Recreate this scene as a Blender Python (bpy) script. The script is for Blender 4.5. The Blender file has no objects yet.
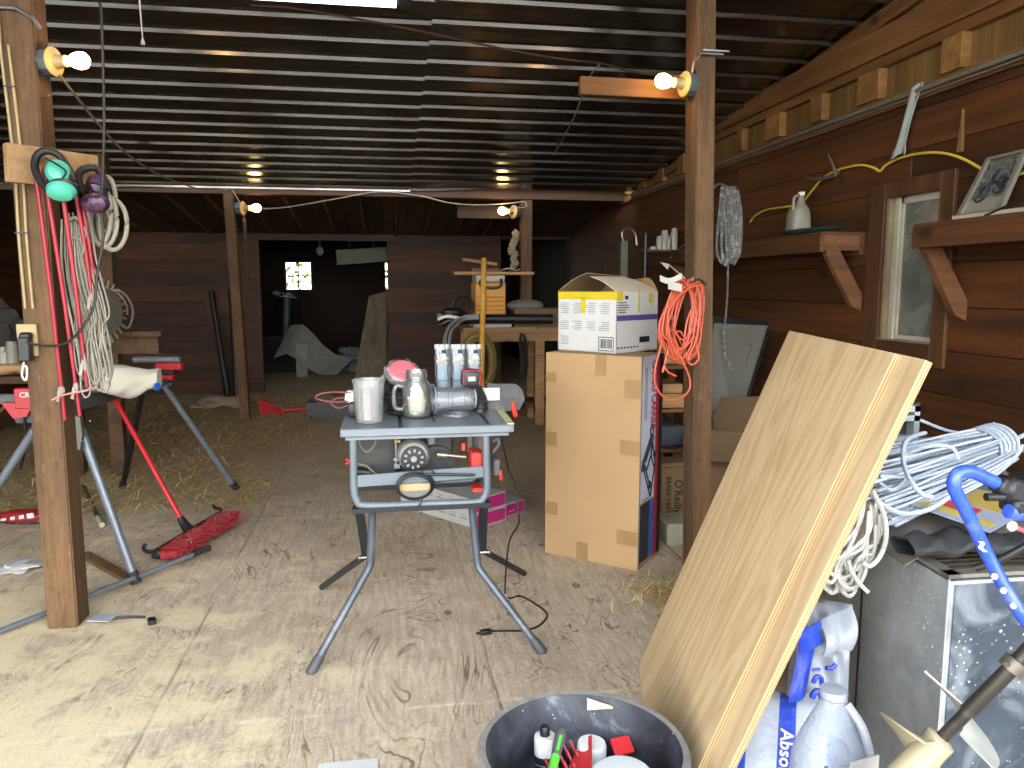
import bpy, bmesh, math, random
from math import sin, cos, pi, radians, sqrt
from mathutils import Vector, Matrix, Euler
random.seed(7)
SC = bpy.context.scene
COL = SC.collection
# ------------------------------------------------------------------ camera
FPX, PITCH, YAW, EYE = 770.0, radians(7.2), radians(9.4), 1.5
cam_d = bpy.data.cameras.new('camera'); cam = bpy.data.objects.new('camera', cam_d); COL.objects.link(cam)
cam.location = (0, 0, EYE); cam.rotation_euler = (pi / 2 - PITCH, 0, -YAW)
cam_d.sensor_width = 36.0; cam_d.lens = FPX / 1024 * 36.0; cam_d.clip_start = 0.02; cam_d.clip_end = 200
SC.camera = cam

def P(px, py, x=None, y=None, z=None):
    """survey helper: the point of the barn seen at a photo pixel on a known wall, floor or height"""
    a = (px - 512) / FPX; u = (384 - py) / FPX
    f = cos(PITCH) + u * sin(PITCH); k = u * cos(PITCH) - sin(PITCH)
    r = Vector((a * cos(YAW) + f * sin(YAW), f * cos(YAW) - a * sin(YAW), k))
    t = (z - EYE) / r.z if z is not None else (y / r.y if y is not None else x / r.x)
    return Vector((r.x * t, r.y * t, EYE + r.z * t))

def PR(px, py, gap=.045):
    """the point just under the sloping roof seen at a photo pixel"""
    a = (px - 512) / FPX; u = (384 - py) / FPX; f = cos(PITCH) + u * sin(PITCH); k = u * cos(PITCH) - sin(PITCH)
    r = Vector((a * cos(YAW) + f * sin(YAW), f * cos(YAW) - a * sin(YAW), k)); t = (3.492 - gap - EYE) / (r.z + .112 * r.y)
    return Vector((r.x * t, r.y * t, EYE + r.z * t))
# ------------------------------------------------------------------ mesh builder
class MB:
    def __init__(s): s.v = []; s.f = []
    def add(s, vs, fs):
        o = len(s.v); s.v += [Vector(p) for p in vs]; s.f += [[i + o for i in f] for f in fs]; return s
    def hexa(s, p):          # p: 4 bottom (ccw) + 4 top
        return s.add(p, [(3, 2, 1, 0), (4, 5, 6, 7), (0, 1, 5, 4), (1, 2, 6, 5), (2, 3, 7, 6), (3, 0, 4, 7)])
    def box(s, c, d, R=None, bev=0.0, seg=1):
        hx, hy, hz = d[0] / 2, d[1] / 2, d[2] / 2
        p = [(-hx, -hy, -hz), (hx, -hy, -hz), (hx, hy, -hz), (-hx, hy, -hz), (-hx, -hy, hz), (hx, -hy, hz), (hx, hy, hz), (-hx, hy, hz)]
        f = [(3, 2, 1, 0), (4, 5, 6, 7), (0, 1, 5, 4), (1, 2, 6, 5), (2, 3, 7, 6), (3, 0, 4, 7)]
        if bev > 0:
            bm = bmesh.new(); vs = [bm.verts.new(q) for q in p]
            for q in f: bm.faces.new([vs[i] for i in q])
            bmesh.ops.bevel(bm, geom=bm.edges[:], offset=bev, segments=seg, affect='EDGES', profile=0.5)
            bm.verts.index_update()
            p = [v.co.copy() for v in bm.verts]; f = [[v.index for v in q.verts] for q in bm.faces]; bm.free()
        M = (R.to_3x3() if R is not None else Matrix.Identity(3)); c = Vector(c)
        return s.add([M @ Vector(q) + c for q in p], f)
    def span(s, a, b, bev=0.0):
        a = Vector(a); b = Vector(b); return s.box((a + b) / 2, [abs(q) for q in (b - a)], bev=bev)
    def beam(s, a, b, w, h, up=(0, 0, 1), bev=0.0):     # box bar from a to b
        a = Vector(a); b = Vector(b); d = (b - a); L = d.length; d.normalize()
        u = Vector(up); x = u.cross(d)
        if x.length < 1e-4: x = Vector((1, 0, 0)).cross(d)
        x.normalize(); u = d.cross(x)
        R = Matrix((x, d, u)).transposed()
        return s.box((a + b) / 2, (w, L, h), R, bev)
    def tube(s, pts, r, n=8, sm=0, closed=False, cap=True):
        pts = [Vector(p) for p in pts]
        rs = list(r) if isinstance(r, (list, tuple)) else [r] * len(pts)
        if sm:
            q = []; qr = []; N = len(pts); rng = N if closed else N - 1
            for i in range(rng):
                g = lambda k: pts[k % N] if closed else pts[max(0, min(N - 1, k))]
                p0, p1, p2, p3 = g(i - 1), g(i), g(i + 1), g(i + 2)
                for j in range(sm):
                    t = j / sm
                    q.append(0.5 * ((2 * p1) + (p2 - p0) * t + (2 * p0 - 5 * p1 + 4 * p2 - p3) * t * t + (3 * p1 - p0 - 3 * p2 + p3) * t ** 3))
                    qr.append(rs[i] + (rs[(i + 1) % N] - rs[i]) * t)
            if not closed: q.append(pts[-1]); qr.append(rs[-1])
            pts, rs = q, qr
        N = len(pts); vs = []; prev = None
        for i, p in enumerate(pts):
            a = pts[(i - 1) % N] if (closed or i > 0) else p
            b = pts[(i + 1) % N] if (closed or i < N - 1) else p
            d = (b - a)
            if d.length < 1e-9: d = Vector((0, 0, 1))
            d.normalize()
            if prev is None:
                x = Vector((0, 0, 1)).cross(d)
                if x.length < 1e-3: x = Vector((1, 0, 0)).cross(d)
            else: x = prev - d * prev.dot(d)
            if x.length < 1e-6: x = Vector((1, 0, 0)).cross(d)
            x.normalize(); prev = x; y = d.cross(x)
            for k in range(n):
                t = 2 * pi * k / n; vs.append(p + (x * cos(t) + y * sin(t)) * rs[i])
        fs = []
        for i in range(N if closed else N - 1):
            for k in range(n):
                a, b = i * n + k, i * n + (k + 1) % n; j = (i + 1) % N
                fs.append((a, b, j * n + (k + 1) % n, j * n + k))
        if cap and not closed:
            fs.append(list(range(n))[::-1]); fs.append([(N - 1) * n + k for k in range(n)])
        return s.add(vs, fs)
    def lathe(s, prof, n=24, M=None, cap=True, arc=1.0):
        M = M or Matrix.Identity(4); vs = []; fs = []; m = len(prof)
        for k in range(n):
            t = 2 * pi * k / n
            for (r, z) in prof: vs.append(M @ Vector((r * cos(t), r * sin(t), z)))
        for k in range(n):
            j = (k + 1) % n
            for i in range(m - 1): fs.append((k * m + i, j * m + i, j * m + i + 1, k * m + i + 1))
        if cap:
            if prof[0][0] > 1e-6: fs.append([k * m for k in range(n)][::-1])
            if prof[-1][0] > 1e-6: fs.append([k * m + m - 1 for k in range(n)])
        return s.add(vs, fs)
    def prism(s, poly, h, M=None):       # poly in local xy, extruded 0..h in z
        M = M or Matrix.Identity(4); n = len(poly)
        vs = [M @ Vector((x, y, 0)) for x, y in poly] + [M @ Vector((x, y, h)) for x, y in poly]
        fs = [list(range(n))[::-1], list(range(n, 2 * n))] + [(i, (i + 1) % n, n + (i + 1) % n, n + i) for i in range(n)]
        return s.add(vs, fs)
    def sheet(s, fn, nu, nv, th=0.0):    # fn(u,v)->point, thickened along the normal
        g = [[Vector(fn(i / nu, j / nv)) for j in range(nv + 1)] for i in range(nu + 1)]
        idx = lambda i, j: i * (nv + 1) + j
        top = [p for r in g for p in r]
        fs = [(idx(i, j), idx(i + 1, j), idx(i + 1, j + 1), idx(i, j + 1)) for i in range(nu) for j in range(nv)]
        if th == 0: return s.add(top, fs)
        bot = []
        for i in range(nu + 1):
            for j in range(nv + 1):
                du = g[min(i + 1, nu)][j] - g[max(i - 1, 0)][j]; dv = g[i][min(j + 1, nv)] - g[i][max(j - 1, 0)]
                nn = du.cross(dv)
                if nn.length > 1e-12: nn.normalize()
                bot.append(g[i][j] - nn * th)
        N = len(top); fs2 = [tuple(N + k for k in f[::-1]) for f in fs]
        rim = [idx(i, 0) for i in range(nu + 1)] + [idx(nu, j) for j in range(1, nv + 1)] + [idx(i, nv) for i in range(nu - 1, -1, -1)] + [idx(0, j) for j in range(nv - 1, 0, -1)]
        side = [(rim[k], N + rim[k], N + rim[(k + 1) % len(rim)], rim[(k + 1) % len(rim)]) for k in range(len(rim))]
        return s.add(top + bot, fs + fs2 + side)
    def ball(s, c, r, n=12, m=8, sc=(1, 1, 1), R=None):
        c = Vector(c); R = R.to_3x3() if R is not None else Matrix.Identity(3)
        vs = [c + R @ Vector((0, 0, r * sc[2]))]; fs = []
        for i in range(1, m):
            a = pi * i / m
            for k in range(n):
                t = 2 * pi * k / n
                vs.append(c + R @ Vector((r * sc[0] * sin(a) * cos(t), r * sc[1] * sin(a) * sin(t), r * sc[2] * cos(a))))
        vs.append(c - R @ Vector((0, 0, r * sc[2])))
        for k in range(n):
            fs.append((0, 1 + k, 1 + (k + 1) % n)); L = 1 + (m - 2) * n
            fs.append((len(vs) - 1, L + (k + 1) % n, L + k))
        for i in range(m - 2):
            for k in range(n):
                a = 1 + i * n + k; b = 1 + i * n + (k + 1) % n
                fs.append((a, a + n, b + n, b))
        return s.add(vs, fs)
    def blob(s, c, r, sc=(1, 1, 1), amp=.15, seed=0, n=18, m=12, R=None):   # lumpy crumpled ball
        rr = random.Random(seed); k = len(s.v); s.ball((0, 0, 0), r, n, m, (1, 1, 1))
        ph = [(rr.uniform(2, 7), rr.uniform(2, 7), rr.uniform(2, 7), rr.uniform(0, 6)) for _ in range(6)]
        Rm = R.to_3x3() if R is not None else Matrix.Identity(3)
        for i in range(k, len(s.v)):
            p = s.v[i]; q = p.normalized()
            d = sum(sin(a * q.x + b * q.y + e * q.z + f) for a, b, e, f in ph) / 6
            p = p * (1 + amp * d + amp * .4 * rr.uniform(-1, 1)); s.v[i] = Rm @ Vector((p.x * sc[0], p.y * sc[1], p.z * sc[2])) + Vector(c)
        return s

MW = {}
def clean(name): return name
def mesh_of(mb, name, inv, smooth, m):
    me = bpy.data.meshes.new(name)
    me.from_pydata([inv @ v for v in mb.v], [], mb.f); me.update()
    bm = bmesh.new(); bm.from_mesh(me); bmesh.ops.recalc_face_normals(bm, faces=bm.faces); bm.to_mesh(me); bm.free()
    if smooth:
        for p in me.polygons: p.use_smooth = True
        me.set_sharp_from_angle(angle=radians(smooth))
    me.materials.append(m); return me
def thing(name, label, cat, loc=(0, 0, 0), rot=(0, 0, 0), group=None):
    o = bpy.data.objects.new(name, None); COL.objects.link(o); o.empty_display_size = .05
    o.location = loc; o.rotation_euler = rot; o['label'] = label; o['category'] = cat
    if group: o['group'] = group
    MW[o.name] = Matrix.Translation(Vector(loc)) @ Euler(rot).to_matrix().to_4x4(); return o
def part(name, mb, m, parent, label=None, smooth=38, local=False, kind=None):
    inv = Matrix.Identity(4) if local else MW[parent.name].inverted()
    o = bpy.data.objects.new(name, mesh_of(mb, name, inv, smooth, m)); COL.objects.link(o); o.parent = parent
    MW[o.name] = MW[parent.name].copy()
    if label: o['label'] = label
    if kind: o['kind'] = kind
    return o
def solo(name, mb, m, label, cat, group=None, smooth=38, kind=None):
    xs = [v.x for v in mb.v]; ys = [v.y for v in mb.v]; zs = [v.z for v in mb.v]
    loc = Vector(((min(xs) + max(xs)) / 2, (min(ys) + max(ys)) / 2, min(zs)))
    o = bpy.data.objects.new(name, mesh_of(mb, name, Matrix.Translation(-loc), smooth, m)); COL.objects.link(o); o.location = loc
    MW[o.name] = Matrix.Translation(loc)
    if label: o['label'] = label; o['category'] = cat
    if group: o['group'] = group
    if kind: o['kind'] = kind
    return o
def struct(name, mb, m, smooth=30, parent=None):
    me = mesh_of(mb, name, Matrix.Identity(4), smooth, m)
    o = bpy.data.objects.new(name, me); COL.objects.link(o); MW[o.name] = Matrix.Identity(4)
    if parent: o.parent = parent
    else: o['kind'] = 'structure'
    return o
def dup(root, loc, rot, label, group=None):
    def cp(o, par):
        c = o.copy(); COL.objects.link(c)
        if par: c.parent = par
        for ch in o.children: cp(ch, c)
        return c
    r = cp(root, None); r.location = loc; r.rotation_euler = rot; r['label'] = label
    MW[r.name] = Matrix.Translation(Vector(loc)) @ Euler(rot).to_matrix().to_4x4()
    if group: r['group'] = group
    return r
def frame(o, x, y):          # matrix with origin o, axes x,y (normal x cross y)
    x = Vector(x).normalized(); y = Vector(y); y = (y - x * y.dot(x)).normalized(); z = x.cross(y)
    M = Matrix((x, y, z)).transposed().to_4x4(); M.translation = Vector(o); return M
def text(s, size, M, m, name, parent, ext=.0006, align='CENTER', sx=1.0, bold=0.0):
    c = bpy.data.curves.new(name, 'FONT'); c.body = s; c.size = size; c.extrude = ext; c.align_x = align; c.align_y = 'CENTER'; c.offset = bold; c.resolution_u = 2
    t = bpy.data.objects.new('t', c); COL.objects.link(t)
    me = bpy.data.meshes.new_from_object(t.evaluated_get(bpy.context.evaluated_depsgraph_get()))
    bpy.data.objects.remove(t); bpy.data.curves.remove(c)
    me.transform(Matrix.Diagonal((sx, 1, 1, 1))); me.transform(MW[parent.name].inverted() @ M); me.materials.clear(); me.materials.append(m); me.name = name
    o = bpy.data.objects.new(name, me); COL.objects.link(o); o.parent = parent; MW[o.name] = MW[parent.name].copy(); return o
def T(x, y, z): return Matrix.Translation((x, y, z))
def R(a, ax): return Matrix.Rotation(radians(a), 4, ax)
def aim(o, d):               # matrix at o with z along d
    q = Vector(d).to_track_quat('Z', 'Y').to_matrix().to_4x4(); q.translation = Vector(o); return q

# ------------------------------------------------------------------ materials
def lin(h):
    if isinstance(h, str):
        h = h.lstrip('#'); c = [int(h[i:i + 2], 16) / 255 for i in (0, 2, 4)]
    else: c = [q / 255 for q in h]
    return tuple((q / 12.92 if q <= .04045 else ((q + .055) / 1.055) ** 2.4) for q in c) + (1,)
class N:
    def __init__(s, name):
        s.m = bpy.data.materials.new(name); s.m.use_nodes = True; s.t = s.m.node_tree; s.t.nodes.clear()
        s.out = s.n('ShaderNodeOutputMaterial')
    def n(s, k, **kw):
        q = s.t.nodes.new(k)
        for a, b in kw.items(): setattr(q, a, b)
        return q
    def l(s, a, b): s.t.links.new(a, b)
    def set(s, sock, v):
        if hasattr(v, 'is_linked') or hasattr(v, 'links'): s.l(v, sock)
        else: sock.default_value = v
    def coord(s, which='Object'): return s.n('ShaderNodeTexCoord').outputs[which]
    def map(s, v, scale=(1, 1, 1), loc=(0, 0, 0), rot=(0, 0, 0)):
        q = s.n('ShaderNodeMapping'); s.l(v, q.inputs[0]); q.inputs['Scale'].default_value = scale
        s.set(q.inputs['Location'], loc); q.inputs['Rotation'].default_value = rot; return q.outputs[0]
    def noise(s, v, scale=5, det=3, rough=.5, dist=0):
        q = s.n('ShaderNodeTexNoise'); s.l(v, q.inputs['Vector']); q.inputs['Scale'].default_value = scale; q.inputs['Detail'].default_value = det
        q.inputs['Roughness'].default_value = rough; q.inputs['Distortion'].default_value = dist; return q.outputs['Fac']
    def voro(s, v, scale=5, feat='F1'):
        q = s.n('ShaderNodeTexVoronoi'); q.feature = feat; s.l(v, q.inputs['Vector']); q.inputs['Scale'].default_value = scale; return q
    def math(s, op, a, b=None, c=None):
        q = s.n('ShaderNodeMath', operation=op); s.set(q.inputs[0], a)
        if b is not None: s.set(q.inputs[1], b)
        if c is not None: s.set(q.inputs[2], c)
        return q.outputs[0]
    def ramp(s, v, st):
        q = s.n('ShaderNodeValToRGB'); s.l(v, q.inputs[0]); e = q.color_ramp.elements
        while len(e) < len(st): e.new(.5)
        for i, (p, c) in enumerate(st):
            e[i].position = p; e[i].color = c if not isinstance(c, (int, float)) else (c, c, c, 1)
        return q.outputs[0]
    def mix(s, f, a, b, mode='MIX'):
        q = s.n('ShaderNodeMix', data_type='RGBA', blend_type=mode); s.set(q.inputs[0], f); s.set(q.inputs[6], a); s.set(q.inputs[7], b); return q.outputs[2]
    def sep(s, v): q = s.n('ShaderNodeSeparateXYZ'); s.l(v, q.inputs[0]); return q.outputs
    def comb(s, x, y, z):
        q = s.n('ShaderNodeCombineXYZ'); s.set(q.inputs[0], x); s.set(q.inputs[1], y); s.set(q.inputs[2], z); return q.outputs[0]
    def island(s): return s.n('ShaderNodeNewGeometry').outputs['Random Per Island']
    def bump(s, h, k=.3, d=.01):
        q = s.n('ShaderNodeBump'); s.l(h, q.inputs['Height']); q.inputs['Strength'].default_value = k; q.inputs['Distance'].default_value = d; return q.outputs[0]
    def pbr(s, col, rough=.6, metal=0., normal=None, spec=.4, **kw):
        q = s.n('ShaderNodeBsdfPrincipled'); s.set(q.inputs['Base Color'], col); s.set(q.inputs['Roughness'], rough); s.set(q.inputs['Metallic'], metal)
        q.inputs['Specular IOR Level'].default_value = spec
        if normal is not None: s.l(normal, q.inputs['Normal'])
        for a, b in kw.items(): s.set(q.inputs[a.replace('_', ' ')], b)
        s.l(q.outputs[0], s.out.inputs[0]); s.b = q; return s.m
MATS = {}
def plain(name, col, rough=.55, metal=0., var=.12, vs=9., dirt=None, dk=.45, bump=0., bs=80., spec=.4, **kw):
    """a coloured surface with slight mottling and, if asked, blotches of a dirt colour"""
    if name in MATS: return MATS[name]
    s = N(name); c = tuple(q * .72 for q in lin(col)[:3]) + (1,); v = s.coord()
    a = tuple(q * (1 - var) for q in c[:3]) + (1,); b = tuple(min(1, q * (1 + var)) for q in c[:3]) + (1,)
    k = s.ramp(s.noise(v, vs, 4, .6), [(.3, a), (.7, b)])
    if dirt: k = s.mix(s.ramp(s.noise(v, vs * .7, 6, .7), [(.5, 0.), (.5 + .3, dk)]), k, lin(dirt))
    nm = s.bump(s.noise(v, bs, 3), bump, .004) if bump else None
    MATS[name] = s.pbr(k, rough, metal, nm, spec, **kw); return MATS[name]
def wood(name, c1, c2, axis=2, sc=14., ratio=.06, rough=.65, knots=True, isl=.25, bump=.12, dark='1c0f07', stain=None, chips=0.):
    """sawn lumber: stretched grain along an axis, knots, every board its own tone"""
    s = N(name); v = s.coord(); r = s.island()
    off = s.comb(s.math('MULTIPLY', r, 37.), s.math('MULTIPLY', r, 53.), s.math('MULTIPLY', r, 71.))
    ad = s.n('ShaderNodeVectorMath', operation='ADD'); s.l(v, ad.inputs[0]); s.l(off, ad.inputs[1]); v2 = ad.outputs[0]
    k = [1, 1, 1]; k[axis] = ratio
    g = s.noise(s.map(v2, k), sc, 5, .62, .6); fine = s.noise(s.map(v2, [q if q == 1 else ratio * .35 for q in k]), sc * 6, 3, .6)
    col = s.ramp(g, [(.3, lin(c1)), (.68, lin(c2))])
    col = s.mix(s.math('MULTIPLY', s.ramp(fine, [(.45, 0.), (.75, 1.)]), .45), col, lin(c1))
    if knots:
        kk = [1, 1, 1]; kk[axis] = .55; vo = s.voro(s.map(v2, kk), 3.9); d = vo.outputs['Distance']
        col = s.mix(s.ramp(d, [(.03, .9), (.085, .55), (.13, 0.)]), col, lin(dark))
    if stain: col = s.mix(s.ramp(s.noise(v, 2.2, 5, .7), [(.5, 0.), (.75, .6)]), col, lin(stain))
    if chips:
        ck = [1, 1, 1]; ck[axis] = .3; ch = s.noise(s.map(v2, ck), 42, 4, .75)
        col = s.mix(s.ramp(ch, [(.54, 0.), (.68, chips)]), col, lin(dark)); col = s.mix(s.ramp(ch, [(.3, chips * .7), (.42, 0.)]), col, lin('8d7258'))
    br = s.math('ADD', s.math('MULTIPLY', s.math('SUBTRACT', r, .5), isl * 2), 1.0)
    col = s.mix(1.0, col, s.comb(br, br, br), 'MULTIPLY')
    return s.pbr(col, rough, 0, s.bump(fine, bump, .004), .3)
def clear(name, tint=(1, 1, 1), refl=1.0, haze=0.0, hcol=(.8, .85, .9), rough=.05):
    """thin clear plastic or glass wall: transparent with fresnel reflection and optional pale haze, used also to paint in reflected light"""
    s = N(name); tr = s.n('ShaderNodeBsdfTransparent'); tr.inputs[0].default_value = tint + (1,)
    gl = s.n('ShaderNodeBsdfGlossy'); gl.inputs['Roughness'].default_value = rough
    fr = s.n('ShaderNodeFresnel'); fr.inputs[0].default_value = 1.45
    mx = s.n('ShaderNodeMixShader'); s.l(s.math('MULTIPLY', fr.outputs[0], refl), mx.inputs[0]); s.l(tr.outputs[0], mx.inputs[1]); s.l(gl.outputs[0], mx.inputs[2]); o = mx.outputs[0]
    if haze:
        df = s.n('ShaderNodeBsdfDiffuse'); df.inputs[0].default_value = tuple(hcol) + (1,); m2 = s.n('ShaderNodeMixShader')
        s.l(s.math('MULTIPLY', s.ramp(s.noise(s.coord(), 25, 4), [(.3, .6), (.7, 1.)]), haze), m2.inputs[0]); s.l(o, m2.inputs[1]); s.l(df.outputs[0], m2.inputs[2]); o = m2.outputs[0]
    s.l(o, s.out.inputs[0]); return s.m
def glow(name, col, k):
    s = N(name); e = s.n('ShaderNodeEmission'); e.inputs[0].default_value = lin(col); e.inputs[1].default_value = k; s.l(e.outputs[0], s.out.inputs[0]); return s.m

def m_floor():
    s = N('plywood_floor'); v = s.coord(); x, y, z = s.sep(v)
    warp = s.noise(s.map(v, (1.0, .42, 1)), 1.5, 5, .55, .8)
    con = s.math('FRACT', s.math('MULTIPLY', warp, 15.)); line = s.ramp(con, [(0., .85), (.05, .0), (.95, 0.), (1., .85)])
    con2 = s.math('FRACT', s.math('MULTIPLY', warp, 47.)); line2 = s.ramp(con2, [(0., .55), (.2, .0), (.8, 0.), (1., .55)])
    base = s.ramp(s.noise(v, 1.3, 7, .66), [(.3, lin('9c8b78')), (.5, lin('b7a690')), (.72, lin('c9b9a0'))])
    fine = s.noise(s.map(v, (1, .10, 1)), 44, 4, .7); base = s.mix(s.ramp(fine, [(.4, .55), (.62, 0.)]), base, lin('8d7d69'))
    speck = s.noise(v, 95, 4, .75); base = s.mix(s.ramp(speck, [(.52, 0.), (.72, .6)]), base, lin('ded3bd')); base = s.mix(s.ramp(s.noise(v, 60, 3, .7), [(.58, 0.), (.75, .5)]), base, lin('75664f'))
    brk = s.ramp(s.noise(v, 4.0, 3), [(.42, .1), (.6, 1.)])
    base = s.mix(s.math('MULTIPLY', line2, s.math('MULTIPLY', brk, 1.)), base, lin('6e5c47'))
    base = s.mix(s.math('MULTIPLY', line, brk), base, lin('5d4c3b'))
    vo = s.voro(s.map(v, (1.5, .9, 1)), 1.9); base = s.mix(s.ramp(vo.outputs['Distance'], [(.0, .2), (.022, .35), (.034, .8), (.05, .75), (.07, 0.)]), base, lin('5a4a38'))
    blot = s.ramp(s.noise(v, 2.6, 6, .72), [(.56, 0.), (.72, .6)]); base = s.mix(blot, base, lin('7b7268'))
    # dust: yellow sawdust thick at the left front, thin smears elsewhere
    lx = s.ramp(s.math('MULTIPLY_ADD', x, -.42, .12), [(0., 0.), (1., 1.)]); ly = s.ramp(s.math('MULTIPLY_ADD', y, -.33, 1.85), [(0., 0.), (1., 1.)])
    thick = s.math('MULTIPLY', lx, ly)
    d1 = s.noise(v, 3.2, 8, .72); lim = s.math('ADD', d1, s.math('MULTIPLY', thick, .40))
    du = s.ramp(lim, [(.6, 0.), (.74, .68)])
    gr = s.noise(v, 240, 2); dc = s.ramp(gr, [(.35, lin('bda982')), (.65, lin('e2d3b0'))])
    dc = s.mix(s.ramp(s.noise(s.map(v, (1, .6, 1)), 70, 3, .7), [(.6, 0.), (.72, .6)]), dc, lin('8a7250'))
    base = s.mix(du, base, dc)
    def seam(c, per, off, w): return s.ramp(s.math('ABSOLUTE', s.math('SUBTRACT', s.math('FRACT', s.math('ADD', s.math('DIVIDE', s.math('SUBTRACT', c, off), per), .5)), .5)), [(0., 1.), (w / per, 1.), (w / per * 1.9, 0.)])
    wob = s.math('MULTIPLY_ADD', s.noise(v, 7, 3), .02, -.01)
    sm = s.ramp(s.noise(v, 1.1, 3), [(.42, .08), (.6, .8)]); sm2 = s.ramp(s.noise(v, 9, 4, .7), [(.42, .0), (.6, .55)])
    sx = seam(s.math('ADD', x, wob), 1.22, -.835, .0035); sy = seam(s.math('ADD', y, s.math('MULTIPLY', wob, 2.)), 2.44, 2.62, .006)
    base = s.mix(s.math('MULTIPLY', sx, sm), base, lin('3d2f22')); base = s.mix(s.math('MULTIPLY', sy, sm2), base, lin('e0d4bb'))
    # trodden dirt and chaff further in
    far = s.ramp(s.math('MULTIPLY_ADD', y, .28, -1.3), [(0., 0.), (1., 1.)]); fd = s.math('MULTIPLY', far, s.ramp(s.noise(v, 1.7, 5, .65), [(.3, .45), (.65, 1.)]))
    base = s.mix(fd, base, s.ramp(s.noise(v, 60, 4, .7), [(.3, lin('85715a')), (.7, lin('bda585'))]))
    hgt = s.math('ADD', s.math('MULTIPLY', line, -.6), s.math('MULTIPLY', gr, .5))
    return s.pbr(base, .85, 0, s.bump(hgt, .25, .004), .15)
def m_ceiling():
    s = N('corrugated_roof'); v = s.coord()
    k = s.ramp(s.noise(s.map(v, (.25, 3, 3)), 6, 5, .65), [(.3, lin('4d4945')), (.7, lin('7a766f'))])
    rr = s.math('MULTIPLY_ADD', s.noise(v, 5, 4), .16, .12)
    return s.pbr(k, rr, .92, s.bump(s.noise(s.map(v, (.5, 2, 2)), 4, 2), .035, .02), .5, Anisotropic=.0)
def m_ply():
    s = N('birch_plywood'); v = s.coord('Object'); w = s.noise(s.map(v, (1, .16, 1)), 3.4, 3, .5, .55)
    con = s.math('FRACT', s.math('MULTIPLY', w, 11.))
    k = s.ramp(con, [(0., lin('b3966e')), (.5, lin('c6ae88')), (.9, lin('ae9068')), (1., lin('b3966e'))])
    f = s.noise(s.map(v, (1, .02, 1)), 120, 3); k = s.mix(s.math('MULTIPLY', f, .4), k, lin('c4b08e'))
    k = s.mix(s.ramp(s.noise(v, 3, 5, .7), [(.55, 0.), (.75, .4)]), k, lin('a07e56'))
    return s.pbr(k, .6, 0, None, .3)
def m_plyedge():
    s = N('plywood_edge'); z = s.sep(s.coord())[2]
    st = s.math('FRACT', s.math('MULTIPLY', z, 1 / .0072)); k = s.ramp(st, [(0., lin('a08c69')), (.48, lin('a08c69')), (.55, lin('7d6038')), (1., lin('8d6f45'))])
    return s.pbr(k, .7, 0, None, .3)
def m_galv(name='galvanized_steel', c1='7e8386', c2='a3a7aa', spots=True):
    s = N(name); v = s.coord(); k = s.ramp(s.noise(v, 4.5, 6, .68, .8), [(.3, lin(c1)), (.7, lin(c2))])
    r = s.math('MULTIPLY_ADD', s.noise(v, 6, 4), .35, .22)
    if spots:
        k = s.mix(s.ramp(s.noise(v, 5.5, 5, .6, 1.), [(.5, 0.), (.78, .55)]), k, lin('b9c2c9'))
        for sc_, th_ in ((24, .14), (55, .2)):
            d = s.voro(v, sc_).outputs['Distance']; sp = s.math('MULTIPLY', s.ramp(d, [(th_ * .6, .8), (th_, 0.)]), s.ramp(s.noise(v, 6, 3), [(.47, 0.), (.6, 1.)]))
            k = s.mix(sp, k, lin('d5dadb'))
    return s.pbr(k, r, .45, None, .5)

W_TRIM = wood('sawn_beam', '201208', '3f2813', 0, 12)
W_TRIMY = wood('sawn_beam_along', '4a2e17', '7d5730', 1, 12)
W_POST = wood('rough_post', '3d2b1b', '624930', 2, 13, .07, .8, stain='382a1e', bump=.5, isl=.1, chips=.35)
W_PLANKY = wood('red_brown_plank', '251408', '543014', 1, 7, .07, .6, isl=.4)
W_PLANKX = wood('dark_plank', '231208', '4a2b14', 0, 7, .07, .65, isl=.35)
W_PLANKZ = wood('weathered_plank', '4a4034', '766856', 2, 9, .05, .8, isl=.2)
W_GABLE = wood('gable_panel', '4a371c', '77592f', 2, 10, .05, .7, knots=False)
W_BLOCK = wood('pine_block', '5c3f20', '8c6436', 0, 10, .2, .7)
W_ROOF = wood('roof_board', '2e2014', '523c28', 1, 7, .07, .8, isl=.3)
W_PALE = wood('pale_lumber', '73553a', 'a07c56', 0, 12, .07, .7)
W_DOWEL = wood('handle_wood', 'a5762f', 'c99a4b', 2, 14, .05, .5, knots=False)
M_FLOOR, M_CEIL, M_PLY, M_PLYE = m_floor(), m_ceiling(), m_ply(), m_plyedge()
M_GALV = m_galv(); M_GALVD = m_galv('steel_dark_reflection', '2e3540', '48525f')  # second steel is a darker copy: the front face's dark blue reflection as colour
BLACK = plain('black_plastic', '1a1a1c', .45); RUBBER = plain('black_rubber', '222325', .75, bump=.2)
STEEL = plain('bare_steel', '9a9ea2', .35, .9); DKSTEEL = plain('dark_steel', '3a3c3f', .45, .8)
WHITE = plain('white_plastic', 'e6e6e2', .45, var=.04); CREAM = plain('cream_plastic', 'a39064', .5); WPAINT = plain('old_white_paint', 'b3ad9b', .6, dirt='8b7d63', vs=14)
REDP = plain('red_enamel', 'b3202a', .4); GREYP = plain('grey_enamel', '79828a', .42, .15, dirt='6d6a62', vs=7)
PAPER = plain('white_paper', 'cfcfcb', .8, var=.05); CARD = plain('cardboard', 'b08f66', .85, var=.06, vs=3); CARDIN = plain('cardboard_inside', '9a7a50', .9, var=.06)
WROPE = plain('white_rope', '8f897c', .85, bump=.5, bs=260); GROPE = plain('grey_white_rope', 'c3c9d2', .8, bump=.5, bs=260)
LGLASS = clear('window_glass', (.92, .95, .93), .8, .06)
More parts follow.
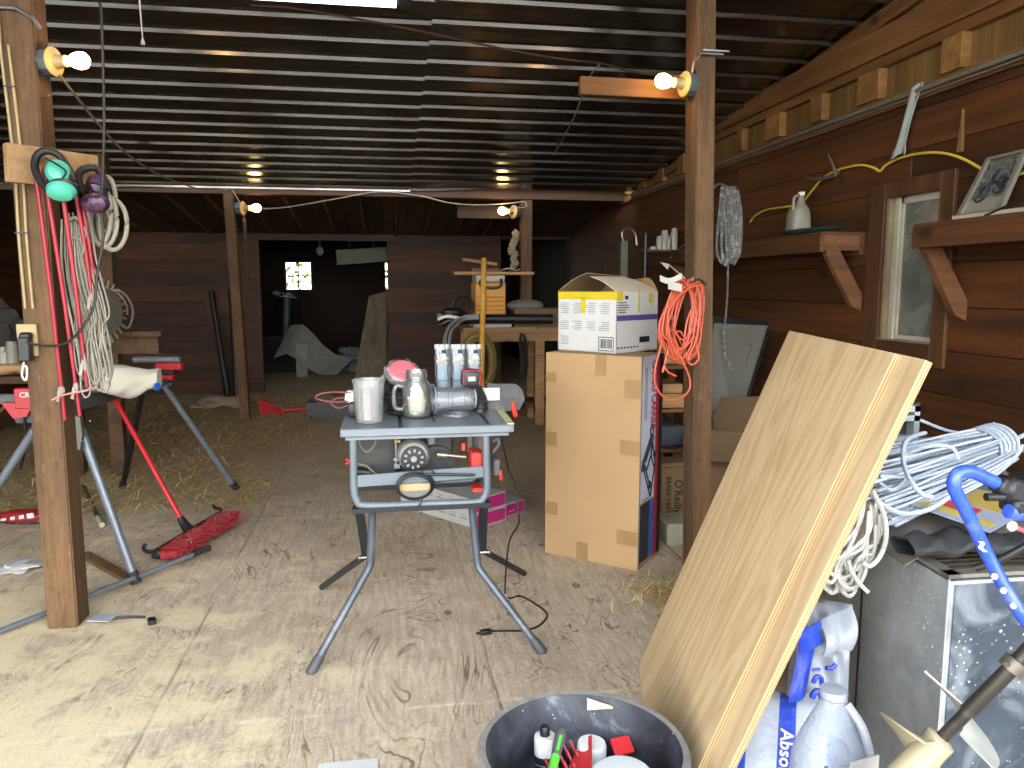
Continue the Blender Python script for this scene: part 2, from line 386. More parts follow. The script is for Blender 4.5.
GLASS = clear('jar_glass', (.96, .98, .97), 1.9, .085, (.7, .73, .71), .06); CPLAST = clear('clear_plastic', (.97, .98, .99), .9, .12, (.65, .67, .7), .08)  # pale diffuse share paints in front light reflected by jar and cup
INK = plain('black_print', '17171a', .7); GREYINK = plain('grey_print', '8d8f93', .8)
BULB = glow('bulb_glass', 'ffc878', 18.); BULB2 = glow('bulb_glass_back', 'ffd08a', 9.)
# ================================================================== SETTING
XR, YB, YF, XL = 2.78, 11.4, 16.5, -4.6
def roofz(y): return 3.492 - .112 * y
mb = MB(); mb.add([(XL, -.3, 0), (XR + .1, -.3, 0), (XR + .1, YF, 0), (XL, YF, 0)], [(0, 1, 2, 3)]); struct('floor', mb, M_FLOOR)
mb = MB(); mb.add([(-30, -40, -.03), (30, -40, -.03), (30, -.3, -.03), (-30, -.3, -.03)], [(0, 1, 2, 3)])
struct('ground', mb, plain('gravel_bounce_ground', '86817a', .9, vs=3))  # unseen ground outside the open front, added to bounce daylight inside
mb = MB(); mb.add([(-20, YF + .4, -.05), (20, YF + .4, -.05), (20, 40, -.05), (-20, 40, -.05)], [(0, 1, 2, 3)])
struct('ground', mb, plain('lawn_ground', '6f8a3c', .9, vs=3))
# right wall: horizontal boards, window opening y 3.53..3.95, z 1.21..1.985
rw = random.Random(3)
mb = MB(); z = 0.0; OY0, OY1, OZ0, OZ1 = 3.50, 3.98, 1.18, 2.02
edges = [0, .17, .36, .56, .77, .96, 1.18, 1.40, 1.62, 1.81, 2.02, 2.22, 2.42, 2.60]
for a, b in zip(edges[:-1], edges[1:]):
    cuts = [-.3] + sorted(rw.uniform(.5, 11) for _ in range(4)) + [YB]
    segs = []
    for c0, c1 in zip(cuts[:-1], cuts[1:]):
        if a >= OZ0 - .01 and b <= OZ1 + .01 and c1 > OY0 and c0 < OY1:
            if c0 < OY0: segs.append((c0, OY0))
            if c1 > OY1: segs.append((OY1, c1))
        else: segs.append((c0, c1))
    for c0, c1 in segs:
        t = rw.uniform(0, .006); mb.span((XR - t, c0 + .001, a + .0015), (XR + .04, c1 - .001, b - .0015), bev=.002)
mb.span((XR + .041, -.3, 0), (XR + .06, 3.5, 3.6)); mb.span((XR + .041, 3.98, 0), (XR + .06, YF, 3.6)); mb.span((XR + .041, 3.5, 0), (XR + .06, 3.98, 1.18)); mb.span((XR + .041, 3.5, 2.02), (XR + .06, 3.98, 3.6))
struct('wall_right', mb, W_PLANKY)
# plate, blocking and gable above the right wall
mb = MB(); mb.span((XR - .03, -.3, 2.46), (XR, 9, 2.535)); struct('trim_1', mb, W_TRIMY)
mb = MB(); mb.span((XR - .005, -.3, 2.53), (XR + .03, 9, 3.6)); struct('wall_right_gable', mb, W_GABLE).name = 'wall_right_upper'
mb = MB()
for i in range(14):
    y = 1.2 + i * .565 + rw.uniform(-.05, .05); h = rw.choice((.1, .12, .2)); mb.span((XR - .06, y, 2.535), (XR - .005, y + rw.choice((.09, .14, .2)), 2.70), bev=.003)
struct('trim_2', mb, W_BLOCK)
mb = MB(); mb.span((XR - .075, -.3, 2.755), (XR - .005, 7.2, 2.905), bev=.004); struct('trim_3', mb, W_TRIMY)
mb = MB(); mb.span((XR - .045, -.3, 2.70), (XR - .005, 7.6, 2.758), bev=.002); struct('trim_4', mb, W_TRIMY)
mb = MB(); mb.hexa([(XR - .04, .5, roofz(.5) - .13), (XR - .005, .5, roofz(.5) - .13), (XR - .005, 8.6, roofz(8.6) - .08), (XR - .04, 8.6, roofz(8.6) - .08), (XR - .04, .5, roofz(.5) - .02), (XR - .005, .5, roofz(.5) - .02), (XR - .005, 8.6, roofz(8.6) - .015), (XR - .04, 8.6, roofz(8.6) - .015)]); struct('trim_5', mb, W_TRIMY)
# left wall
mb = MB()
for i in range(18):
    a = i * .2
    for c0, c1 in ((-.3, 3.1), (3.1, 7.4), (7.4, YB)): mb.span((XL - .04, c0 + .001, a + .0015), (XL + rw.uniform(0, .006), c1 - .001, a + .1985))
mb.span((XL - .06, -.3, 0), (XL - .041, YF, 3.6))
struct('wall_left', mb, W_PLANKY)
# back wall with the wide doorway
DX0, DX1, DZ = -1.72, .06, 2.15
mb = MB(); a = 0
for i in range(16):
    b = a + rw.choice((.17, .19, .2, .21))
    if b > 3.0: break
    for s0, s1 in (((XL, DX0), (DX1, 1.72)) if a < DZ - .05 else ((XL, 1.72),)):
        c = s0
        while c < s1:
            d = min(s1, c + rw.uniform(1.2, 3)); mb.span((c + .001, YB - rw.uniform(0, .006), a + .0015), (d - .001, YB + .05, b - .0015)); c = d
    a = b
mb.span((XL, YB + .051, 0), (DX0 + .002, YB + .07, 3)); mb.span((DX1 - .002, YB + .051, 0), (1.72, YB + .07, 3)); mb.span((DX0, YB + .051, DZ), (DX1, YB + .07, 3)); mb.span((1.72, YB + .051, 2.2), (XR, YB + .07, 3))
struct('wall_back', mb, W_PLANKX)
mb = MB(); mb.span((DX0 - .05, YB - .05, DZ), (DX1 + .1, YB + .08, DZ + .09)); struct('trim_6', mb, W_TRIM)
mb = MB(); mb.span((DX0 - .22, YB - .03, 0), (DX0, YB - .006, DZ)); struct('trim_7', mb, W_PLANKX)
# room beyond the doorway
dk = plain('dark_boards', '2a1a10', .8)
mb = MB(); w2 = (-1.985, -1.39, 1.43, 2.07); w3 = (.02, .62, 1.43, 2.07)
def wallx(y0, y1, x0, x1, z0, z1, holes):
    c = x0
    for (a, b, e, f) in holes:
        mb.span((c, y0, z0), (a, y1, z1)); mb.span((a, y0, z0), (b, y1, e)); mb.span((a, y0, f), (b, y1, z1)); c = b
    mb.span((c, y0, z0), (x1, y1, z1))
a0 = P(285, 291, y=YF); a1 = P(312, 261, y=YF); b0 = P(384, 287, y=YF)
w2 = (a0.x, a1.x, a0.z, a1.z); w3 = (b0.x, b0.x + .6, a0.z, a1.z)
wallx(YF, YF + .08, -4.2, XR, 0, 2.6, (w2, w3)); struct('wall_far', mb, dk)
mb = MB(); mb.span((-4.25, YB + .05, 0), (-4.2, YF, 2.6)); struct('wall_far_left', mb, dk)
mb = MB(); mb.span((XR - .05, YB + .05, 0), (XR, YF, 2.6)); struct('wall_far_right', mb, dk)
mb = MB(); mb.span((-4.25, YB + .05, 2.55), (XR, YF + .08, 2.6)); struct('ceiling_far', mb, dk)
for k, w in enumerate((w2, w3)):
    fr = MB(); x0, x1, z0, z1 = w; y = YF + .02; fw = .035
    fr.span((x0, y - .03, z0), (x0 + fw, y + .02, z1)); fr.span((x1 - fw, y - .03, z0), (x1, y + .02, z1)); fr.span((x0 + fw, y - .03, z0), (x1 - fw, y + .02, z0 + fw)); fr.span((x0 + fw, y - .03, z1 - fw), (x1 - fw, y + .02, z1))
    wo = struct('window_%d' % (k + 2), fr, plain('dark_sash', '4d4a36', .7)); xm, zm = (x0 + x1) / 2, (z0 + z1) / 2
    mu = MB(); mu.span((xm - .014, y - .03, z0 + fw), (xm + .014, y + .01, z1 - fw)); mu.span((x0 + fw, y - .03, zm - .014), (x1 - fw, y + .01, zm + .014)); struct('muntin', mu, MATS['dark_sash'], parent=wo)
    gl = MB(); gl.span((x0 + fw, y - .003, z0 + fw), (x1 - fw, y, z1 - fw)); struct('pane', gl, LGLASS, parent=wo)
# ceiling: corrugated sheets, two runs meeting along x = .30
mb = MB()
def corr(x0, x1, ys, y_end, dz):
    prof = []; y = ys
    while y + .25 < y_end:
        prof += [(y, 0), (y + .175, 0), (y + .1885, .012), (y + .190, -.0)] if 0 else [(y, 0), (y + .196, 0), (y + .202, -.020), (y + .222, -.020), (y + .236, 0)]
        prof += [(y + .275 - .0351, 0)] if 0 else []
        y += .275
    prof.append((y_end, 0))
    if x0 < 0: prof.append((y_end + .002, -.026))
    top = [Vector((x0, py, roofz(py) + pz + dz)) for py, pz in prof]; bot = [Vector((x1, p.y, p.z)) for p in top]
    n = len(top); mb.add(top + bot, [(i, i + 1, n + i + 1, n + i) for i in range(n - 1)])
corr(XL - .1, .302, -.31, 8.52, 0); corr(.296, XR + .05, -.325, 8.44, .004)
struct('ceiling', mb, M_CEIL, smooth=0)
# beam on the back posts and the lower roof behind it
mb = MB(); mb.span((XL, 8.72, 2.475), (XR, 8.86, 2.60), bev=.006); struct('trim_8', mb, W_TRIM)
mb = MB(); x = XL
while x < XR:
    w = rw.uniform(.2, .3); mb.hexa([(x, 8.87, 2.545), (x + w - .006, 8.87, 2.545), (x + w - .006, YB, 2.24), (x, YB, 2.24), (x, 8.87, 2.57), (x + w - .006, 8.87, 2.57), (x + w - .006, YB, 2.265), (x, YB, 2.265)]); x += w
struct('ceiling_back', mb, W_ROOF)
mb = MB()
for k in range(12):
    x = -3.2 + .42 * k; mb.hexa([(x, 8.87, 2.525), (x + .035, 8.87, 2.525), (x + .035, YB - .02, 2.222), (x, YB - .02, 2.222), (x, 8.87, 2.543), (x + .035, 8.87, 2.543), (x + .035, YB - .02, 2.239), (x, YB - .02, 2.239)])
struct('trim_10', mb, W_TRIMY)
mb = MB(); mb.span((XL, 8.5, 2.62), (XR, YB, 2.63)); struct('ceiling_back_upper', mb, dk)
mb = MB(); mb.span((.85, 8.95, 2.28), (1.45, 9.0, 2.42)); struct('trim_9', mb, W_TRIM)
# window in the right wall
fr = MB(); x0 = XR - .022
fr.span((x0, 3.98, 1.09), (XR, 4.113, 2.073), bev=.003); fr.span((x0, 3.442, 1.09), (XR, 3.545, 2.073), bev=.003)
fr.span((x0, 3.545, 1.985), (XR, 3.98, 2.073), bev=.003); fr.span((x0, 3.545, 1.09), (XR, 3.98, 1.205), bev=.003)
wn = struct('window_1', fr, wood('window_casing', '301c0e', '4e331c', 2, 9, .08, .6, knots=False))
jb = MB(); jb.span((XR, 3.5, 1.18), (XR + .1, 3.55, 2.02)); jb.span((XR, 3.96, 1.18), (XR + .1, 3.99, 2.02)); jb.span((XR, 3.5, 1.99), (XR + .1, 3.98, 2.02)); jb.span((XR - .018, 3.5, 1.195), (XR + .1, 3.98, 1.212))
struct('jamb', jb, plain('pale_jamb', '8a7a5e', .7, dirt='5a4a34'), parent=wn)
sa = MB(); xs = XR + .03
sa.span((xs, 3.885, 1.212), (xs + .03, 3.958, 1.988)); sa.span((xs - .012, 3.905, 1.212), (xs, 3.93, 1.988)); sa.span((xs, 3.552, 1.95), (xs + .03, 3.9, 1.988)); sa.span((xs, 3.552, 1.212), (xs + .03, 3.575, 1.95)); sa.span((xs, 3.575, 1.212), (xs + .03, 3.885, 1.235))
struct('sash', sa, WPAINT, parent=wn)
gl = MB(); gl.span((xs + .012, 3.57, 1.23), (xs + .016, 3.89, 1.955))
s = N('grey_reflection_pane'); v = s.coord(); tr = s.n('ShaderNodeBsdfTransparent'); tr.inputs[0].default_value = (.6, .66, .64, 1); df = s.n('ShaderNodeBsdfDiffuse'); s.l(s.ramp(s.noise(v, 5, 5, .6, 1.), [(.3, lin('4a4c46')), (.7, lin('7d7e75'))]), df.inputs[0])  # mottled grey diffuse colour paints in the dull reflections on the glass
gs = s.n('ShaderNodeBsdfGlossy'); gs.inputs['Roughness'].default_value = .15; m1 = s.n('ShaderNodeMixShader'); m1.inputs[0].default_value = .72; s.l(tr.outputs[0], m1.inputs[1]); s.l(df.outputs[0], m1.inputs[2])
m2 = s.n('ShaderNodeMixShader'); m2.inputs[0].default_value = .1; s.l(m1.outputs[0], m2.inputs[1]); s.l(gs.outputs[0], m2.inputs[2]); s.l(m2.outputs[0], s.out.inputs[0])
struct('pane', gl, s.m, parent=wn)
# the neighbouring shed outside that window keeps it grey
mb = MB(); mb.span((XR + 1.6, 0, -.05), (XR + 1.7, 9, 3.2)); struct('wall_outside', mb, plain('grey_siding', '74746c', .8))
# foliage seen through the far windows
fo = MB(); rr = random.Random(5)
for i in range(2600):
    c = Vector((rr.uniform(-5, 5), rr.uniform(18.2, 19.4), rr.uniform(0, 3.6))); d = Vector((rr.uniform(-1, 1), rr.uniform(-1, 1), rr.uniform(-1, 1))).normalized() * .09; e = d.cross(Vector((rr.uniform(-1, 1), rr.uniform(-1, 1), rr.uniform(-1, 1)))).normalized() * .05
    fo.add([c - d, c + e, c + d, c - e], [(0, 1, 2, 3)])
s = N('leaf_green'); k = s.ramp(s.island(), [(0., lin('5f6f2c')), (.6, lin('8a9652')), (1., lin('4d5e26'))]); 
solo('hedge', fo, s.pbr(k, .7), 'bright green foliage outside the far back windows', 'foliage', kind='stuff', smooth=0)

# ------------------------------------------------------------------ light
w = bpy.data.worlds.new('world'); SC.world = w; w.use_nodes = True
wt = w.node_tree; bg = wt.nodes['Background']; bg.inputs[1].default_value = 3.4
tc = wt.nodes.new('ShaderNodeTexCoord'); sx = wt.nodes.new('ShaderNodeSeparateXYZ'); cr = wt.nodes.new('ShaderNodeValToRGB')
wt.links.new(tc.outputs['Generated'], sx.inputs[0]); wt.links.new(sx.outputs[2], cr.inputs[0]); wt.links.new(cr.outputs[0], bg.inputs[0])
e = cr.color_ramp.elements; e[0].position = 0.; e[0].color = (1.0, .98, .93, 1); e[1].position = .7; e[1].color = (.5, .58, .68, 1)
SC.view_settings.view_transform = 'Standard'; SC.view_settings.look = 'None'; SC.view_settings.gamma = 1; SC.view_settings.use_curve_mapping = False
SC.view_settings.exposure = 2.25
SC.cycles.use_denoising = True; SC.cycles.max_bounces = 10; SC.cycles.transparent_max_bounces = 24; SC.cycles.caustics_reflective = False; SC.cycles.caustics_refractive = False
SC.cycles.sample_clamp_indirect = 6
# ================================================================== POSTS AND LAMPS
def post(name, label, x0, x1, y0, y1, h, dx=0, dy=0, m=W_POST):
    c = ((x0 + x1) / 2, (y0 + y1) / 2); t = thing(name, label, 'post', (c[0], c[1], 0))
    mb = MB(); mb.hexa([(x0, y0, 0), (x1, y0, 0), (x1, y1, 0), (x0, y1, 0), (x0 + dx, y0 + dy, h), (x1 + dx, y0 + dy, h), (x1 + dx, y1 + dy, h), (x0 + dx, y1 + dy, h)])
    bm = bmesh.new(); vs = [bm.verts.new(v) for v in mb.v]; [bm.faces.new([vs[i] for i in f]) for f in mb.f]
    bmesh.ops.bevel(bm, geom=bm.edges[:], offset=.006, segments=2, affect='EDGES'); bm.verts.index_update()
    q = MB(); q.v = [v.co.copy() for v in bm.verts]; q.f = [[v.index for v in f.verts] for f in bm.faces]; bm.free()
    part('timber', q, m, t); return t
LP = post('wooden_post', 'thick wooden post at left front carrying ear muffs, red rods and rope', -1.492, -1.366, 3.52, 3.66, 3.04)
cb = MB(); cb.span((-1.54, 3.40, 2.0), (-1.49, 3.87, 2.14), bev=.004); 
cb = MB(); cb.beam((-1.455, 3.392, 1.985), (-1.20, 3.625, 1.978), .04, .15, bev=.003); part('crosspiece', cb, wood('grey_board', '6a5236', '8d7150', 0, 12, .08, .75, bump=.3), LP)
pk = MB()
for k, (x, z0) in enumerate(((-1.478, 0), (-1.449, 0))):
    pts = [(x - .012, 3.514, 2.60 - .14 * k), (x - .012 + .004 * k, 3.513, 2.42 - .06 * k), (x + .004, 3.514, 2.0), (x, 3.513, 1.7), (x + .003, 3.514, 1.41)]
    b = MB(); b.tube(pts, .006, 8, 5); part('cable', b, CREAM, LP)
for z in (2.30, 1.72): st = MB(); st.box((-1.465, 3.507, z), (.05, .003, .006)); part('staple', st, DKSTEEL, LP)
brk = MB(); brk.tube([(-1.492, 3.50, 2.60), (-1.42, 3.50, 2.60), (-1.36, 3.50, 2.565), (-1.34, 3.52, 2.53)], .008, 6); part('conduit_strap', brk, STEEL, LP)
nl = MB(); nl.tube([(-1.37, 3.56, 2.265), (-1.335, 3.54, 2.275)], .003, 6); nl.ball((-1.335, 3.54, 2.275), .006, 8, 4); part('nail', nl, STEEL, LP)

RP = post('wooden_post', 'tall rough post right of centre, orange extension cord hung on it', 1.535, 1.632, 3.60, 3.735, 3.03, -.068, 0)
arm = MB(); arm.beam((1.50, 3.80, 2.462), (1.03, 3.96, 2.47), .038, .085); arm = MB(); arm.beam((1.52, 3.755, 2.455), (.95, 3.755, 2.46), .04, .085, bev=.003); part('brace', arm, wood('brown_brace', '41290f', '65421f', 0, 12, .07, .7), RP)
bk = MB(); bk.tube([(1.452, 3.60, 2.46), (1.455, 3.57, 2.545), (1.49, 3.575, 2.585), (1.60, 3.578, 2.585)], .006, 6); bk.box((1.565, 3.585, 2.60), (.13, .02, .008)); part('conduit_strap', bk, STEEL, RP)
BLP = post('wooden_post', 'leaning back post left of the dark doorway with a chain on it', -1.62, -1.52, 8.93, 9.05, 2.475, -.03, -.25)
BRP = post('wooden_post', 'back post behind the yellow tool, lamp and rag hung near its top', 1.55, 1.68, 8.74, 8.86, 2.475)

def lamp(c, axis, label, sc=1.0):
    M = aim(c, axis) @ Matrix.Scale(sc, 4); t = thing('wall_lamp', label, 'lamp', c)
    b = MB(); b.lathe([(.0, -.048), (.05, -.048), (.052, -.045), (.052, 0), (.0, 0)], 8, M); part('junction_box', b, plain('grey_box', '6f7a80', .5, .5), t)
    b = MB(); b.lathe([(0, 0), (.056, 0), (.058, .006), (.05, .012), (.03, .016), (.024, .03), (.023, .06), (.019, .062), (0, .062)], 24, M); part('lamp_holder', b, CREAM, t)
    b = MB(); b.lathe([(.013, .06), (.015, .072), (.028, .095), (.034, .118), (.031, .14), (.018, .154), (0, .158)], 20, M); part('bulb', b, BULB if sc == 1 else BULB2, t)
    return t
lamp((-1.318, 3.56, 2.415), (1, -.30, .0), 'lit bare bulb in a white round holder on left front post')
lamp((1.432, 3.62, 2.455), (-1, -.2, .02), 'lit bare bulb in a white round holder on right post beside wooden brace')
lamp((-1.465, 8.73, 2.33), (1, -.3, 0), 'small lit bulb on the leaning back post above a hanging chain', 1.3)
lamp((1.46, 8.70, 2.335), (-1, -.5, 0), 'small lit bulb on the back post above the hanging rag', 1.3)
# shop light at the top of the picture with its pull cord
SL = thing('shop_light', 'long white shop light under the roof with a thin pull cord', 'light fixture', (-.55, 4.47, 2.93))
yl = P(396, 8, z=2.943).y; b = MB(); b.span((-1.45, yl - .17, 2.955), (P(411, 6, z=2.955).x, yl, 2.99), bev=.004); part('housing', b, plain('shop_light_housing', '34343c', .5), SL)
b = MB(); b.span((-1.43, yl - .165, 2.943), (P(396, 8, z=2.943).x, yl - .002, 2.956)); part('diffuser', b, glow('diffuser_glow', 'f4f4ff', 1.6), SL)
b = MB(); pc = P(143, 45, y=yl - .08); b.tube([(pc.x - .005, yl - .08, 2.945), (pc.x - .004, yl - .081, 2.86), (pc.x, yl - .08, pc.z + .03)], .0035, 6); b.lathe([(0, 0), (.009, 0), (.011, .008), (.006, .028), (0, .03)], 10, T(pc.x, yl - .08, pc.z)); part('pull_cord', b, WPAINT, SL)
# wiring
def cable(name, pts, r, m, label, sm=6, n=6, cat='cable', group=None):
    b = MB(); b.tube(pts, r, n, sm); return solo(name, b, m, label, cat, group)
WIRE = plain('tan_wire', '8d8270', .6); BRWIRE = plain('brown_wire', '4a3020', .6); DKWIRE = plain('dark_cord', '2d2723', .6)
cable('lamp_wire', [(-1.30, 3.56, 2.37), P(95, 120, y=4.2), P(125, 152, y=5.2), P(160, 175, y=6.5), P(200, 189, y=8.0), P(226, 189, y=8.66), P(232, 189, y=8.69)], .006, WIRE, 'tan wire swagging from the left post bulb to the back beam')
cable('lamp_wire', [P(232, 189, y=8.69), P(240, 203, y=8.70)], .006, WIRE, 'short tan wire dropping from the beam to the left back bulb', 1)
cable('lamp_wire', [P(247, 208, y=8.67), P(280, 208, y=8.66), P(330, 200, y=8.68), P(378, 192, y=8.69), P(420, 196, y=8.68), P(450, 203, y=8.66), P(480, 205, y=8.66), P(512, 203, y=8.66), P(524, 202, y=8.66), P(526, 207, y=8.66), P(516, 208, y=8.66)], .008, WIRE, 'long tan wire looping along the back beam between both back bulbs')
cable('brown_wire', [PR(250, 5), PR(300, 9), PR(400, 27), PR(510, 50), PR(570, 60, .08), P(600, 63, y=4.6), P(640, 73, y=4.0), (1.43, 3.62, 2.49)], .006, BRWIRE, 'brown wire crossing under the metal roof toward the right post bulb')
cable('white_cord', [P(600, 64, y=4.62), P(588, 80, y=4.9), P(575, 115, y=5.6), P(562, 140, y=6.5), P(548, 165, y=7.6), P(534, 185, y=8.68)], .005, plain('pale_cord', '9b958a', .6), 'pale cord running diagonally from the brown wire down to back beam')
cable('conduit', [P(104, 186, y=8.69), P(200, 184.5, y=8.69), P(300, 185, y=8.69), P(420, 190, y=8.69), P(520, 186, y=8.69), P(600, 187, y=8.69), P(640, 186, y=8.69), P(655, 191, y=8.69), P(657, 206, y=8.69)], .014, plain('conduit_grey', '8a8378', .5, .4), 'grey conduit along the back beam with a curved right end', 5, 8, 'conduit')
cable('power_cord', [P(100, 2, y=3.45), P(102, 30, y=3.42), P(104, 110, y=3.42), P(103, 170, y=3.40), P(101, 205, y=3.38), P(103, 238, y=3.36), P(97, 275, y=3.34), P(94, 305, y=3.33), P(82, 328, y=3.33), P(66, 343, y=3.36), P(45, 346, y=3.42), P(26, 342, y=3.46), P(20, 337, y=3.48)], .0055, DKWIRE, 'dark cord dropping from the roof and curving to the plug on left post')
# outlet with adapter on the left post
OT = thing('power_outlet', 'cream outlet plate with a black plug adapter on left post', 'outlet', (-1.475, 3.51, 1.26))
o0 = P(16, 324, y=3.505); o1 = P(39, 356, y=3.505)
b = MB(); b.span((o0.x, 3.500, o1.z), (o1.x, 3.517, o0.z), bev=.003); part('plate', b, CREAM, OT)
b = MB(); a0 = P(19, 337, y=3.48); a1 = P(33, 361, y=3.48); b.span((a0.x, 3.455, a1.z), (a1.x, 3.498, a0.z), bev=.005); part('adapter', b, BLACK, OT)
b = MB(); c = P(26, 336, y=3.48); b.box((c.x, 3.48, c.z), (.045, .036, .03), None, .008); part('plug', b, BLACK, OT)
b = MB(); b.tube([P(24, 362, y=3.478), P(22, 375, y=3.478), P(26, 380, y=3.47), P(27, 368, y=3.468), P(24, 366, y=3.468)], .004, 6, 5); part('spare_lead', b, WHITE, OT)

# ------------------------------------------------------------------ ear muffs on the crosspiece
SCL = ((1.0, 1.12, 1, 1), (1.22, .92, 1, 1))
def muffs(label, cc, bc, c1, c2, n1, n2, loops, r, band_label=None):
    t = thing('ear_muffs', label, 'ear muffs', (c1 + c2) / 2)
    for c, nn, k in ((c1, n1, 0), (c2, n2, 1)):
        M = aim(c, nn); b = MB(); b.lathe([(0, -.018), (r * .95, -.018), (r * 1.04, -.008), (r * 1.04, .0), (r * .96, .004), (0, .004)], 22, M @ Matrix.Diagonal(SCL[k]))
        cu = part('cushion', b, BLACK, t)
        b = MB(); b.lathe([(r, .003), (r * .98, .012), (r * .84, .026), (r * .5, .034), (0, .036)], 24, M @ Matrix.Diagonal(SCL[k])); part('cup', b, cc, t)
    b = MB(); b.tube(loops, .004, 6, 6); part('yoke', b, DKSTEEL, t)
    b = MB(); pts = [Vector(p) for p in bc]; N0 = len(pts)
    prev = None
    def bp(u, v):
        k = u * (N0 - 1); i = min(int(k), N0 - 2); f = k - i; p = pts[i].lerp(pts[i + 1], f); return p + Vector((.30, -.95, .05)) * (v - .5) * .06
    b.tube(pts, [.010] + [.015] * (N0 - 2) + [.010], 10, 5); part('headband', b, plain('band_black', '17181b', .55, bump=.3), t)
    return t
TEAL = plain('teal_plastic', '4fb59b', .38, var=.05)
def m_swirl():
    s = N('purple_swirl'); v = s.coord(); n = s.noise(v, 26, 3, .5, 2.2)
    return s.pbr(s.ramp(n, [(.38, lin('120f16')), (.48, lin('2b1a33')), (.53, lin('6f2c62')), (.57, lin('221828')), (.66, lin('443d4b'))]), .35)
yb = 3.30
muffs('teal green ear muffs with black headband hung on left post', TEAL,
      [P(50, 191, y=3.27), P(41, 182, y=3.30), P(35, 168, y=3.33), P(37, 156, y=3.35), P(45, 151, y=3.36), P(55, 153, y=3.37), P(63, 160, y=3.38), P(70, 172, y=3.35), P(74, 182, y=3.30)],
      P(58, 173, y=3.33), P(62, 190, y=3.25), (.45, -.85, .35), (-.1, -.75, -.62),
      [P(45, 158, y=3.27), P(58, 165, y=3.27), P(66, 172, y=3.27), P(62, 181, y=3.25), P(74, 184, y=3.23), P(78, 186, y=3.22)], .046)
muffs('purple swirl patterned ear muffs with black headband beside white hose', m_swirl(),
      [P(84, 192, y=3.44), P(79, 182, y=3.46), P(80, 172, y=3.48), P(88, 168, y=3.50), P(97, 169, y=3.51), P(103, 178, y=3.48), P(107, 190, y=3.44)],
      P(98, 186, y=3.48), P(95, 203, y=3.36), (.5, -.7, .2), (.05, -.97, -.2),
      [P(84, 186, y=3.42), P(92, 183, y=3.38), P(102, 186, y=3.36), P(107, 194, y=3.38), P(108, 200, y=3.38)], .043)
# ------------------------------------------------------------------ red rods hung by cord on the post
RODM = plain('red_rod', 'a02834', .45, var=.08); KNOT = plain('dirty_tape', '9d948a', .8)
rods = [((34, 158), (65, 420), 3.38, 3.47, 'red rod hanging leftmost on the left post'), ((44, 168), (80, 416), 3.36, 3.44, 'second red rod from the left on left post, white tape knot low'),
        ((63, 195), (87, 386), 3.34, 3.40, 'third red rod from the left, in front of white rope'), ((76, 195), (94, 312), 3.40, 3.42, 'fourth red rod from the left with pale tape end'), ((82, 200), (101, 335), 3.42, 3.44, 'rightmost red rod hanging beside the white rope')]
for (a, c, ya, yc, lb) in rods:
    p, q = P(a[0], a[1], y=ya), P(c[0], c[1], y=yc); t = thing('red_rod', lb, 'rod', q, group='red rods hung on the left post')
    b = MB(); b.tube([p, p.lerp(q, .5) + Vector((.004, 0, 0)), q], [.0088, .0084, .0072], 10); part('rod', b, RODM, t)
    k = p.lerp(q, .88); b = MB(); b.blob(k, .013, (.9, .9, 2.2), .3, len(lb), 10, 8); b.box(k + Vector((-.008, -.012, -.02)), (.012, .003, .05), R(12, 'Y')); part('tape', b, KNOT, t)
cable('red_cord', [P(52, 400, y=3.41), P(60, 396, y=3.40), P(72, 393, y=3.38), P(84, 391, y=3.36), P(97, 387, y=3.40)], .004, plain('pink_cord', 'c7887c', .8), 'thin pinkish cord tying the red rods near their lower ends')
# white rope bundle on the post (one hank of many strands)
rr = random.Random(11)
b = MB()
for i in range(22):
    u = i / 21; x0 = 60 + u * 24 + rr.uniform(-2, 2); ytop = 212 + rr.uniform(0, 14); bx = 84 + 25 * u + rr.uniform(-4, 4); by = 398 + rr.uniform(-45, 8) - 12 * u; yy = 3.45 + rr.uniform(-.03, .05)
    w = 8 + 13 * rr.random()
    pts = [P(x0 + 2, ytop, y=yy + .03), P(x0 + 2 + u * 4, ytop + 50, y=yy), P(x0 + 12 + 9 * u, ytop + 105, y=yy - .02), P(bx - w * .6, by - 35, y=yy - .03), P(bx - w * .4, by - 5, y=yy - .03), P(bx, by + 3, y=yy - .035), P(bx + w * .35, by - 8, y=yy - .04), P(bx - 4, by - 50, y=yy - .04), P(x0 + 22 + 3 * u, ytop + 95, y=yy - .03), P(x0 + 12, ytop + 45, y=yy), P(x0 + 6, ytop + 3, y=yy + .02)]
    b.tube(pts, .0038, 6, 5)
wr = thing('rope_hank', 'long hank of white rope hanging on the left post behind red rods', 'rope', P(88, 400, y=3.44))
part('rope', b, WROPE, wr)
b = MB(); b.tube([P(68, 222, y=3.45), P(76, 218, y=3.41), P(86, 232, y=3.41), P(82, 240, y=3.42), P(70, 236, y=3.45)], .005, 6, 5); b.tube([P(80, 236, y=3.41), P(84, 250, y=3.40), P(82, 254, y=3.40)], .004, 6, 4); part('binding', b, WROPE, wr)
b = MB()
for i in range(5):
    cx, cy, rx, ry = ((100, 214, 11, 30), (104, 220, 13, 27), (113, 225, 14, 25), (107, 205, 9, 28), (98, 222, 12, 22))[i]; yy = 3.52 + .02 * i
    b.tube([P(cx + rx * cos(a * pi / 6), cy + ry * sin(a * pi / 6), y=yy + .02 * sin(a)) for a in range(12)], .0095, 8, 3, closed=True)
solo('hose_coil', b, plain('dusty_hose', 'a39d8e', .6), 'dusty pale hose coiled behind the purple ear muffs', 'hose')
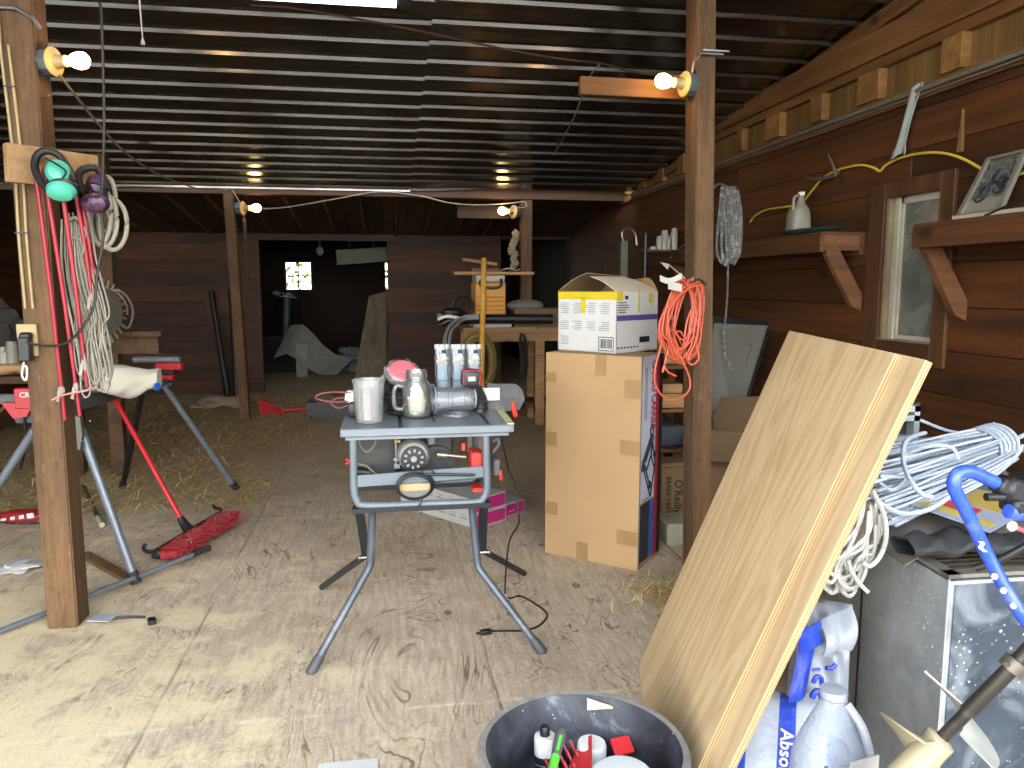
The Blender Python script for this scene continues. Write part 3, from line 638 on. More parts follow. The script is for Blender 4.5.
# ================================================================== LEFT: saw stand, broom, floor clutter
TUBEG = plain('grey_tube', '79828c', .4, .4)
SS = thing('saw_stand', 'grey folding saw stand with red clamps and black rubber feet', 'saw stand', (-1.65, 4.9, 0))
b = MB(); b.beam((-1.78, 4.12, .86), (-1.52, 5.55, .86), .09, .07, bev=.006); part('beam', b, plain('stand_grey', '55595d', .5, .3), SS)
legs = [((-1.50, 4.07, .80), (-1.262, 4.0, .0)), ((-1.72, 4.10, .80), (-2.30, 4.22, 0)), ((-1.47, 5.45, .84), (-1.106, 5.84, 0)), ((-1.62, 5.50, .82), (-1.95, 5.98, 0))]
for i, (p, q) in enumerate(legs):
    p, q = Vector(p), Vector(q); d = (q - p).normalized(); b = MB(); b.tube([p, q - d * .03], .021 if i != 3 else .02, 14); lg = part('leg', b, TUBEG if i != 3 else DKSTEEL, SS)
    b = MB(); b.tube([q - d * .075, q + Vector((0, 0, .012))], .0255, 14); part('rubber_foot', b, RUBBER, lg)
b = MB(); M = frame((-1.515, 4.03, .80), (1, -.1, 0), (0, 0, 1)); b.prism([(-.045, -.09), (.035, -.09), (.05, -.02), (.045, .07), (-.03, .09), (-.05, 0)], .03, M); part('bracket', b, plain('olive_bracket', '6f6f66', .5, .4, dirt='4c4538'), SS)
for px, py in ((82, 441), (90, 421)): b = MB(); b.ball(P(px, py, y=4.0), .006, 8, 5); part('rivet', b, STEEL, SS)
# ends: rollers and red clamps
def at2(px, py, y): return P(px, py, y=y)
b = MB(); b.tube([at2(134, 359.5, 5.5), at2(180, 359.5, 5.45)], .021, 14); part('roller', b, plain('roller_grey', '6b6e70', .5), SS)
b = MB(); p = at2(170, 366, 5.5); b.box(p, (.17, .07, .05), R(-8, 'Z'), .005); p = at2(165, 377, 5.5); b.box(p, (.13, .06, .035), R(-8, 'Z'), .004); part('clamp', b, REDP, SS)
b = MB(); p = at2(163, 372, 5.47); b.box(p, (.16, .05, .03), R(-8, 'Z'), .004); p = at2(164, 386, 5.47); b.blob(p, .05, (1.2, .6, .7), .3, 3); part('lock_lever', b, BLACK, SS)
b = MB(); b.tube([at2(-8, 399, 4.2), at2(22, 399, 4.1)], .026, 14); part('roller', b, MATS['roller_grey'], SS)
b = MB(); p0 = at2(15, 388, 4.08); p1 = at2(36, 408, 4.08); b.span((p0.x, 4.06, p1.z), (p1.x, 4.12, p0.z), bev=.004); p0 = at2(2, 403, 4.08); p1 = at2(36, 416, 4.08)
b.prism([(p0.x, p0.z), (p1.x, p0.z), (p1.x - .04, p1.z), (p0.x + .05, p1.z - .01)], .05, Matrix(((1, 0, 0, 0), (0, 0, 1, 4.07), (0, 1, 0, 0), (0, 0, 0, 1)))); part('clamp', b, REDP, SS)
p = at2(19, 395.3, 4.055); text('CRAFTSMAN', .036, frame((p.x, 4.056, p.z), (1, 0, 0), (0, 0, 1)), PAPER, 'lettering', SS, align='LEFT', bold=.0008)
b = MB(); b.tube([at2(24, 412, 4.1), at2(25, 450, 4.12), at2(20, 470, 4.2)], .006, 6, 4); part('hanging_strap', b, BLACK, SS)
# mitre saw on the stand with its white dust bag
MS = thing('mitre_saw', 'dark mitre saw with a white dust bag, standing on the grey saw stand', 'saw', (-1.62, 4.9, .895))
b = MB(); b.box((-1.64, 4.9, .925), (.42, .46, .06), R(-10, 'Z'), .01); b.lathe([(0, 0), (.16, 0), (.16, .02), (0, .02)], 24, T(-1.62, 4.85, .955)); part('base', b, plain('saw_grey', '3e4144', .5, .3), MS)
b = MB(); b.lathe([(0, -.02), (.13, -.02), (.14, 0), (.13, .02), (0, .02)], 24, T(-1.70, 4.9, 1.06) @ R(90, 'Y')); b.tube([(-1.72, 4.9, 1.08), (-1.86, 4.9, 1.10)], .05, 14); part('blade_housing', b, BLACK, MS)
b = MB(); b.box((-1.70, 4.72, 1.16), (.05, .22, .04), R(20, 'X'), .01); part('handle', b, BLACK, MS)
c = at2(132, 379, 4.55); b = MB()
def bagf(u, v):
    t = 2 * pi * v; L = .29; r = .072 * (.75 + .5 * sin(pi * min(1, u * 1.1 + .12))) * (1 + .07 * sin(5 * t + 9 * u) + .05 * sin(11 * u + 3 * t)); return c + Vector(((u - .5) * L, r * cos(t), r * 1.02 * sin(t) - .015 * sin(pi * u)))
b.sheet(bagf, 22, 26); b.add([bagf(0, k / 26) for k in range(26)], [list(range(26))]); b.add([bagf(1, k / 26) for k in range(26)], [list(range(26))]); part('dust_bag', b, plain('white_cloth', 'c4bfb0', .9, var=.04), MS)
b = MB(); b.lathe([(0, 0), (.022, 0), (.022, .012), (0, .014)], 14, aim(bagf(.97, .62) + Vector((.005, -.02, 0)), (1, -.5, .1))); part('bag_collar', b, plain('blue_plastic', '2a5fc0', .45), MS)
# red push broom
BR = thing('push_broom', 'red push broom lying with straw caught in its bristles', 'broom', (-1.11, 4.66, 0))
h0, h1 = Vector((-1.135, 4.86, .09)), Vector((-1.52, 4.62, .92)); h0 = P(184, 524, z=.12); h1 = P(113, 396, y=4.9)
b = MB(); b.tube([h0, h1], .014, 12); part('handle', b, plain('bright_red', 'c01f28', .35), BR)
e0, e1 = P(164, 561, z=.04), P(229, 520, z=.04); d = (e1 - e0); L = d.length; d.normalize(); sd = Vector((d.y, -d.x, 0)).normalized()
b = MB(); b.beam(e0 - sd * .05 + Vector((0, 0, .03)), e1 - sd * .05 + Vector((0, 0, .03)), .05, .05, bev=.008); part('block', b, BLACK, BR)
b = MB(); b.tube([h0 + (h1 - h0) * .05, h0, (e0 + e1) / 2 - sd * .05 + Vector((0, 0, .04))], [.02, .026, .035], 10, 3); part('socket', b, BLACK, BR)
b = MB(); rr = random.Random(2)
for i in range(1700):
    u = rr.random(); w = rr.uniform(-.05, .045); p = e0 + d * (u * L) + sd * (w + .015) + Vector((0, 0, rr.uniform(.0, .07))); q = p + sd * rr.uniform(.02, .05) + d * rr.uniform(-.025, .025) + Vector((0, 0, rr.uniform(-.012, .02))); q.z = max(q.z, .003); p.z = max(p.z, .004); b.tube([p, q], .0022, 3, cap=False)
b.beam(e0 + sd * .02 + Vector((0, 0, .028)), e1 + sd * .02 + Vector((0, 0, .028)), .10, .05, bev=.012)
part('bristles', b, plain('red_bristle', '9a2630', .8, var=.25, vs=40), BR, kind='stuff')
for k, (p, s_) in enumerate(((e0, -1), (e1, 1))):
    b = MB(); p = p - sd * .05; b.tube([p + Vector((0, 0, .05)), p + d * s_ * .03 - sd * .02 + Vector((0, 0, .06)), p + d * s_ * .02 - sd * .05 + Vector((0, 0, .07)), p + d * s_ * .0 - sd * .05 + Vector((0, 0, .09))], .011, 8, 4); part('hook', b, BLACK, BR)
STRAW = None
s = N('straw_blades'); STRAW = s.pbr(s.ramp(s.island(), [(0., lin('7a6234')), (.5, lin('b59a5c')), (1., lin('d8c48e'))]), .7)
def straw(b, n, fn, rr, l=(.05, .2), w=.0025):
    for _ in range(n):
        c = fn(); a = rr.uniform(0, 2 * pi); L = rr.uniform(*l); t = Vector((cos(a), sin(a), rr.uniform(-.12, .25))); s_ = Vector((-sin(a), cos(a), 0)) * w
        p0 = c - t * L / 2; p2 = c + t * L / 2; p1 = c + Vector((0, 0, L * .08)) + s_ * rr.uniform(-4, 4)
        for q in (p0, p1, p2): q.z = max(q.z, .004)
        b.add([p0 - s_, p0 + s_, p1 + s_ * 1.1, p1 - s_ * 1.1, p2 + s_ * .5, p2 - s_ * .5], [(0, 1, 2, 3), (3, 2, 4, 5)])
b = MB(); rr = random.Random(8); straw(b, 45, lambda: e0 + d * rr.uniform(.1, L) + sd * rr.uniform(-.0, .07) + Vector((0, 0, rr.uniform(.055, .075))), rr, (.04, .13), .0018); part('straw', b, STRAW, BR, kind='stuff')
# straw spread over the floor at left back
b = MB(); rr = random.Random(4)
def hay():
    while True:
        x, y = rr.uniform(-4.2, .1), rr.uniform(5.3, 10.6); edge = -1.0 - .15 * sin(3 * y) + .5 * max(0, (y - 7) / 3)
        if x < edge or rr.random() < .10: return Vector((x, y, rr.uniform(.003, .045)))
straw(b, 9000, hay, rr, (.06, .28), .0035)
solo('straw', b, STRAW, 'loose straw scattered over the floor around the left back post', 'straw', kind='stuff', smooth=0)
b = MB(); straw(b, 420, lambda: Vector((1.42 + rr.gauss(0, .14), 3.35 + rr.gauss(0, .16), rr.uniform(.003, .05))), rr, (.04, .2), .002)
solo('straw', b, STRAW, 'tuft of dry straw on the floor between cardboard box and plywood', 'straw', kind='stuff', smooth=0)
b = MB(); straw(b, 150, lambda: Vector((rr.uniform(-1.9, -.6), rr.uniform(3.4, 5.4), .004)), rr, (.03, .13), .0018); straw(b, 120, lambda: Vector((rr.uniform(-1.0, 1.0), rr.uniform(2.5, 5), .003)), rr, (.02, .06), .001)
solo('straw', b, STRAW, 'thin scattered straw bits on the plywood floor at left front', 'straw', kind='stuff', smooth=0)
# pipe, tag, scraps
b = MB(); p, q = P(-40, 647, z=.018), P(209, 548, z=.06); b.tube([p, q], .0125, 12); PI_ = thing('metal_pipe', 'grey metal pipe on the floor behind the left post', 'pipe', p); part('tube', b, TUBEG, PI_)
dd = (q - p).normalized(); b = MB(); b.tube([q - dd * .11, q + dd * .005], .017, 12); part('grip', b, RUBBER, PI_)
TG = thing('tagged_strap', 'black strap with a pale grey tag on the floor by the left post', 'strap', P(120, 618, z=0))
b = MB(); b.tube([P(105, 619, z=.012), P(125, 617, z=.01), P(145, 617, z=.01)], .006, 6, 4); b.box(P(152, 621, z=.012), (.035, .05, .022), R(20, 'Z'), .004); part('strap', b, BLACK, TG)
b = MB(); b.box(P(102, 618, z=.02), (.10, .07, .004), R(-12, 'Z')); part('tag', b, plain('grey_tag', 'a7adb6', .6), TG)
b = MB(); b.beam(P(84, 554, z=.012), P(129, 579, z=.012), .06, .022, bev=.002); solo('wood_scrap', b, wood('brown_scrap', '4a3524', '6e5238', 1, 12), 'flat brown wood strip lying right of the left post', 'wood')
GT = thing('green_tool', 'green handled tool with a white tip lying behind the left post', 'tool', P(95, 508, z=0))
b = MB(); b.tube([P(83, 485, z=.02), P(98, 518, z=.02)], .014, 10); part('handle', b, plain('dark_green', '2d4a2c', .5), GT)
b = MB(); b.tube([P(98, 518, z=.02), P(102, 525, z=.02)], [.019, .017], 10); part('tip', b, WPAINT, GT)
b = MB(); c = P(18, 566, z=.02); b.blob(c, .10, (1.0, 1.1, .18), .45, 5, 20, 12); solo('crumpled_paper', b, PAPER, 'crumpled white paper on the floor at the far left edge', 'paper')
BG = thing('red_bag', 'small red and black printed bag lying left of the left post', 'bag', P(24, 520, z=0))
b = MB(); c = P(24, 516, z=.045); b.blob(c, .2, (.85, .35, .22), .10, 9, 22, 14); part('bag_body', b, plain('bag_red', 'a3202c', .5, dirt='1b1518', dk=.9, vs=6), BG)
text('BEAR', .07, frame(P(25, 511, z=.10) + Vector((0, -.045, 0)), (1, .12, 0), (0, .5, 1)), PAPER, 'lettering', BG, bold=.003) if False else None
b = MB()
for k, (w_, h_) in enumerate(((.035, .018), (.03, .022), (.03, .024), (.042, .034))): b.box(c + Vector((-.085 + .052 * k, -.078, .004 + .006 * k)), (w_, .006, h_), R(-8, 'Y'), .004)
part('print', b, PAPER, BG, smooth=0)
b = MB(); b.blob(c + Vector((.02, .01, -.03)), .19, (.8, .36, .12), .15, 6, 20, 10); part('dark_side', b, plain('bag_black', '201d1d', .6, dirt='b59a30', dk=.6, vs=25), BG)
b = MB(); b.span((P(318, 764, z=.002).x, P(318, 767, z=.002).y - .12, .001), (P(378, 764, z=.002).x, P(350, 761, z=.002).y, .004)); solo('paper_sheet', b, PAPER, 'white paper sheet at the bottom edge of the floor', 'paper')
b = MB(); rr = random.Random(31)
for k in range(7):
    c = Vector((-2.35 + rr.uniform(-.5, .35), 4.7 + rr.uniform(-.2, .9), .02)); a = rr.uniform(0, 6.28); b.tube([c, c + Vector((.25 * cos(a), .25 * sin(a), .16)), c + Vector((.5 * cos(a + .4), .5 * sin(a + .4), .05 + rr.uniform(0, .5)))], .007, 5, 4)
solo('dead_branches', b, plain('branch_bark', '3a3026', .9), 'tangle of dead twigs under the saw stand at far left', 'branches')
# ================================================================== CENTRE: table saw and what stands on it
TS = thing('table_saw', 'grey benchtop table saw on a folding stand with bent tube legs', 'table saw', (.17, 3.4, 0))
TZ = .92; TX0, TX1, TY0, TY1 = -.188, .535, 3.175, 3.63
b = MB(); b.span((TX0, TY0, TZ - .034), (TX1, TY1, TZ), bev=.004); b.span((TX0 + .02, TY0 + .02, TZ - .05), (TX1 - .02, TY1 - .02, TZ - .034))
TT = part('table_top', b, GREYP, TS)
b = MB()
for x in (.05, .42): b.span((x, TY0 + .001, TZ + .0002), (x + .016, TY1 - .001, TZ + .0012))
b.span((.2, 3.3, TZ + .0002), (.21, 3.52, TZ + .0014)); part('slot', b, DKSTEEL, TT)
TF = plain('frame_grey', '6a757e', .45, .1, dirt='5d5f5c', vs=6)
for nm, y in (('front', 3.215), ('rear', 3.58)):
    q = lambda px, py: P(px, py, y=3.215)
    pts = [q(353, 437), q(353.5, 470), q(354, 490), q(357, 500), q(366, 505.5), q(420, 504), q(474, 502), q(483, 498), q(487, 488), q(486.5, 465), q(486, 432)]
    pts = [Vector((p.x, y, p.z)) for p in pts]; pts[0].z = pts[-1].z = TZ - .036; b = MB(); b.tube(pts, .0165, 14, 5); part('tube_frame', b, TF, TS)
    a, c = q(356, 487), q(484, 477); a2, c2 = q(356, 475.5), q(484, 466)
    b = MB(); b.hexa([(a.x, y - .004, a.z), (c.x, y - .004, c.z), (c.x, y + .004, c.z), (a.x, y + .004, a.z), (a2.x, y - .004, a2.z), (c2.x, y - .004, c2.z), (c2.x, y + .004, c2.z), (a2.x, y + .004, a2.z)])
    if nm == 'front': part('cross_plate', b, TF, TS)
# stand: angle bars and bent legs
b = MB(); a, c = P(352, 512, y=3.19), P(491, 504, y=3.19); zc = (a.z + c.z) / 2
for y in (3.215, 3.58): b = MB(); b.beam((a.x, y, zc - .003), (c.x, y, zc - .003), .045, .02); part('stand_rail', b, DKSTEEL, TS)
LEG = plain('leg_grey', '596069', .42, .35, dirt='9b978c', vs=12); F0 = [Vector(p) for p in ((-.304, 2.945, .0), (.608, 2.963, .0), (-.334, 3.785, .0), (.693, 3.805, .0))]
def legp(top, mid, foot, r=.0165):
    foot = foot + Vector((0, 0, r * .9)); d = (foot - mid).normalized(); e = (mid - top).normalized(); b = MB()
    b.tube([top, mid - e * .05, mid - e * .02, mid + (d - e) * .004, mid + d * .02, mid + d * .05, foot], r, 14, 3); return b, foot, d
zt = zc - .015
for i, (tp, md) in enumerate(((P(372.5, 497, y=3.30), P(370, 566, y=3.13)), (P(471, 492, y=3.30), P(478, 567, y=3.13)))):
    tp.z = zt; b, ft, d = legp(tp, md, F0[i]); lg = part('leg', b, LEG, TS)
    b = MB(); b.tube([ft - d * .055, ft - d * .03, ft + d * .012], [.0165, .021, .021], 12); b.ball(ft + d * .012, .021, 10, 6); part('foot_cap', b, plain('foot_grey', '4a4c50', .6), lg)
for i, (tp, md) in enumerate(((P(358, 514, y=3.40), P(366.5, 556, y=3.44)), (P(484, 508, y=3.40), P(482, 551, y=3.44)))):
    tp.z = zt; b = MB(); b.beam(tp, md, .04, .008, (0, 1, 0)); part('hinge_bar', b, DKSTEEL, TS)
    b = MB(); ft = F0[2 + i] + Vector((0, 0, .015)); b.tube([md, md + (ft - md) * .06 + Vector((0, 0, .004)), ft], .0155, 12); lg = part('leg', b, plain('leg_dark', '3a3a3c', .5, .3), TS)
    b = MB(); b.tube([md + Vector((-.03, -.02, 0)), md + Vector((.03, -.02, 0))], .006, 8); b.ball(md + Vector((-.03, -.02, 0)), .011, 8, 5); b.ball(md + Vector((.03, -.02, 0)), .011, 8, 5); part('bolt', b, STEEL, lg)
# body and motor under the table
y = 3.42; g = lambda px, py, yy=3.36: P(px, py, y=yy)
b = MB(); a, c = g(358, 478, 3.42), g(400, 437, 3.42); b.span((a.x, 3.42, a.z), (c.x, 3.45, TZ - .05)); a, c = g(395, 474, 3.42), g(452, 437, 3.42); b.span((a.x, 3.42, a.z + .01), (c.x, 3.45, TZ - .05), bev=.004)
m = g(436, 463, 3.43); b.lathe([(0, 0), (.085, 0), (.085, .03), (0, .03)], 30, aim(m, (0, -1, 0))); part('body_panel', b, plain('body_black', '26282b', .5, dirt='55524c', vs=8), TS)
mc = g(413.5, 455, 3.33); b = MB(); b.lathe([(0, -.09), (.07, -.09), (.073, -.01), (.066, .012), (.058, .02), (0, .02)], 28, aim(mc, (0, -1, 0))); mo = part('motor', b, plain('motor_grey', '8b8b86', .5, .3, dirt='5e5a52'), TS)
b = MB(); b.lathe([(0, .019), (.056, .019), (.053, .028), (0, .03)], 28, aim(mc + Vector((0, 0, -.012)), (0, -1, 0))); vc = part('vent_cover', b, BLACK, mo)
b = MB(); b.lathe([(0, .028), (.014, .028), (.013, .034), (0, .034)], 16, aim(mc + Vector((0, 0, -.012)), (0, -1, 0)))
for k in range(10):
    t = 2 * pi * k / 10 + .2; b.box(mc + Vector((.037 * cos(t), -.030, -.012 + .037 * sin(t))), (.009, .004, .013), R(-math.degrees(t) + 90, 'Y'))
part('vent_slots', b, plain('slot_grey', '8f8f8c', .6), vc)
b = MB(); p, q = g(437, 454.5), g(466, 457); b.tube([p, p.lerp(q, .3)], .011, 10); b.tube([p.lerp(q, .3), q], .0075, 10)
for k in range(7): c = p.lerp(q, .02 + .05 * k); b.tube([c, c + (q - p).normalized() * .004], .014, 10)
part('lead_screw', b, plain('greasy_steel', 'a29c8c', .4, .7), TS)
b = MB(); b.tube([g(396, 438), g(396.5, 468)], .006, 8); b.box(g(397, 466), (.026, .02, .02)); b.box(g(396, 459), (.02, .02, .012)); part('height_rod', b, STEEL, TS)
b = MB(); b.box(g(397.5, 441), (.03, .02, .016), None, .003); part('brass_clamp', b, plain('brass_yellow', 'a68a4a', .5, .4), TS)
b = MB(); a, c = g(428, 444, 3.34), g(435, 435, 3.34); b.span((a.x, 3.32, a.z), (c.x, 3.36, c.z), bev=.004); part('switch_box', b, plain('motor_box', '6f706e', .6), TS)
b = MB(); a, c = g(470.5, 470, 3.28), g(482, 451, 3.28); b.span((a.x, 3.25, a.z), (c.x, 3.36, c.z), bev=.006); a, c = g(461.5, 451, 3.3), g(465.5, 443, 3.3); b.span((a.x, 3.30, a.z), (c.x, 3.34, c.z), bev=.003); part('red_gearbox', b, plain('red_plastic', 'd0322c', .45, dirt='a08a70'), TS)
b = MB(); a, c = g(472, 490, 3.3), g(482, 486, 3.3); b.span((a.x, 3.26, a.z), (c.x, 3.36, c.z)); part('red_latch', b, MATS['red_plastic'], TS)
b = MB(); a, c = g(467.5, 452, 3.38), g(472, 437, 3.38); b.span((a.x, 3.38, a.z), (c.x, 3.40, TZ - .05)); a, c = g(478, 450, 3.38), g(483, 437, 3.38); b.span((a.x, 3.38, a.z), (c.x, 3.40, TZ - .05)); part('hanger', b, plain('rusty_grey', '7f6a60', .6, .3), TS)
b = MB(); b.tube([g(360, 437, 3.3), g(360, 445, 3.3), g(367, 452, 3.3), g(375, 444, 3.3), g(375, 437, 3.3)], .004, 6, 4); part('guard_bracket', b, plain('bracket_tan', '8d8266', .5, .5), TS); b = MB(); b.tube([g(358, 464, 3.3), g(366, 466, 3.3), g(372, 471, 3.3), g(376, 474, 3.3)], .004, 6, 4); part('guard_bracket', b, plain('bracket_tan', '8d8266', .5, .5), TS)
b = MB(); b.tube([g(357, 472, 3.32), g(370, 473, 3.32)], .022, 12); part('dust_port', b, BLACK, TS)
b = MB(); b.tube([g(346, 459, 3.3), g(350, 461.5, 3.3), g(346, 464, 3.3)], .007, 8); part('red_knob', b, MATS['red_plastic'], TS)
b = MB(); b.tube([g(424, 474.5, 3.19), g(475, 475, 3.19)], .006, 8); b.tube([g(421, 471, 3.195), g(430, 470, 3.19), g(436, 474, 3.19)], .003, 6, 4); part('lever', b, BLACK, TS)
b = MB(); p = g(495, 465, 3.42); b.box(p, (.03, .12, .075), None, .006); b.tube([g(493, 442, 3.4), g(497, 439, 3.4), g(499, 444, 3.4), g(493, 452, 3.4)], .007, 8, 4); part('crank', b, plain('crank_grey', '63656a', .5), TS)
b = MB(); b.tube([g(500.5, 470, 3.36), g(501, 480, 3.36)], .008, 8); part('crank_knob', b, MATS['red_plastic'], TS)
b = MB(); p = g(415, 486.5, 3.185); rr = random.Random(6)
for k in range(5):
    o = Vector((rr.uniform(-.003, .003), -.006 * k + .01, rr.uniform(-.004, .004))); f = 1 - .035 * k
    b.tube([p + o + Vector((.079 * f * cos(a * pi / 8), 0, .056 * f * sin(a * pi / 8))) for a in range(16)], .0042, 6, 2, closed=True)
b.tube([p + Vector((.03, -.01, -.05)), p + Vector((.02, -.012, -.075)), p + Vector((.012, -.01, -.08))], .004, 6, 3); part('power_lead', b, BLACK, TS)
b = MB(); a, c = g(399.5, 491, 3.2), g(430.5, 483, 3.2); b.span((a.x, 3.196, a.z), (c.x, 3.209, c.z)); part('kraft_patch', b, plain('kraft', 'b59a74', .8), TS)
b = MB(); p, q = P(494, 403, z=TZ), P(511, 425, z=TZ); b.beam(p + Vector((0, 0, .004)), q + Vector((0, .004, .004)), .03, .004); part('rip_scale', b, plain('scale_yellow', 'd6cfa0', .6, dirt='8d8255', vs=30), TS)
# blade guard standing on the table at its right
BGd = thing('blade_guard', 'dark clear blade guard with red handle at the right edge of the table saw', 'blade guard', (.47, 3.6, TZ))
b = MB(); b.prism([(-.07, 0), (.085, 0), (.115, .05), (.10, .10), (.07, .125), (-.07, .13)], .03, frame(P(500, 410, y=3.58), (1, .15, 0), (0, 0, 1))); part('guard_shell', b, clear('smoky_plastic', (.55, .57, .58), 1.2, .25, (.35, .36, .37), .2), BGd)
b = MB(); a, c = P(481.5, 400.5, y=3.53), P(499.5, 387.5, y=3.53); b.span((a.x, 3.525, a.z), (c.x, 3.53, c.z)); part('warning_label', b, PAPER, BGd)
b = MB(); b.beam(P(512.5, 402, y=3.5), P(515.5, 417, y=3.46), .02, .016, bev=.003); part('handle', b, MATS['red_plastic'], BGd)
# ---- things on the table
o = P(369.5, 422.5, z=TZ); MC = thing('measuring_cup', 'tall clear measuring cup with printed scales at left front of the table saw', 'measuring cup', o); Mo = Matrix.Translation(o)
hc = .188; b = MB(); b.lathe([(0, .003), (.053, .003), (.056, .012), (.067, hc - .012), (.071, hc - .01), (.071, hc), (.066, hc), (.064, hc - .012), (.0535, .014), (0, .006)], 36, Mo, cap=False); part('cup_wall', b, clear('measuring_plastic', (.95, .96, .97), .9, .24, (.62, .64, .65), .12), MC)  # whitish diffuse share paints in light caught by the clear wall
b = MB()
for (t0, n) in ((4.05, 13), (4.75, 9), (5.6, 13)):
    for k in range(n):
        z = .03 + .145 * k / n; r = .0565 + .0105 * (z / hc) + .0012; c = Vector((r * cos(t0), r * sin(t0), z)); b.box(o + c, (.010 if k % 3 else .016, .0005, .0014), R(math.degrees(t0) + 90, 'Z'))
part('scale_print', b, GREYINK, MC)
b = MB(); t0 = 4.42; 
for k in range(3): t = t0 + .16 * k; b.hexa([(o.x + .058 * cos(t) - .004, o.y + .058 * sin(t), TZ + .02), (o.x + .058 * cos(t) + .004, o.y + .058 * sin(t), TZ + .02), (o.x + .0575 * cos(t) + .004, o.y + .057 * sin(t), TZ + .02), (o.x + .0575 * cos(t) - .004, o.y + .057 * sin(t), TZ + .02)] + [(o.x + .067 * cos(t) - .004, o.y + .067 * sin(t), TZ + .16), (o.x + .067 * cos(t) + .004, o.y + .067 * sin(t), TZ + .16), (o.x + .066 * cos(t) + .004, o.y + .066 * sin(t), TZ + .16), (o.x + .066 * cos(t) - .004, o.y + .066 * sin(t), TZ + .16)])
part('ridge', b, plain('milky_plastic', 'a8a5a0', .5), MC)
b = MB(); b.tube([o + Vector((-.01, .01, .008)), o + Vector((-.014, .02, .15))], .012, 10); solo('stir_stick', b, plain('pinkish_white', 'b39f96', .6), 'pale stick standing inside the tall clear measuring cup', 'stick')
o = P(417, 417.5, z=TZ); JM = thing('mason_jar_mug', 'glass mason jar mug with a handle and pale cloth inside, on table saw', 'jar', o); Mo = Matrix.Translation(o)
b = MB(); b.lathe([(0, .004), (.045, .003), (.058, .01), (.064, .03), (.066, .10), (.063, .14), (.05, .165), (.044, .172), (.044, .178), (.048, .18), (.048, .186), (.045, .189), (.048, .192), (.048, .198), (.045, .201), (.046, .212), (.043, .214), (.041, .21), (.041, .172), (.058, .14), (.061, .10), (.059, .03), (.05, .014), (0, .012)], 40, Mo, cap=False); part('glass_body', b, GLASS, JM)
b = MB(); b.tube([o + Vector((-.060, -.01, .142)), o + Vector((-.088, -.016, .146)), o + Vector((-.10, -.018, .12)), o + Vector((-.10, -.018, .07)), o + Vector((-.09, -.016, .045)), o + Vector((-.060, -.01, .042))], .009, 10, 5); part('handle', b, clear('handle_glass', (.9, .93, .92), 1.3, .12), JM)
CL = MB(); CL.blob(o + Vector((0, 0, .055)), .05, (1.02, 1.02, .82), .35, 4, 26, 18); CL.tube([o + Vector((.0, 0, .07)), o + Vector((.006, -.01, .11)), o + Vector((-.006, 0, .15))], [.034, .026, .010], 10, 4)
solo('cloth', CL, plain('cream_cloth', 'dcd8bd', .9, dirt='b3ad88', vs=30), 'crumpled cream cloth stuffed inside the glass mason jar mug', 'cloth')
o = P(456, 416, z=TZ); LD = MB(); LD.lathe([(0, .0), (.058, .0), (.062, .004), (.060, .014), (.055, .016), (.053, .006), (0, .005)], 32, T(o.x, o.y, TZ), cap=False); solo('cup_lid', LD, CPLAST, 'clear round lid lying flat under the tipped plastic cup', 'lid')
CP = thing('plastic_cup', 'clear plastic cup lying on its side on table saw', 'cup', (o.x, o.y, TZ + .017)); c = Vector((P(434, 400, y=3.45).x, 3.45, TZ + .017 + .055)); Mo = aim(c, (1, .10, 0))
b = MB(); b.lathe([(.062, -.004), (.064, 0), (.062, .004), (.058, .01), (.053, .13), (.051, .172), (.044, .186), (.0, .187), (0, .183), (.042, .182), (.048, .17), (.0555, .012), (.058, 0)], 36, Mo, cap=False); part('cup_wall', b, CPLAST, CP)
b = MB(); b.lathe([(.0625, -.001), (.066, 0), (.0625, .002)], 36, Mo, cap=False); b.lathe([(.043, .183), (.047, .186), (.043, .189)], 30, Mo, cap=False); part('rim', b, plain('clear_rim', 'c9d0d6', .25), CP)
PT = thing('power_tool', 'black cordless tool with red trim standing upright behind the tipped cup', 'power tool', (P(478, 400, y=3.50).x, 3.50, TZ)); bx = P(471, 378, y=3.47)
b = MB(); b.tube([(bx.x + .045, 3.52, TZ + .0), (bx.x + .05, 3.52, TZ + .05), (bx.x + .03, 3.50, TZ + .10), (bx.x + .012, 3.48, bx.z - .03), bx], [.032, .033, .03, .028, .03], 14, 4); part('grip', b, plain('tool_black', '2b2b2e', .5, dirt='6b6660', vs=14), PT)
for k in range(4):
    z = TZ + .02 + .022 * k; b = MB() if k == 0 else b; b.tube([(bx.x + .052 - .006 * k + .034 * cos(a * pi / 8), 3.52 - .003 * k + .034 * sin(a * pi / 8), z) for a in range(16)], .003, 5, 1, closed=True)
part('grip_ribs', b, BLACK, PT)
b = MB(); b.box(bx, (.094, .07, .085), R(4, 'Y'), .022, 3); hd = part('battery', b, MATS['tool_black'], PT)
b = MB(); a = [(-.036, -.03), (-.038, .026), (-.026, .036), (.026, .036), (.038, .026), (.036, -.03)]; b.tube([bx + Vector((x, -.034, z)) for x, z in a], .0025, 6, 3); part('red_trim', b, plain('trim_red', 'c23a44', .5), hd)
b = MB(); b.box(bx + Vector((0, -.036, .0)), (.032, .003, .02)); part('badge', b, plain('badge_cream', 'd8c9b8', .6), hd)
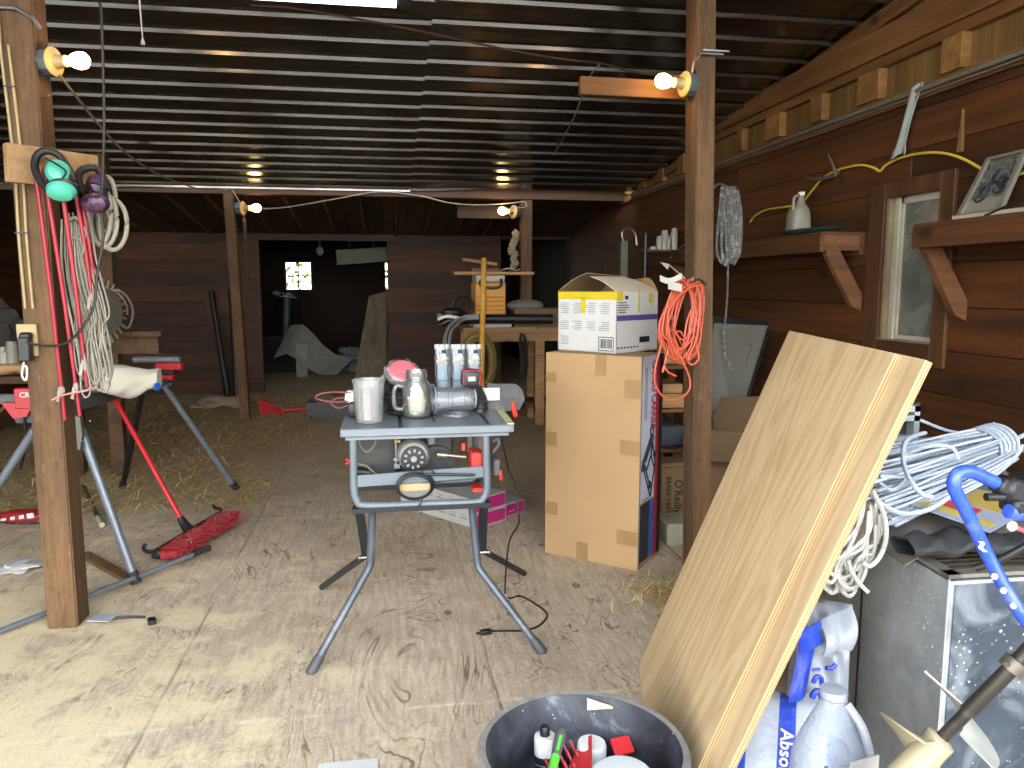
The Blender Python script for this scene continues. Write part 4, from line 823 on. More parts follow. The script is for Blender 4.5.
# three clear packets at the back of the table
PKM = clear('packet_film', (.92, .95, .97), 1.2, .08, (.55, .6, .65), .15); INS = plain('packet_insert', '93a5b3', .35, var=.1, vs=14)
def packet(px, label):
    c = P(px, 400, y=3.585); t = thing('clear_packet', label, 'packet', (c.x, 3.585, TZ), group='clear packets along the back of the saw table'); h = P(px, 346, y=3.585).z - TZ; w = .056
    b = MB(); b.box((c.x, 3.585, TZ + h * .5), (w * .86, .022, h * .94), None, .004); part('insert', b, INS, t)
    b = MB(); b.span((c.x - w * .43, 3.5725, TZ + h * .46), (c.x + w * .43, 3.5735, TZ + h * .485)); part('insert_line', b, plain('insert_line', '6d7d8b', .5), t)
    def film(u, v):
        a = 2 * pi * v; z = TZ + .002 + u * (h * 1.0); k = 1 - .5 * max(0, (u - .8) / .2); rr_ = .004 * sin(9 * a + 14 * u); return (c.x + (w * .56 + rr_) * cos(a), 3.585 + (.022 * k + rr_ * .5) * sin(a), z)
    b = MB(); b.sheet(film, 20, 26); part('sleeve', b, PKM, t)
    b = MB(); b.sheet(lambda u, v: (c.x + (u - .5) * w * 1.15, 3.583 + .004 * sin(18 * u), TZ + h * .955 + v * .022), 14, 2, .004); b.sheet(lambda u, v: (c.x + (u - .5) * w * .9 + .004 * sin(9 * v), 3.566 + .004 * sin(14 * u), TZ + h * .72 + v * h * .2 * (1 - abs(u - .5))), 10, 6, .002); part('crimped_top', b, plain('crinkle_white', 'b5b2ab', .5), t)
    b = MB(); b.box((c.x + .008, 3.566, TZ + h * .92), (.022, .01, .016), None, .003); part('clip', b, BLACK, t)
packet(442.5, 'clear packet with pale blue insert, leftmost of three behind the tipped cup'); packet(458.5, 'clear packet with pale blue insert, middle of three behind the tipped cup'); packet(474, 'clear packet with pale blue insert, rightmost of three, behind the black tool')
# pink lidded tub, black hose coil, cords
o = P(402, 400, y=3.55); TB = thing('plastic_tub', 'pink topped tub wrapped in clear plastic at the back left of table saw', 'tub', (o.x, 3.55, TZ + .10)); c = P(402, 371, y=3.55); Mo = aim(c, (.05, -.62, .78))
b = MB(); b.lathe([(0, -.05), (.06, -.05), (.072, .0), (.0, .0)], 30, Mo); part('tub_body', b, plain('tub_dark', '3b3537', .5), TB)
b = MB(); b.lathe([(0, .003), (.066, .0), (.068, .004), (.05, .010), (0, .012)], 30, Mo); part('pink_top', b, plain('pink_stuff', 'd0707a', .6, var=.15, vs=25), TB)
def wrapf(u, v):
    a = 2 * pi * v; r = .060 + .024 * sin(pi * u) + .004 * sin(11 * a + 5 * u); return Mo @ Vector((r * cos(a), r * sin(a), .018 - .055 * u + .005 * sin(7 * a)))
b = MB(); b.sheet(wrapf, 10, 44); part('wrap', b, clear('wrap_film', (.95, .96, .96), 1.4, .28, (.5, .5, .5), .15), TB)
b = MB(); b.sheet(lambda u, v: Mo @ Vector((-.085 - .03 * v, -.02 - .05 * u + .01 * sin(7 * v), -.01 - .05 * v + .01 * sin(8 * u))), 8, 8, .003); part('wrap_tail', b, plain('crinkle_white', 'b5b2ab', .5), TB)
b = MB(); c0 = Vector((o.x + .015, 3.535, TZ))
for k in range(7): rr_ = .085 + .006 * sin(5 * k); b.tube([c0 + Vector((.01 * sin(k) + rr_ * cos(a * pi / 9), .008 * cos(2 * k) + rr_ * .75 * sin(a * pi / 9), .012 + .0145 * k)) for a in range(18)], .0095, 7, 2, closed=True)
solo('hose_coil', b, RUBBER, 'small black coiled hose under the pink topped tub on table saw', 'hose')
b = MB(); c0 = P(430, 400, y=3.6); b.lathe([(0, -.02), (.06, -.02), (.066, -.012), (.066, .012), (.06, .02), (0, .02)], 28, T(c0.x, 3.60, TZ + .067) @ R(80, 'X')); solo('black_disc', b, BLACK, 'black round disc leaning behind the glass jar on table saw', 'disc')
b = MB(); q = lambda px, py: P(px, py, y=3.5)
for k, pts in enumerate(([(351, 393), (335, 392), (320, 394), (316, 398), (325, 401), (340, 402), (352, 400)], [(352, 405), (340, 409), (333, 407), (331, 403), (338, 399), (352, 400)])): b.tube([q(*p) + Vector((0, .03 * k, 0)) for p in pts], .0045, 6, 5)
CO = solo('cord_loop', b, plain('copper_cord', '7b4a40', .5), 'reddish brown cord looping off the left end of table saw', 'cord')
b = MB(); a = q(347, 403); b.box(q(350, 397) + Vector((0, .02, 0)), (.045, .05, .055), R(8, 'Y'), .01); a = solo('charger', b, WHITE, 'small white adapter behind the tall clear measuring cup', 'adapter')
b = MB(); p = q(354, 408); b.box((p.x, 3.5, TZ + .033), (.05, .09, .066), None, .012, 2); solo('black_adapter', b, BLACK, 'small black block on table saw left of the measuring cup', 'adapter')
# flooring boxes with magenta ends behind the saw
MAG = plain('magenta', 'b3246f', .6, var=.05); GBX = plain('grey_box_print', 'b5b4b1', .75, var=.06)
def flat_box(e0, e1, z0, h, L, label):
    e0, e1 = Vector(e0), Vector(e1); w = (e1 - e0); d = Vector((-w.y, w.x, 0)).normalized(); W = w.length
    if d.x > 0: d = -d
    t = thing('long_carton', label, 'box', (e0.x, e0.y, z0), group='flooring cartons behind the table saw')
    up = Vector((0, 0, h)); b = MB(); b.hexa([e0 + Vector((0, 0, z0)), e1 + Vector((0, 0, z0)), e1 + d * L + Vector((0, 0, z0)), e0 + d * L + Vector((0, 0, z0)), e0 + up + Vector((0, 0, z0)), e1 + up + Vector((0, 0, z0)), e1 + d * L + up + Vector((0, 0, z0)), e0 + d * L + up + Vector((0, 0, z0))]); part('carton', b, GBX, t, smooth=0)
    n = -d * .0015; k = w.normalized(); b = MB(); f = .008
    p = [e0 + k * f + n + Vector((0, 0, z0 + f)), e1 - k * f + n + Vector((0, 0, z0 + f)), e1 - k * f + n + Vector((0, 0, z0 + h - f)), e0 + k * f + n + Vector((0, 0, z0 + h - f))]
    b.add(p + [q_ + d * .001 for q_ in p], [(0, 1, 2, 3), (7, 6, 5, 4), (0, 4, 5, 1), (1, 5, 6, 2), (2, 6, 7, 3), (3, 7, 4, 0)]); part('magenta_end', b, MAG, t, smooth=0)
    b = MB(); b.beam((p[0] + p[3]) / 2 + n * .6 + k * .03 - Vector((0, 0, .012)), (p[0] + p[3]) / 2 + n * .6 + k * .085 - Vector((0, 0, .012)), .0006, .006); part('end_print', b, plain('pale_pink', 'd9a5c2', .6), t)
    b = MB()
    for r_ in range(4): c = e0 + d * (.12 + .1 * r_) - k * .0008 + Vector((0, 0, z0 + h * .5)); b.beam(c - d * .035, c + d * .03, .0006, h * .12); b.beam(c - d * .035 + Vector((0, 0, h * .22)), c + d * .01 + Vector((0, 0, h * .22)), .0006, h * .07)
    part('side_print', b, GREYINK, t)
E0 = P(476, 529, z=0); E1 = P(506, 519.6, z=0)
flat_box(E0, E1, 0, .093, .75, 'magenta ended long carton on the floor, bottom of its stack'); flat_box(E0 + Vector((-.012, .0, 0)), E1 + Vector((-.0, .012, 0)), .0955, .093, .75, 'magenta ended long carton lying on top of another')
kk = (E1 - E0).normalized(); flat_box(E1 + kk * .012 + Vector((-.01, .04, 0)), E1 + kk * .20 + Vector((-.01, .04, 0)), 0, .088, .6, 'magenta ended long carton alone at right of the stacked pair')
# power cord from the table to the floor
pts = [P(502, 431, y=3.60), P(503, 445, y=3.62), P(509, 470, y=3.7), P(515, 485, y=3.75), P(519, 521, y=3.7), P(509, 543, y=3.6)] + [P(*q_, z=.006) for q_ in ((505, 592), (510, 598), (520, 596), (534, 603), (547, 614), (540, 625), (526, 630), (508, 631), (492, 631))]
b = MB(); b.tube(pts, .0045, 6, 6); CW = thing('extension_lead', 'black lead hanging from table saw and looped on the floor with its plug', 'cord', pts[-1]); part('wire', b, BLACK, CW)
b = MB(); p = P(486, 632, z=.012); b.box(p, (.05, .026, .022), R(10, 'Z'), .005); b.box(p + Vector((-.034, -.006, 0)), (.02, .003, .008)); part('plug', b, BLACK, CW)
# ================================================================== tall carton, white carton, orange cord
u = Vector((.753, -.658, 0)); n_ = Vector((.658, .753, 0)); B0 = Vector((.877, 4.146, 0)); BW, BD, BH = .561, .31, 1.142
CB = thing('tall_carton', 'tall brown cardboard carton with taped front, standing right of the table saw', 'box', B0 + (u * BW + n_ * BD) / 2)
b = MB(); g4 = [B0, B0 + u * BW, B0 + u * BW + n_ * BD, B0 + n_ * BD]; b.hexa(g4 + [p + Vector((0, 0, BH)) for p in g4]); part('carton', b, CARD, CB, smooth=0)
TAPE = plain('brown_tape', '9a7a50', .35, var=.05)
def onface(o, ax, x0, x1, z0, z1, nn, th=.0012):
    p = [o + ax * x0 + Vector((0, 0, z0)), o + ax * x1 + Vector((0, 0, z0)), o + ax * x1 + Vector((0, 0, z1)), o + ax * x0 + Vector((0, 0, z1))]; return [q_ + nn * .0003 for q_ in p] + [q_ + nn * (.0003 + th) for q_ in p]
HEX = [(3, 2, 1, 0), (4, 5, 6, 7), (0, 1, 5, 4), (1, 2, 6, 5), (2, 3, 7, 6), (3, 0, 4, 7)]
for (a, c, e, f) in ((.30, .365, BH - .11, BH), (0, .065, BH - .165, BH - .11), (.47, .56, BH - .22, BH - .12), (0, .07, .62, .70), (.45, .56, .62, .70), (0, .08, .23, .30), (.44, .56, .13, .21), (.2, .27, .0, .10)):
    b = MB(); b.add(onface(B0, u, a, c, e, f, -n_), HEX); part('tape_strip', b, TAPE, CB, smooth=0)
SO = B0 + u * BW
for (nm, a, c, e, f, m) in (('side_print', .02, .215, .36, BH - .003, plain('lavender_print', 'c9cad8', .6, var=.04)), ('red_stripe', .215, .26, .02, BH - .003, plain('crimson_print', 'b0202c', .6)), ('black_stripe', .26, .31, .02, BH - .003, INK), ('photo_print', .02, .15, .03, .35, plain('dark_photo', '30353a', .5, var=.6, vs=22)), ('sky_print', .15, .215, .03, .35, plain('sky_blue_print', '3b62a8', .5, var=.3)), ('grey_band', .0, .02, .0, BH - .003, plain('worn_edge', '9d9686', .7))):
    b = MB(); b.add(onface(SO, n_, a, c, e, f, u), HEX); part(nm, b, m, CB, smooth=0)
fM = lambda x, z: frame(SO + n_ * x + Vector((0, 0, z)) + u * .0018, (0, 0, -1), n_)
text('CARGO CARRIER', .115, fM(.185, BH - .03), plain('crimson_text', 'a81c30', .6), 'title', CB, align='LEFT', bold=.004, sx=.42)
b = MB(); o = SO + u * .0025
def sp(x, z): return o + n_ * x + Vector((0, 0, z))
for pa, pb in (((.155, .72), (.03, .58)), ((.03, .58), (.15, .37)), ((.15, .37), (.21, .55)), ((.21, .55), (.155, .72)), ((.16, .69), (.055, .575)), ((.055, .575), (.155, .41)), ((.17, .69), (.15, .6)), ((.15, .6), (.09, .53)), ((.15, .6), (.2, .52))): b.beam(sp(*pa), sp(*pb), .002, .012, u)
b.beam(sp(.15, .71), sp(.035, .585), .002, .04, u); b.box(sp(.04, .55), (.02, .02, .035)); b.box(sp(.2, .6), (.018, .018, .03)); b.box(sp(.14, .44), (.016, .016, .04)); b.tube([sp(.16 + .02 * cos(a_ * pi / 6), .725 + .04 * sin(a_ * pi / 6)) for a_ in range(12)], .004, 5, 1, closed=True); part('rack_drawing', b, INK, CB)
b = MB()
for k in range(9): b.beam(sp(.05 + .015 * (k % 3), BH - .06), sp(.05 + .015 * (k % 3), BH - .3 - .04 * (k % 2)), .001, .004, u)
for k in range(4): b.beam(sp(.04 + .03 * k, .375), sp(.06 + .03 * k, .375), .001, .03, u)
part('small_print', b, GREYINK, CB)
# open white carton
wc, wl = Vector((1.214, 3.955, 0)), None
WB = thing('white_carton', 'open white carton with yellow tape and purple band on the tall carton', 'box', (1.2, 4.1, BH))
c0 = P(616, 354, z=BH + .002); cl = P(553, 349.5, z=BH + .002); cr = P(667, 348, z=BH + .002)
ua = (cl - c0); ua.z = 0; la = ua.length; ua.normalize(); ub = Vector((ua.y, -ua.x, 0));
if ub.y < 0: ub = -ub
lb = .40; la = min(la, .40); WH = P(616, 292, y=c0.y).z - c0.z
b = MB(); th = .006
def wall(p, q): 
    d = (q - p).normalized(); nn = Vector((-d.y, d.x, 0)) * th; return [p, q, q + nn, p + nn, p + Vector((0, 0, WH)), q + Vector((0, 0, WH)), q + nn + Vector((0, 0, WH)), p + nn + Vector((0, 0, WH))]
k0, k1, k2, k3 = c0, c0 + ub * lb, c0 + ub * lb + ua * la, c0 + ua * la
for p, q_ in ((k0, k1), (k1, k2), (k2, k3), (k3, k0)): b.hexa(wall(p, q_))
b.hexa([k0, k1, k2, k3] + [p + Vector((0, 0, th)) for p in (k0, k1, k2, k3)])
part('carton', b, plain('white_card', 'cfcecc', .75, var=.03), WB, smooth=0)
up = Vector((0, 0, WH)); nf, nr = -ub, -ua
fl = [('flap', [k3 + up, k3 + ub * lb + up, k3 + ub * (lb + .02) - ua * .17 + up + Vector((0, 0, .085)), k3 - ub * .0 - ua * .2 + up + Vector((0, 0, .10))]), 
      ('flap', [k0 + up, k0 + ub * lb + up, k0 + ub * lb * .75 + ua * .17 + up + Vector((0, 0, .085)), k0 + ub * .03 + ua * .20 + up + Vector((0, 0, .085))]),
      ('flap', [k1 + up, k2 + up, k2 - ua * .03 - ub * .02 + up + Vector((0, 0, .05)), k1 + ua * .03 - ub * .05 + up + Vector((0, 0, .08))])]
for i, (nm, pts) in enumerate(fl):
    b = MB(); b.sheet(lambda s_, t_: (pts[0].lerp(pts[1], s_)).lerp(pts[3].lerp(pts[2], s_), t_) + Vector((0, 0, .012 * sin(pi * t_))), 8, 6, .004); part(nm, b, CARDIN if i != 1 else plain('cream_flap', 'c9c0ab', .8), WB)
YT = plain('yellow_tape', 'd3bf28', .45, var=.04)
for (a, c, e, f) in ((0, la, WH - .04, WH), (la * .52, la * .6, WH - .115, WH - .03)):
    b = MB(); b.add(onface(k0, ua, a, c, e, f, nf), HEX); part('yellow_tape', b, YT, WB, smooth=0)
for (a, c, e, f) in ((0, .055, WH - .045, WH), (.20, .216, WH - .11, WH), (.31, .34, WH - .06, WH - .01), (.35, .36, WH - .09, WH - .01)):
    b = MB(); b.add(onface(k0, ub, a, c, e, f, nr), HEX); part('yellow_tape', b, YT, WB, smooth=0)
b = MB(); b.add(onface(k0, ub, 0, lb, WH * .53, WH * .62, nr), HEX); part('purple_band', b, plain('purple_print', '5b4a8f', .6), WB, smooth=0)
b = MB(); b.add(onface(k0, ub, .22, .32, .05, .082, nr), HEX); part('black_label', b, INK, WB, smooth=0)
b = MB(); rr = random.Random(12)
for ci, x0 in enumerate((.255, .18, .10, .02)):
    for ri, z0 in enumerate((WH - .065, WH - .165, WH - .25)):
        if ri == 2 and ci != 0: continue
        b = MB()
        for k in range(6 if ri == 0 else 5): ww = .06 * rr.uniform(.6, 1); zz = z0 - .0105 * k; b.add(onface(k0, ua, la * .06 + x0 * la / .34, la * .06 + (x0 + ww) * la / .34, zz, zz + .004, nf, .0006), HEX)
        part('text_block', b, GREYINK, WB, smooth=0)
b = MB()
x0, x1, z0, z1 = la * .04, la * .29, .012, .088
for q_ in ((x0, x1, z0, z0 + .004), (x0, x1, z1 - .004, z1), (x0, x0 + .004, z0, z1), (x1 - .004, x1, z0, z1)): b.add(onface(k0, ua, *q_, nf), HEX)
xx = x0 + .012
while xx < x1 - .012: ww = rr.choice((.0015, .003, .0045)); b.add(onface(k0, ua, xx, xx + ww, z0 + .014, z1 - .012, nf, .0008), HEX); xx += ww + rr.choice((.002, .0035))
part('barcode', b, INK, WB, smooth=0)
b = MB()
for k in range(5): b.add(onface(k0, ub, .015, .015 + .11 * rr.uniform(.6, 1), WH - .06 - .013 * k, WH - .055 - .013 * k, nr, .0008), HEX)
for k in range(7): b.add(onface(k0, ub, .01 + .03 * k, .028 + .03 * k, .025, .033, nr, .0008), HEX)
b.add(onface(k0, ub, .075, .105, WH - .04, WH - .02, nr, .0008), HEX); part('small_print', b, INK, WB, smooth=0)
# orange extension cord hung on the right post
ORA = plain('orange_cord', 'c8583a', .45, var=.06); b = MB(); rr = random.Random(21)
for i in range(17):
    u_ = i / 16; xl = 657 + rr.uniform(0, 20); xr = 703 - rr.uniform(0, 16); yb_ = 350 + rr.uniform(-14, 10); yy = 3.50 + rr.uniform(-.045, .045); xt = 690 + rr.uniform(-10, 12)
    pts = [P(xt, 282 + rr.uniform(-4, 4), y=yy), P((xt + xl) / 2 - 2, 296, y=yy), P(xl, 322 + rr.uniform(-6, 10), y=yy - .01), P(xl + 6, yb_ - 6, y=yy - .01), P((xl + xr) / 2, yb_ + 4, y=yy - .015), P(xr - 5, yb_ - 8, y=yy - .01), P(xr, 325 + rr.uniform(-8, 8), y=yy - .01), P((xr + xt) / 2 + 3, 298, y=yy)]
    b.tube(pts, .0048, 7, 4, closed=True)
b.tube([P(668, 350, y=3.44), P(663, 372, y=3.44), P(657, 395, y=3.44), P(662, 398, y=3.44)][:2] + [P(664, 366, y=3.44), P(668, 372, y=3.44), P(676, 376, y=3.44)], .0048, 7, 4)
b.tube([P(662, 342, y=3.45), P(655, 370, y=3.44), P(656, 386, y=3.44), P(664, 397, y=3.44), P(676, 400, y=3.44), P(688, 392, y=3.44), P(690, 380, y=3.44), P(684, 364, y=3.44), P(676, 348, y=3.45)], .0048, 7, 5)
b.tube([P(696, 345, y=3.46), P(699, 358, y=3.45), P(692, 365, y=3.45), P(687, 360, y=3.46)], .0048, 7, 5)
OC = thing('extension_cord', 'orange extension cord coiled and hung on the right post', 'cord', P(680, 400, y=3.5)); part('wire', b, ORA, OC)
b = MB(); b.tube([P(690, 352, y=3.46), P(688, 361, y=3.45)], [.012, .014], 10); part('plug', b, ORA, OC)
b = MB(); b.sheet(lambda u_, v_: P(660 + 22 * u_, 275 + 3 * sin(4 * u_) + 6 * v_, y=3.44 - .03 * u_), 8, 3, .001); b.sheet(lambda u_, v_: P(668 + 14 * u_, 281 + 8 * v_ + 3 * u_, y=3.43), 6, 3, .001); part('paper_tag', b, plain('tag_white', 'a9a7a0', .8), OC)
b = MB(); b.tube([P(706, 284, y=3.60), P(698, 279, y=3.50), P(693, 282, y=3.46), P(693, 277, y=3.455)], .005, 6, 4); part('hanger_nail', b, STEEL, OC)
# ================================================================== RIGHT FOREGROUND
def solo_local(name, mb, M, mats, label, cat, pick=None, parent=None, group=None, smooth=38):
    me = mesh_of(mb, name, Matrix.Identity(4), smooth, mats[0])
    for m in mats[1:]: me.materials.append(m)
    if pick:
        for p in me.polygons: p.material_index = pick(p)
    o = bpy.data.objects.new(name, me); COL.objects.link(o); MW[o.name] = M.copy()
    if parent: o.parent = parent; o.matrix_local = MW[parent.name].inverted() @ M
    else: o.matrix_world = M; o['label'] = label; o['category'] = cat
    if group: o['group'] = group
    return o
BL, TLc = Vector((.985, 2.77, 0)), Vector((1.478, 2.592, 1.332)); ex = Vector((-.262, -.965, 0)).normalized(); ey = (TLc - BL); LL = ey.length; ey.normalize(); ey = (ey - ex * ey.dot(ex)).normalized(); ez = ex.cross(ey)
PM = Matrix((ex, ey, ez)).transposed().to_4x4(); PM.translation = BL + Vector((0, 0, .001))
s0 = .0
for k, (x0, x1, y0, y1, z0, lb) in enumerate(((0, 1.0, 0, LL, .0, 'front plywood sheet leaning beside the black tub, pale face fully visible'), (.085, 1.122, .0, LL + .004, -.0195, 'rear plywood sheet leaning behind the other one, only its edge strip visible'))):
    b = MB(); b.box(((x0 + x1) / 2, (y0 + y1) / 2, z0 + .009), (x1 - x0, y1 - y0, .018), None, .0008)
    solo_local('plywood_sheet', b, PM, (M_PLY, M_PLYE), lb, 'plywood', lambda p: 0 if abs(p.normal.z) > .7 else 1, group='plywood sheets leaning at right')
# ---- galvanised cabinet
ZC = .78; C0 = Vector((1.392, 1.66, 0)); uf = Vector((.999, -.02, 0)).normalized(); ul = Vector((.10, .995, 0)).normalized()
MCb = thing('metal_cabinet', 'dusty galvanized steel cabinet at right, piled with rope and cloth', 'cabinet', C0 + uf * .45 + ul * .4)
def q8(o, a, c, z0, z1): return [o + Vector((0, 0, z0)), o + a + Vector((0, 0, z0)), o + a + c + Vector((0, 0, z0)), o + c + Vector((0, 0, z0)), o + Vector((0, 0, z1)), o + a + Vector((0, 0, z1)), o + a + c + Vector((0, 0, z1)), o + c + Vector((0, 0, z1))]
b = MB(); b.hexa(q8(C0 + uf * .004 + ul * .004, uf * .9, ul * 1.1, 0, ZC - .02)); part('body', b, MATS.get('g') or M_GALV, MCb, smooth=0)
b = MB(); b.hexa(q8(C0 + uf * .02, uf * .86, ul * .003, .02, ZC - .03)); part('front_panel', b, M_GALVD, MCb, 'cabinet front with its dark blue reflection painted in, white paint specks', smooth=0)
b = MB(); b.hexa(q8(C0, uf * .004, ul * .004, 0, ZC)); part('corner_seam', b, plain('bright_seam', 'c6c9c8', .35, .6), MCb, smooth=0)
b = MB()
for o, a, c in ((C0, uf * .91, ul * .035), (C0, uf * .035, ul * 1.11), (C0 + ul * 1.08, uf * .91, ul * .03), (C0 + uf * .875, uf * .035, ul * 1.11)): b.hexa(q8(o - uf * .003 - ul * .003, a, c, ZC - .010, ZC))
part('top_rim', b, plain('dull_rim', '8d8880', .5, .5, dirt='5d5448'), MCb, smooth=0)
b = MB(); b.hexa(q8(C0 + uf * .03 + ul * .03, uf * .85, ul * 1.05, ZC - .06, ZC - .045)); part('inner_top', b, plain('vent_black', '1c1b1a', .8), MCb, smooth=0)  # near-black sheet set below the vent slats
b = MB()
for k in range(17): o = C0 + uf * .03 + ul * (.045 + .028 * k); b.hexa(q8(o, uf * .34, ul * .01, ZC - .03, ZC - .012))
part('vent_slats', b, plain('vent_brown', '5d5247', .5, .5), MCb, smooth=0)
b = MB(); b.hexa(q8(C0 - uf * .0015 + ul * .40, uf * .002, ul * .008, .05, ZC - .05)); part('side_seam', b, DKSTEEL, MCb, smooth=0)
# ---- pile on the cabinet
def drape(name, pts, m, label, cat, th=.004, amp=.012, nu=26, nv=22, seed=0, hang=0.):
    rr = random.Random(seed); ph = [(rr.uniform(4, 16), rr.uniform(4, 16), rr.uniform(0, 6)) for _ in range(6)]; p = [Vector(q) for q in pts]
    def f(u, v):
        w = sum(sin(a * u + c * v + d) for a, c, d in ph) / 6; return (p[0].lerp(p[1], u)).lerp(p[3].lerp(p[2], u), v) + Vector((0, -.3 * w * amp, amp * (1 + w) - hang * max(0, .16 - u)))
    b = MB(); b.sheet(f, nu, nv, th); return solo(name, b, m, label, cat)
zc_ = ZC + .004
drape('grey_tarp', [C0 + ul * .13 + Vector((-.04, 0, zc_ + .012)), C0 + ul * .12 + uf * .6 + Vector((0, 0, zc_ + .01)), C0 + ul * 1.05 + uf * .7 + Vector((0, 0, zc_ + .10)), C0 + ul * 1.05 + Vector((-.04, 0, zc_ + .06))], plain('grey_canvas', '77736b', .9, dirt='55504a', vs=12), 'crumpled dirty grey tarp covering the top of the steel cabinet', 'tarp', .004, .026, 44, 34, 2, .35)
b = MB(); rr = random.Random(5)
def blk(u, v):
    a = P(902, 551, y=1.75).lerp(P(1045, 540, y=1.745), u); w = sin(17 * u) * .006 + sin(29 * u + 2) * .004; r = .026 + .016 * sin(3 * u + .5); t = 2 * pi * v; return Vector((a.x, a.y + r * 1.5 * cos(t) + .02 * sin(5 * u), zc_ + .040 + w + r * .62 * sin(t) * (1 + .25 * sin(23 * u + 4 * t))))
b.sheet(blk, 60, 16); solo('black_cloth', b, plain('black_cloth', '2a2a2c', .8, var=.25, vs=12), 'rolled black plastic cloth along the front edge of the steel cabinet', 'cloth')
PR = thing('printed_map', 'yellow, white and red printed map folder lying on the grey tarp', 'map', P(955, 510, y=1.95))
pm = [P(893, 497, y=1.93), P(985, 531, y=1.85), P(1030, 515, y=2.0), P(945, 478, y=2.12)]
zz = max(p.z for p in pm); pm = [Vector((p.x, p.y, zc_ + .105 + .0 * i)) for i, p in enumerate(pm)]
pm = [P(893, 499, z=zc_ + .11), P(990, 533, z=zc_ + .095), P(1040, 505, z=zc_ + .095), P(940, 480, z=zc_ + .11)]
def quad(u0, u1, v0, v1, dz): f = lambda u, v: (pm[0].lerp(pm[1], u)).lerp(pm[3].lerp(pm[2], u), v) + Vector((0, 0, dz)); return [f(u0, v0), f(u1, v0), f(u1, v1), f(u0, v1), *[p + Vector((0, 0, .0015)) for p in (f(u0, v0), f(u1, v0), f(u1, v1), f(u0, v1))]]
for nm, a, m in (('folder', (0, 1, 0, 1, 0), plain('map_blue_white', '9aa3b8', .6, var=.08)), ('red_title', (.06, .72, .25, .42, .002), plain('map_red', 'c03438', .6, var=.2, vs=30)), ('yellow_field', (.0, .95, .1, .22, .002), plain('map_yellow', 'c4ae48', .6)), ('yellow_cover', (.42, 1, .48, .95, .002), plain('map_gold', 'b39a44', .6, var=.06))):
    b = MB(); b.hexa(quad(*a)); part(nm, b, m, PR, smooth=0)
# hank of grey-white rope
def m_rope(name, c1, c2):
    s = N(name); v = s.coord(); k = s.mix(s.island(), lin(c1), lin(c2)); t = s.noise(v, 190, 2, .5)
    return s.pbr(s.mix(s.ramp(t, [(.35, .4), (.6, 0.)]), k, lin('5d646e')), .85, 0, s.bump(t, .5, .003), .2)
HR = m_rope('braided_rope', '7f8995', 'b4bcc8')
b = MB(); rr = random.Random(17)
A0, A1 = P(842, 533, y=2.03), P(992, 452, y=2.25); A0.z = .86; A1.z = .945; ax = (A1 - A0).normalized(); sdv = Vector((ax.y, -ax.x, 0)).normalized()
for i in range(105):
    t = rr.uniform(-1, 1); hgt = sqrt(max(0, 1 - t * t)); lay = rr.uniform(.35, 1)
    fan = 1.0; pts = []; e0_ = -.05 + rr.uniform(-.04, .03); e1_ = 1.0 + rr.uniform(-.05, .07)
    for k in range(7):
        u_ = e0_ + (e1_ - e0_) * k / 6; wdt = .19 * (1 - .62 * max(0, u_) ** 1.6); c = A0 + (A1 - A0) * u_
        pts.append(c + sdv * (t * wdt + .012 * sin(3 * u_ + i)) + Vector((0, 0, lay * hgt * (.17 - .07 * u_) + .004 * sin(5 * u_ + 2 * i) - .02)))
    b.tube(pts, .0052, 6, 3)
for k in range(5):                       # turns binding the right end
    c = A0 + (A1 - A0) * (.90 + .03 * k); b.tube([c + sdv * (.075 * cos(a)) + Vector((0, 0, .03 + .062 * sin(a))) for a in [pi * j / 6 - .2 for j in range(8)]], .0062, 6, 3)
RH = thing('rope_hank', 'big hank of grey white braided rope on top of steel cabinet', 'rope', (A0 + A1) / 2); part('strands', b, HR, RH)
b = MB(); f = lambda pts, y_=2.0: [P(x, y, y=y_ if len(r_) == 0 else r_[0]) for x, y, *r_ in pts]
b.tube(f([(925, 433, 2.2), (907, 440, 2.05), (903, 460, 1.95), (910, 480, 1.85), (922, 494, 1.82), (932, 497, 1.82)]), .007, 7, 5)
b.tube(f([(870, 492, 1.86), (884, 506, 1.84), (905, 514, 1.82), (930, 509, 1.82), (952, 495, 1.84)]), .007, 7, 5)
b.tube(f([(868, 470, 1.95), (890, 490, 1.88), (905, 478, 1.9), (880, 476, 1.92)]), .006, 7, 5)
b.tube(f([(1000, 450, 2.28), (1012, 455, 2.2), (1022, 446, 2.2), (1012, 460, 2.15), (988, 474, 2.1)]), .007, 7, 5)
b.tube(f([(1002, 447, 2.28), (1014, 440, 2.26), (1026, 434, 2.25)]), .007, 7, 4); b.tube(f([(1004, 451, 2.28), (1018, 449, 2.26), (1030, 455, 2.2)]), .006, 7, 4)
b.tube(f([(993, 440, 2.3), (989, 434, 2.32), (991, 428, 2.34), (994, 423, 2.35)]), .005, 7, 4); b.tube(f([(920, 420, 2.45), (945, 430, 2.4), (962, 433, 2.38)]), .006, 7, 4)
b.tube(f([(905, 455, 2.05), (930, 446, 2.0), (952, 448, 1.98), (958, 460, 1.96)]), .006, 7, 4)
part('loose_loops', b, HR, RH)
b = MB(); rr = random.Random(9)
for i in range(11):
    x0 = 866 + rr.uniform(-5, 12); y0 = 498 + rr.uniform(0, 22); xb = 842 + rr.uniform(-14, 22); yb_ = 584 + rr.uniform(-22, 10); w = rr.uniform(8, 22); yy = 1.86 + rr.uniform(-.04, .05)
    b.tube(f([(x0, y0), (x0 - 8, y0 + 30), (xb - w, yb_ - 12), (xb - w * .4, yb_ + 2), (xb + w * .4, yb_), (xb + w, yb_ - 18), (x0 + 4, y0 + 34), (x0 + 6, y0 + 6)], yy), .0062, 6, 5)
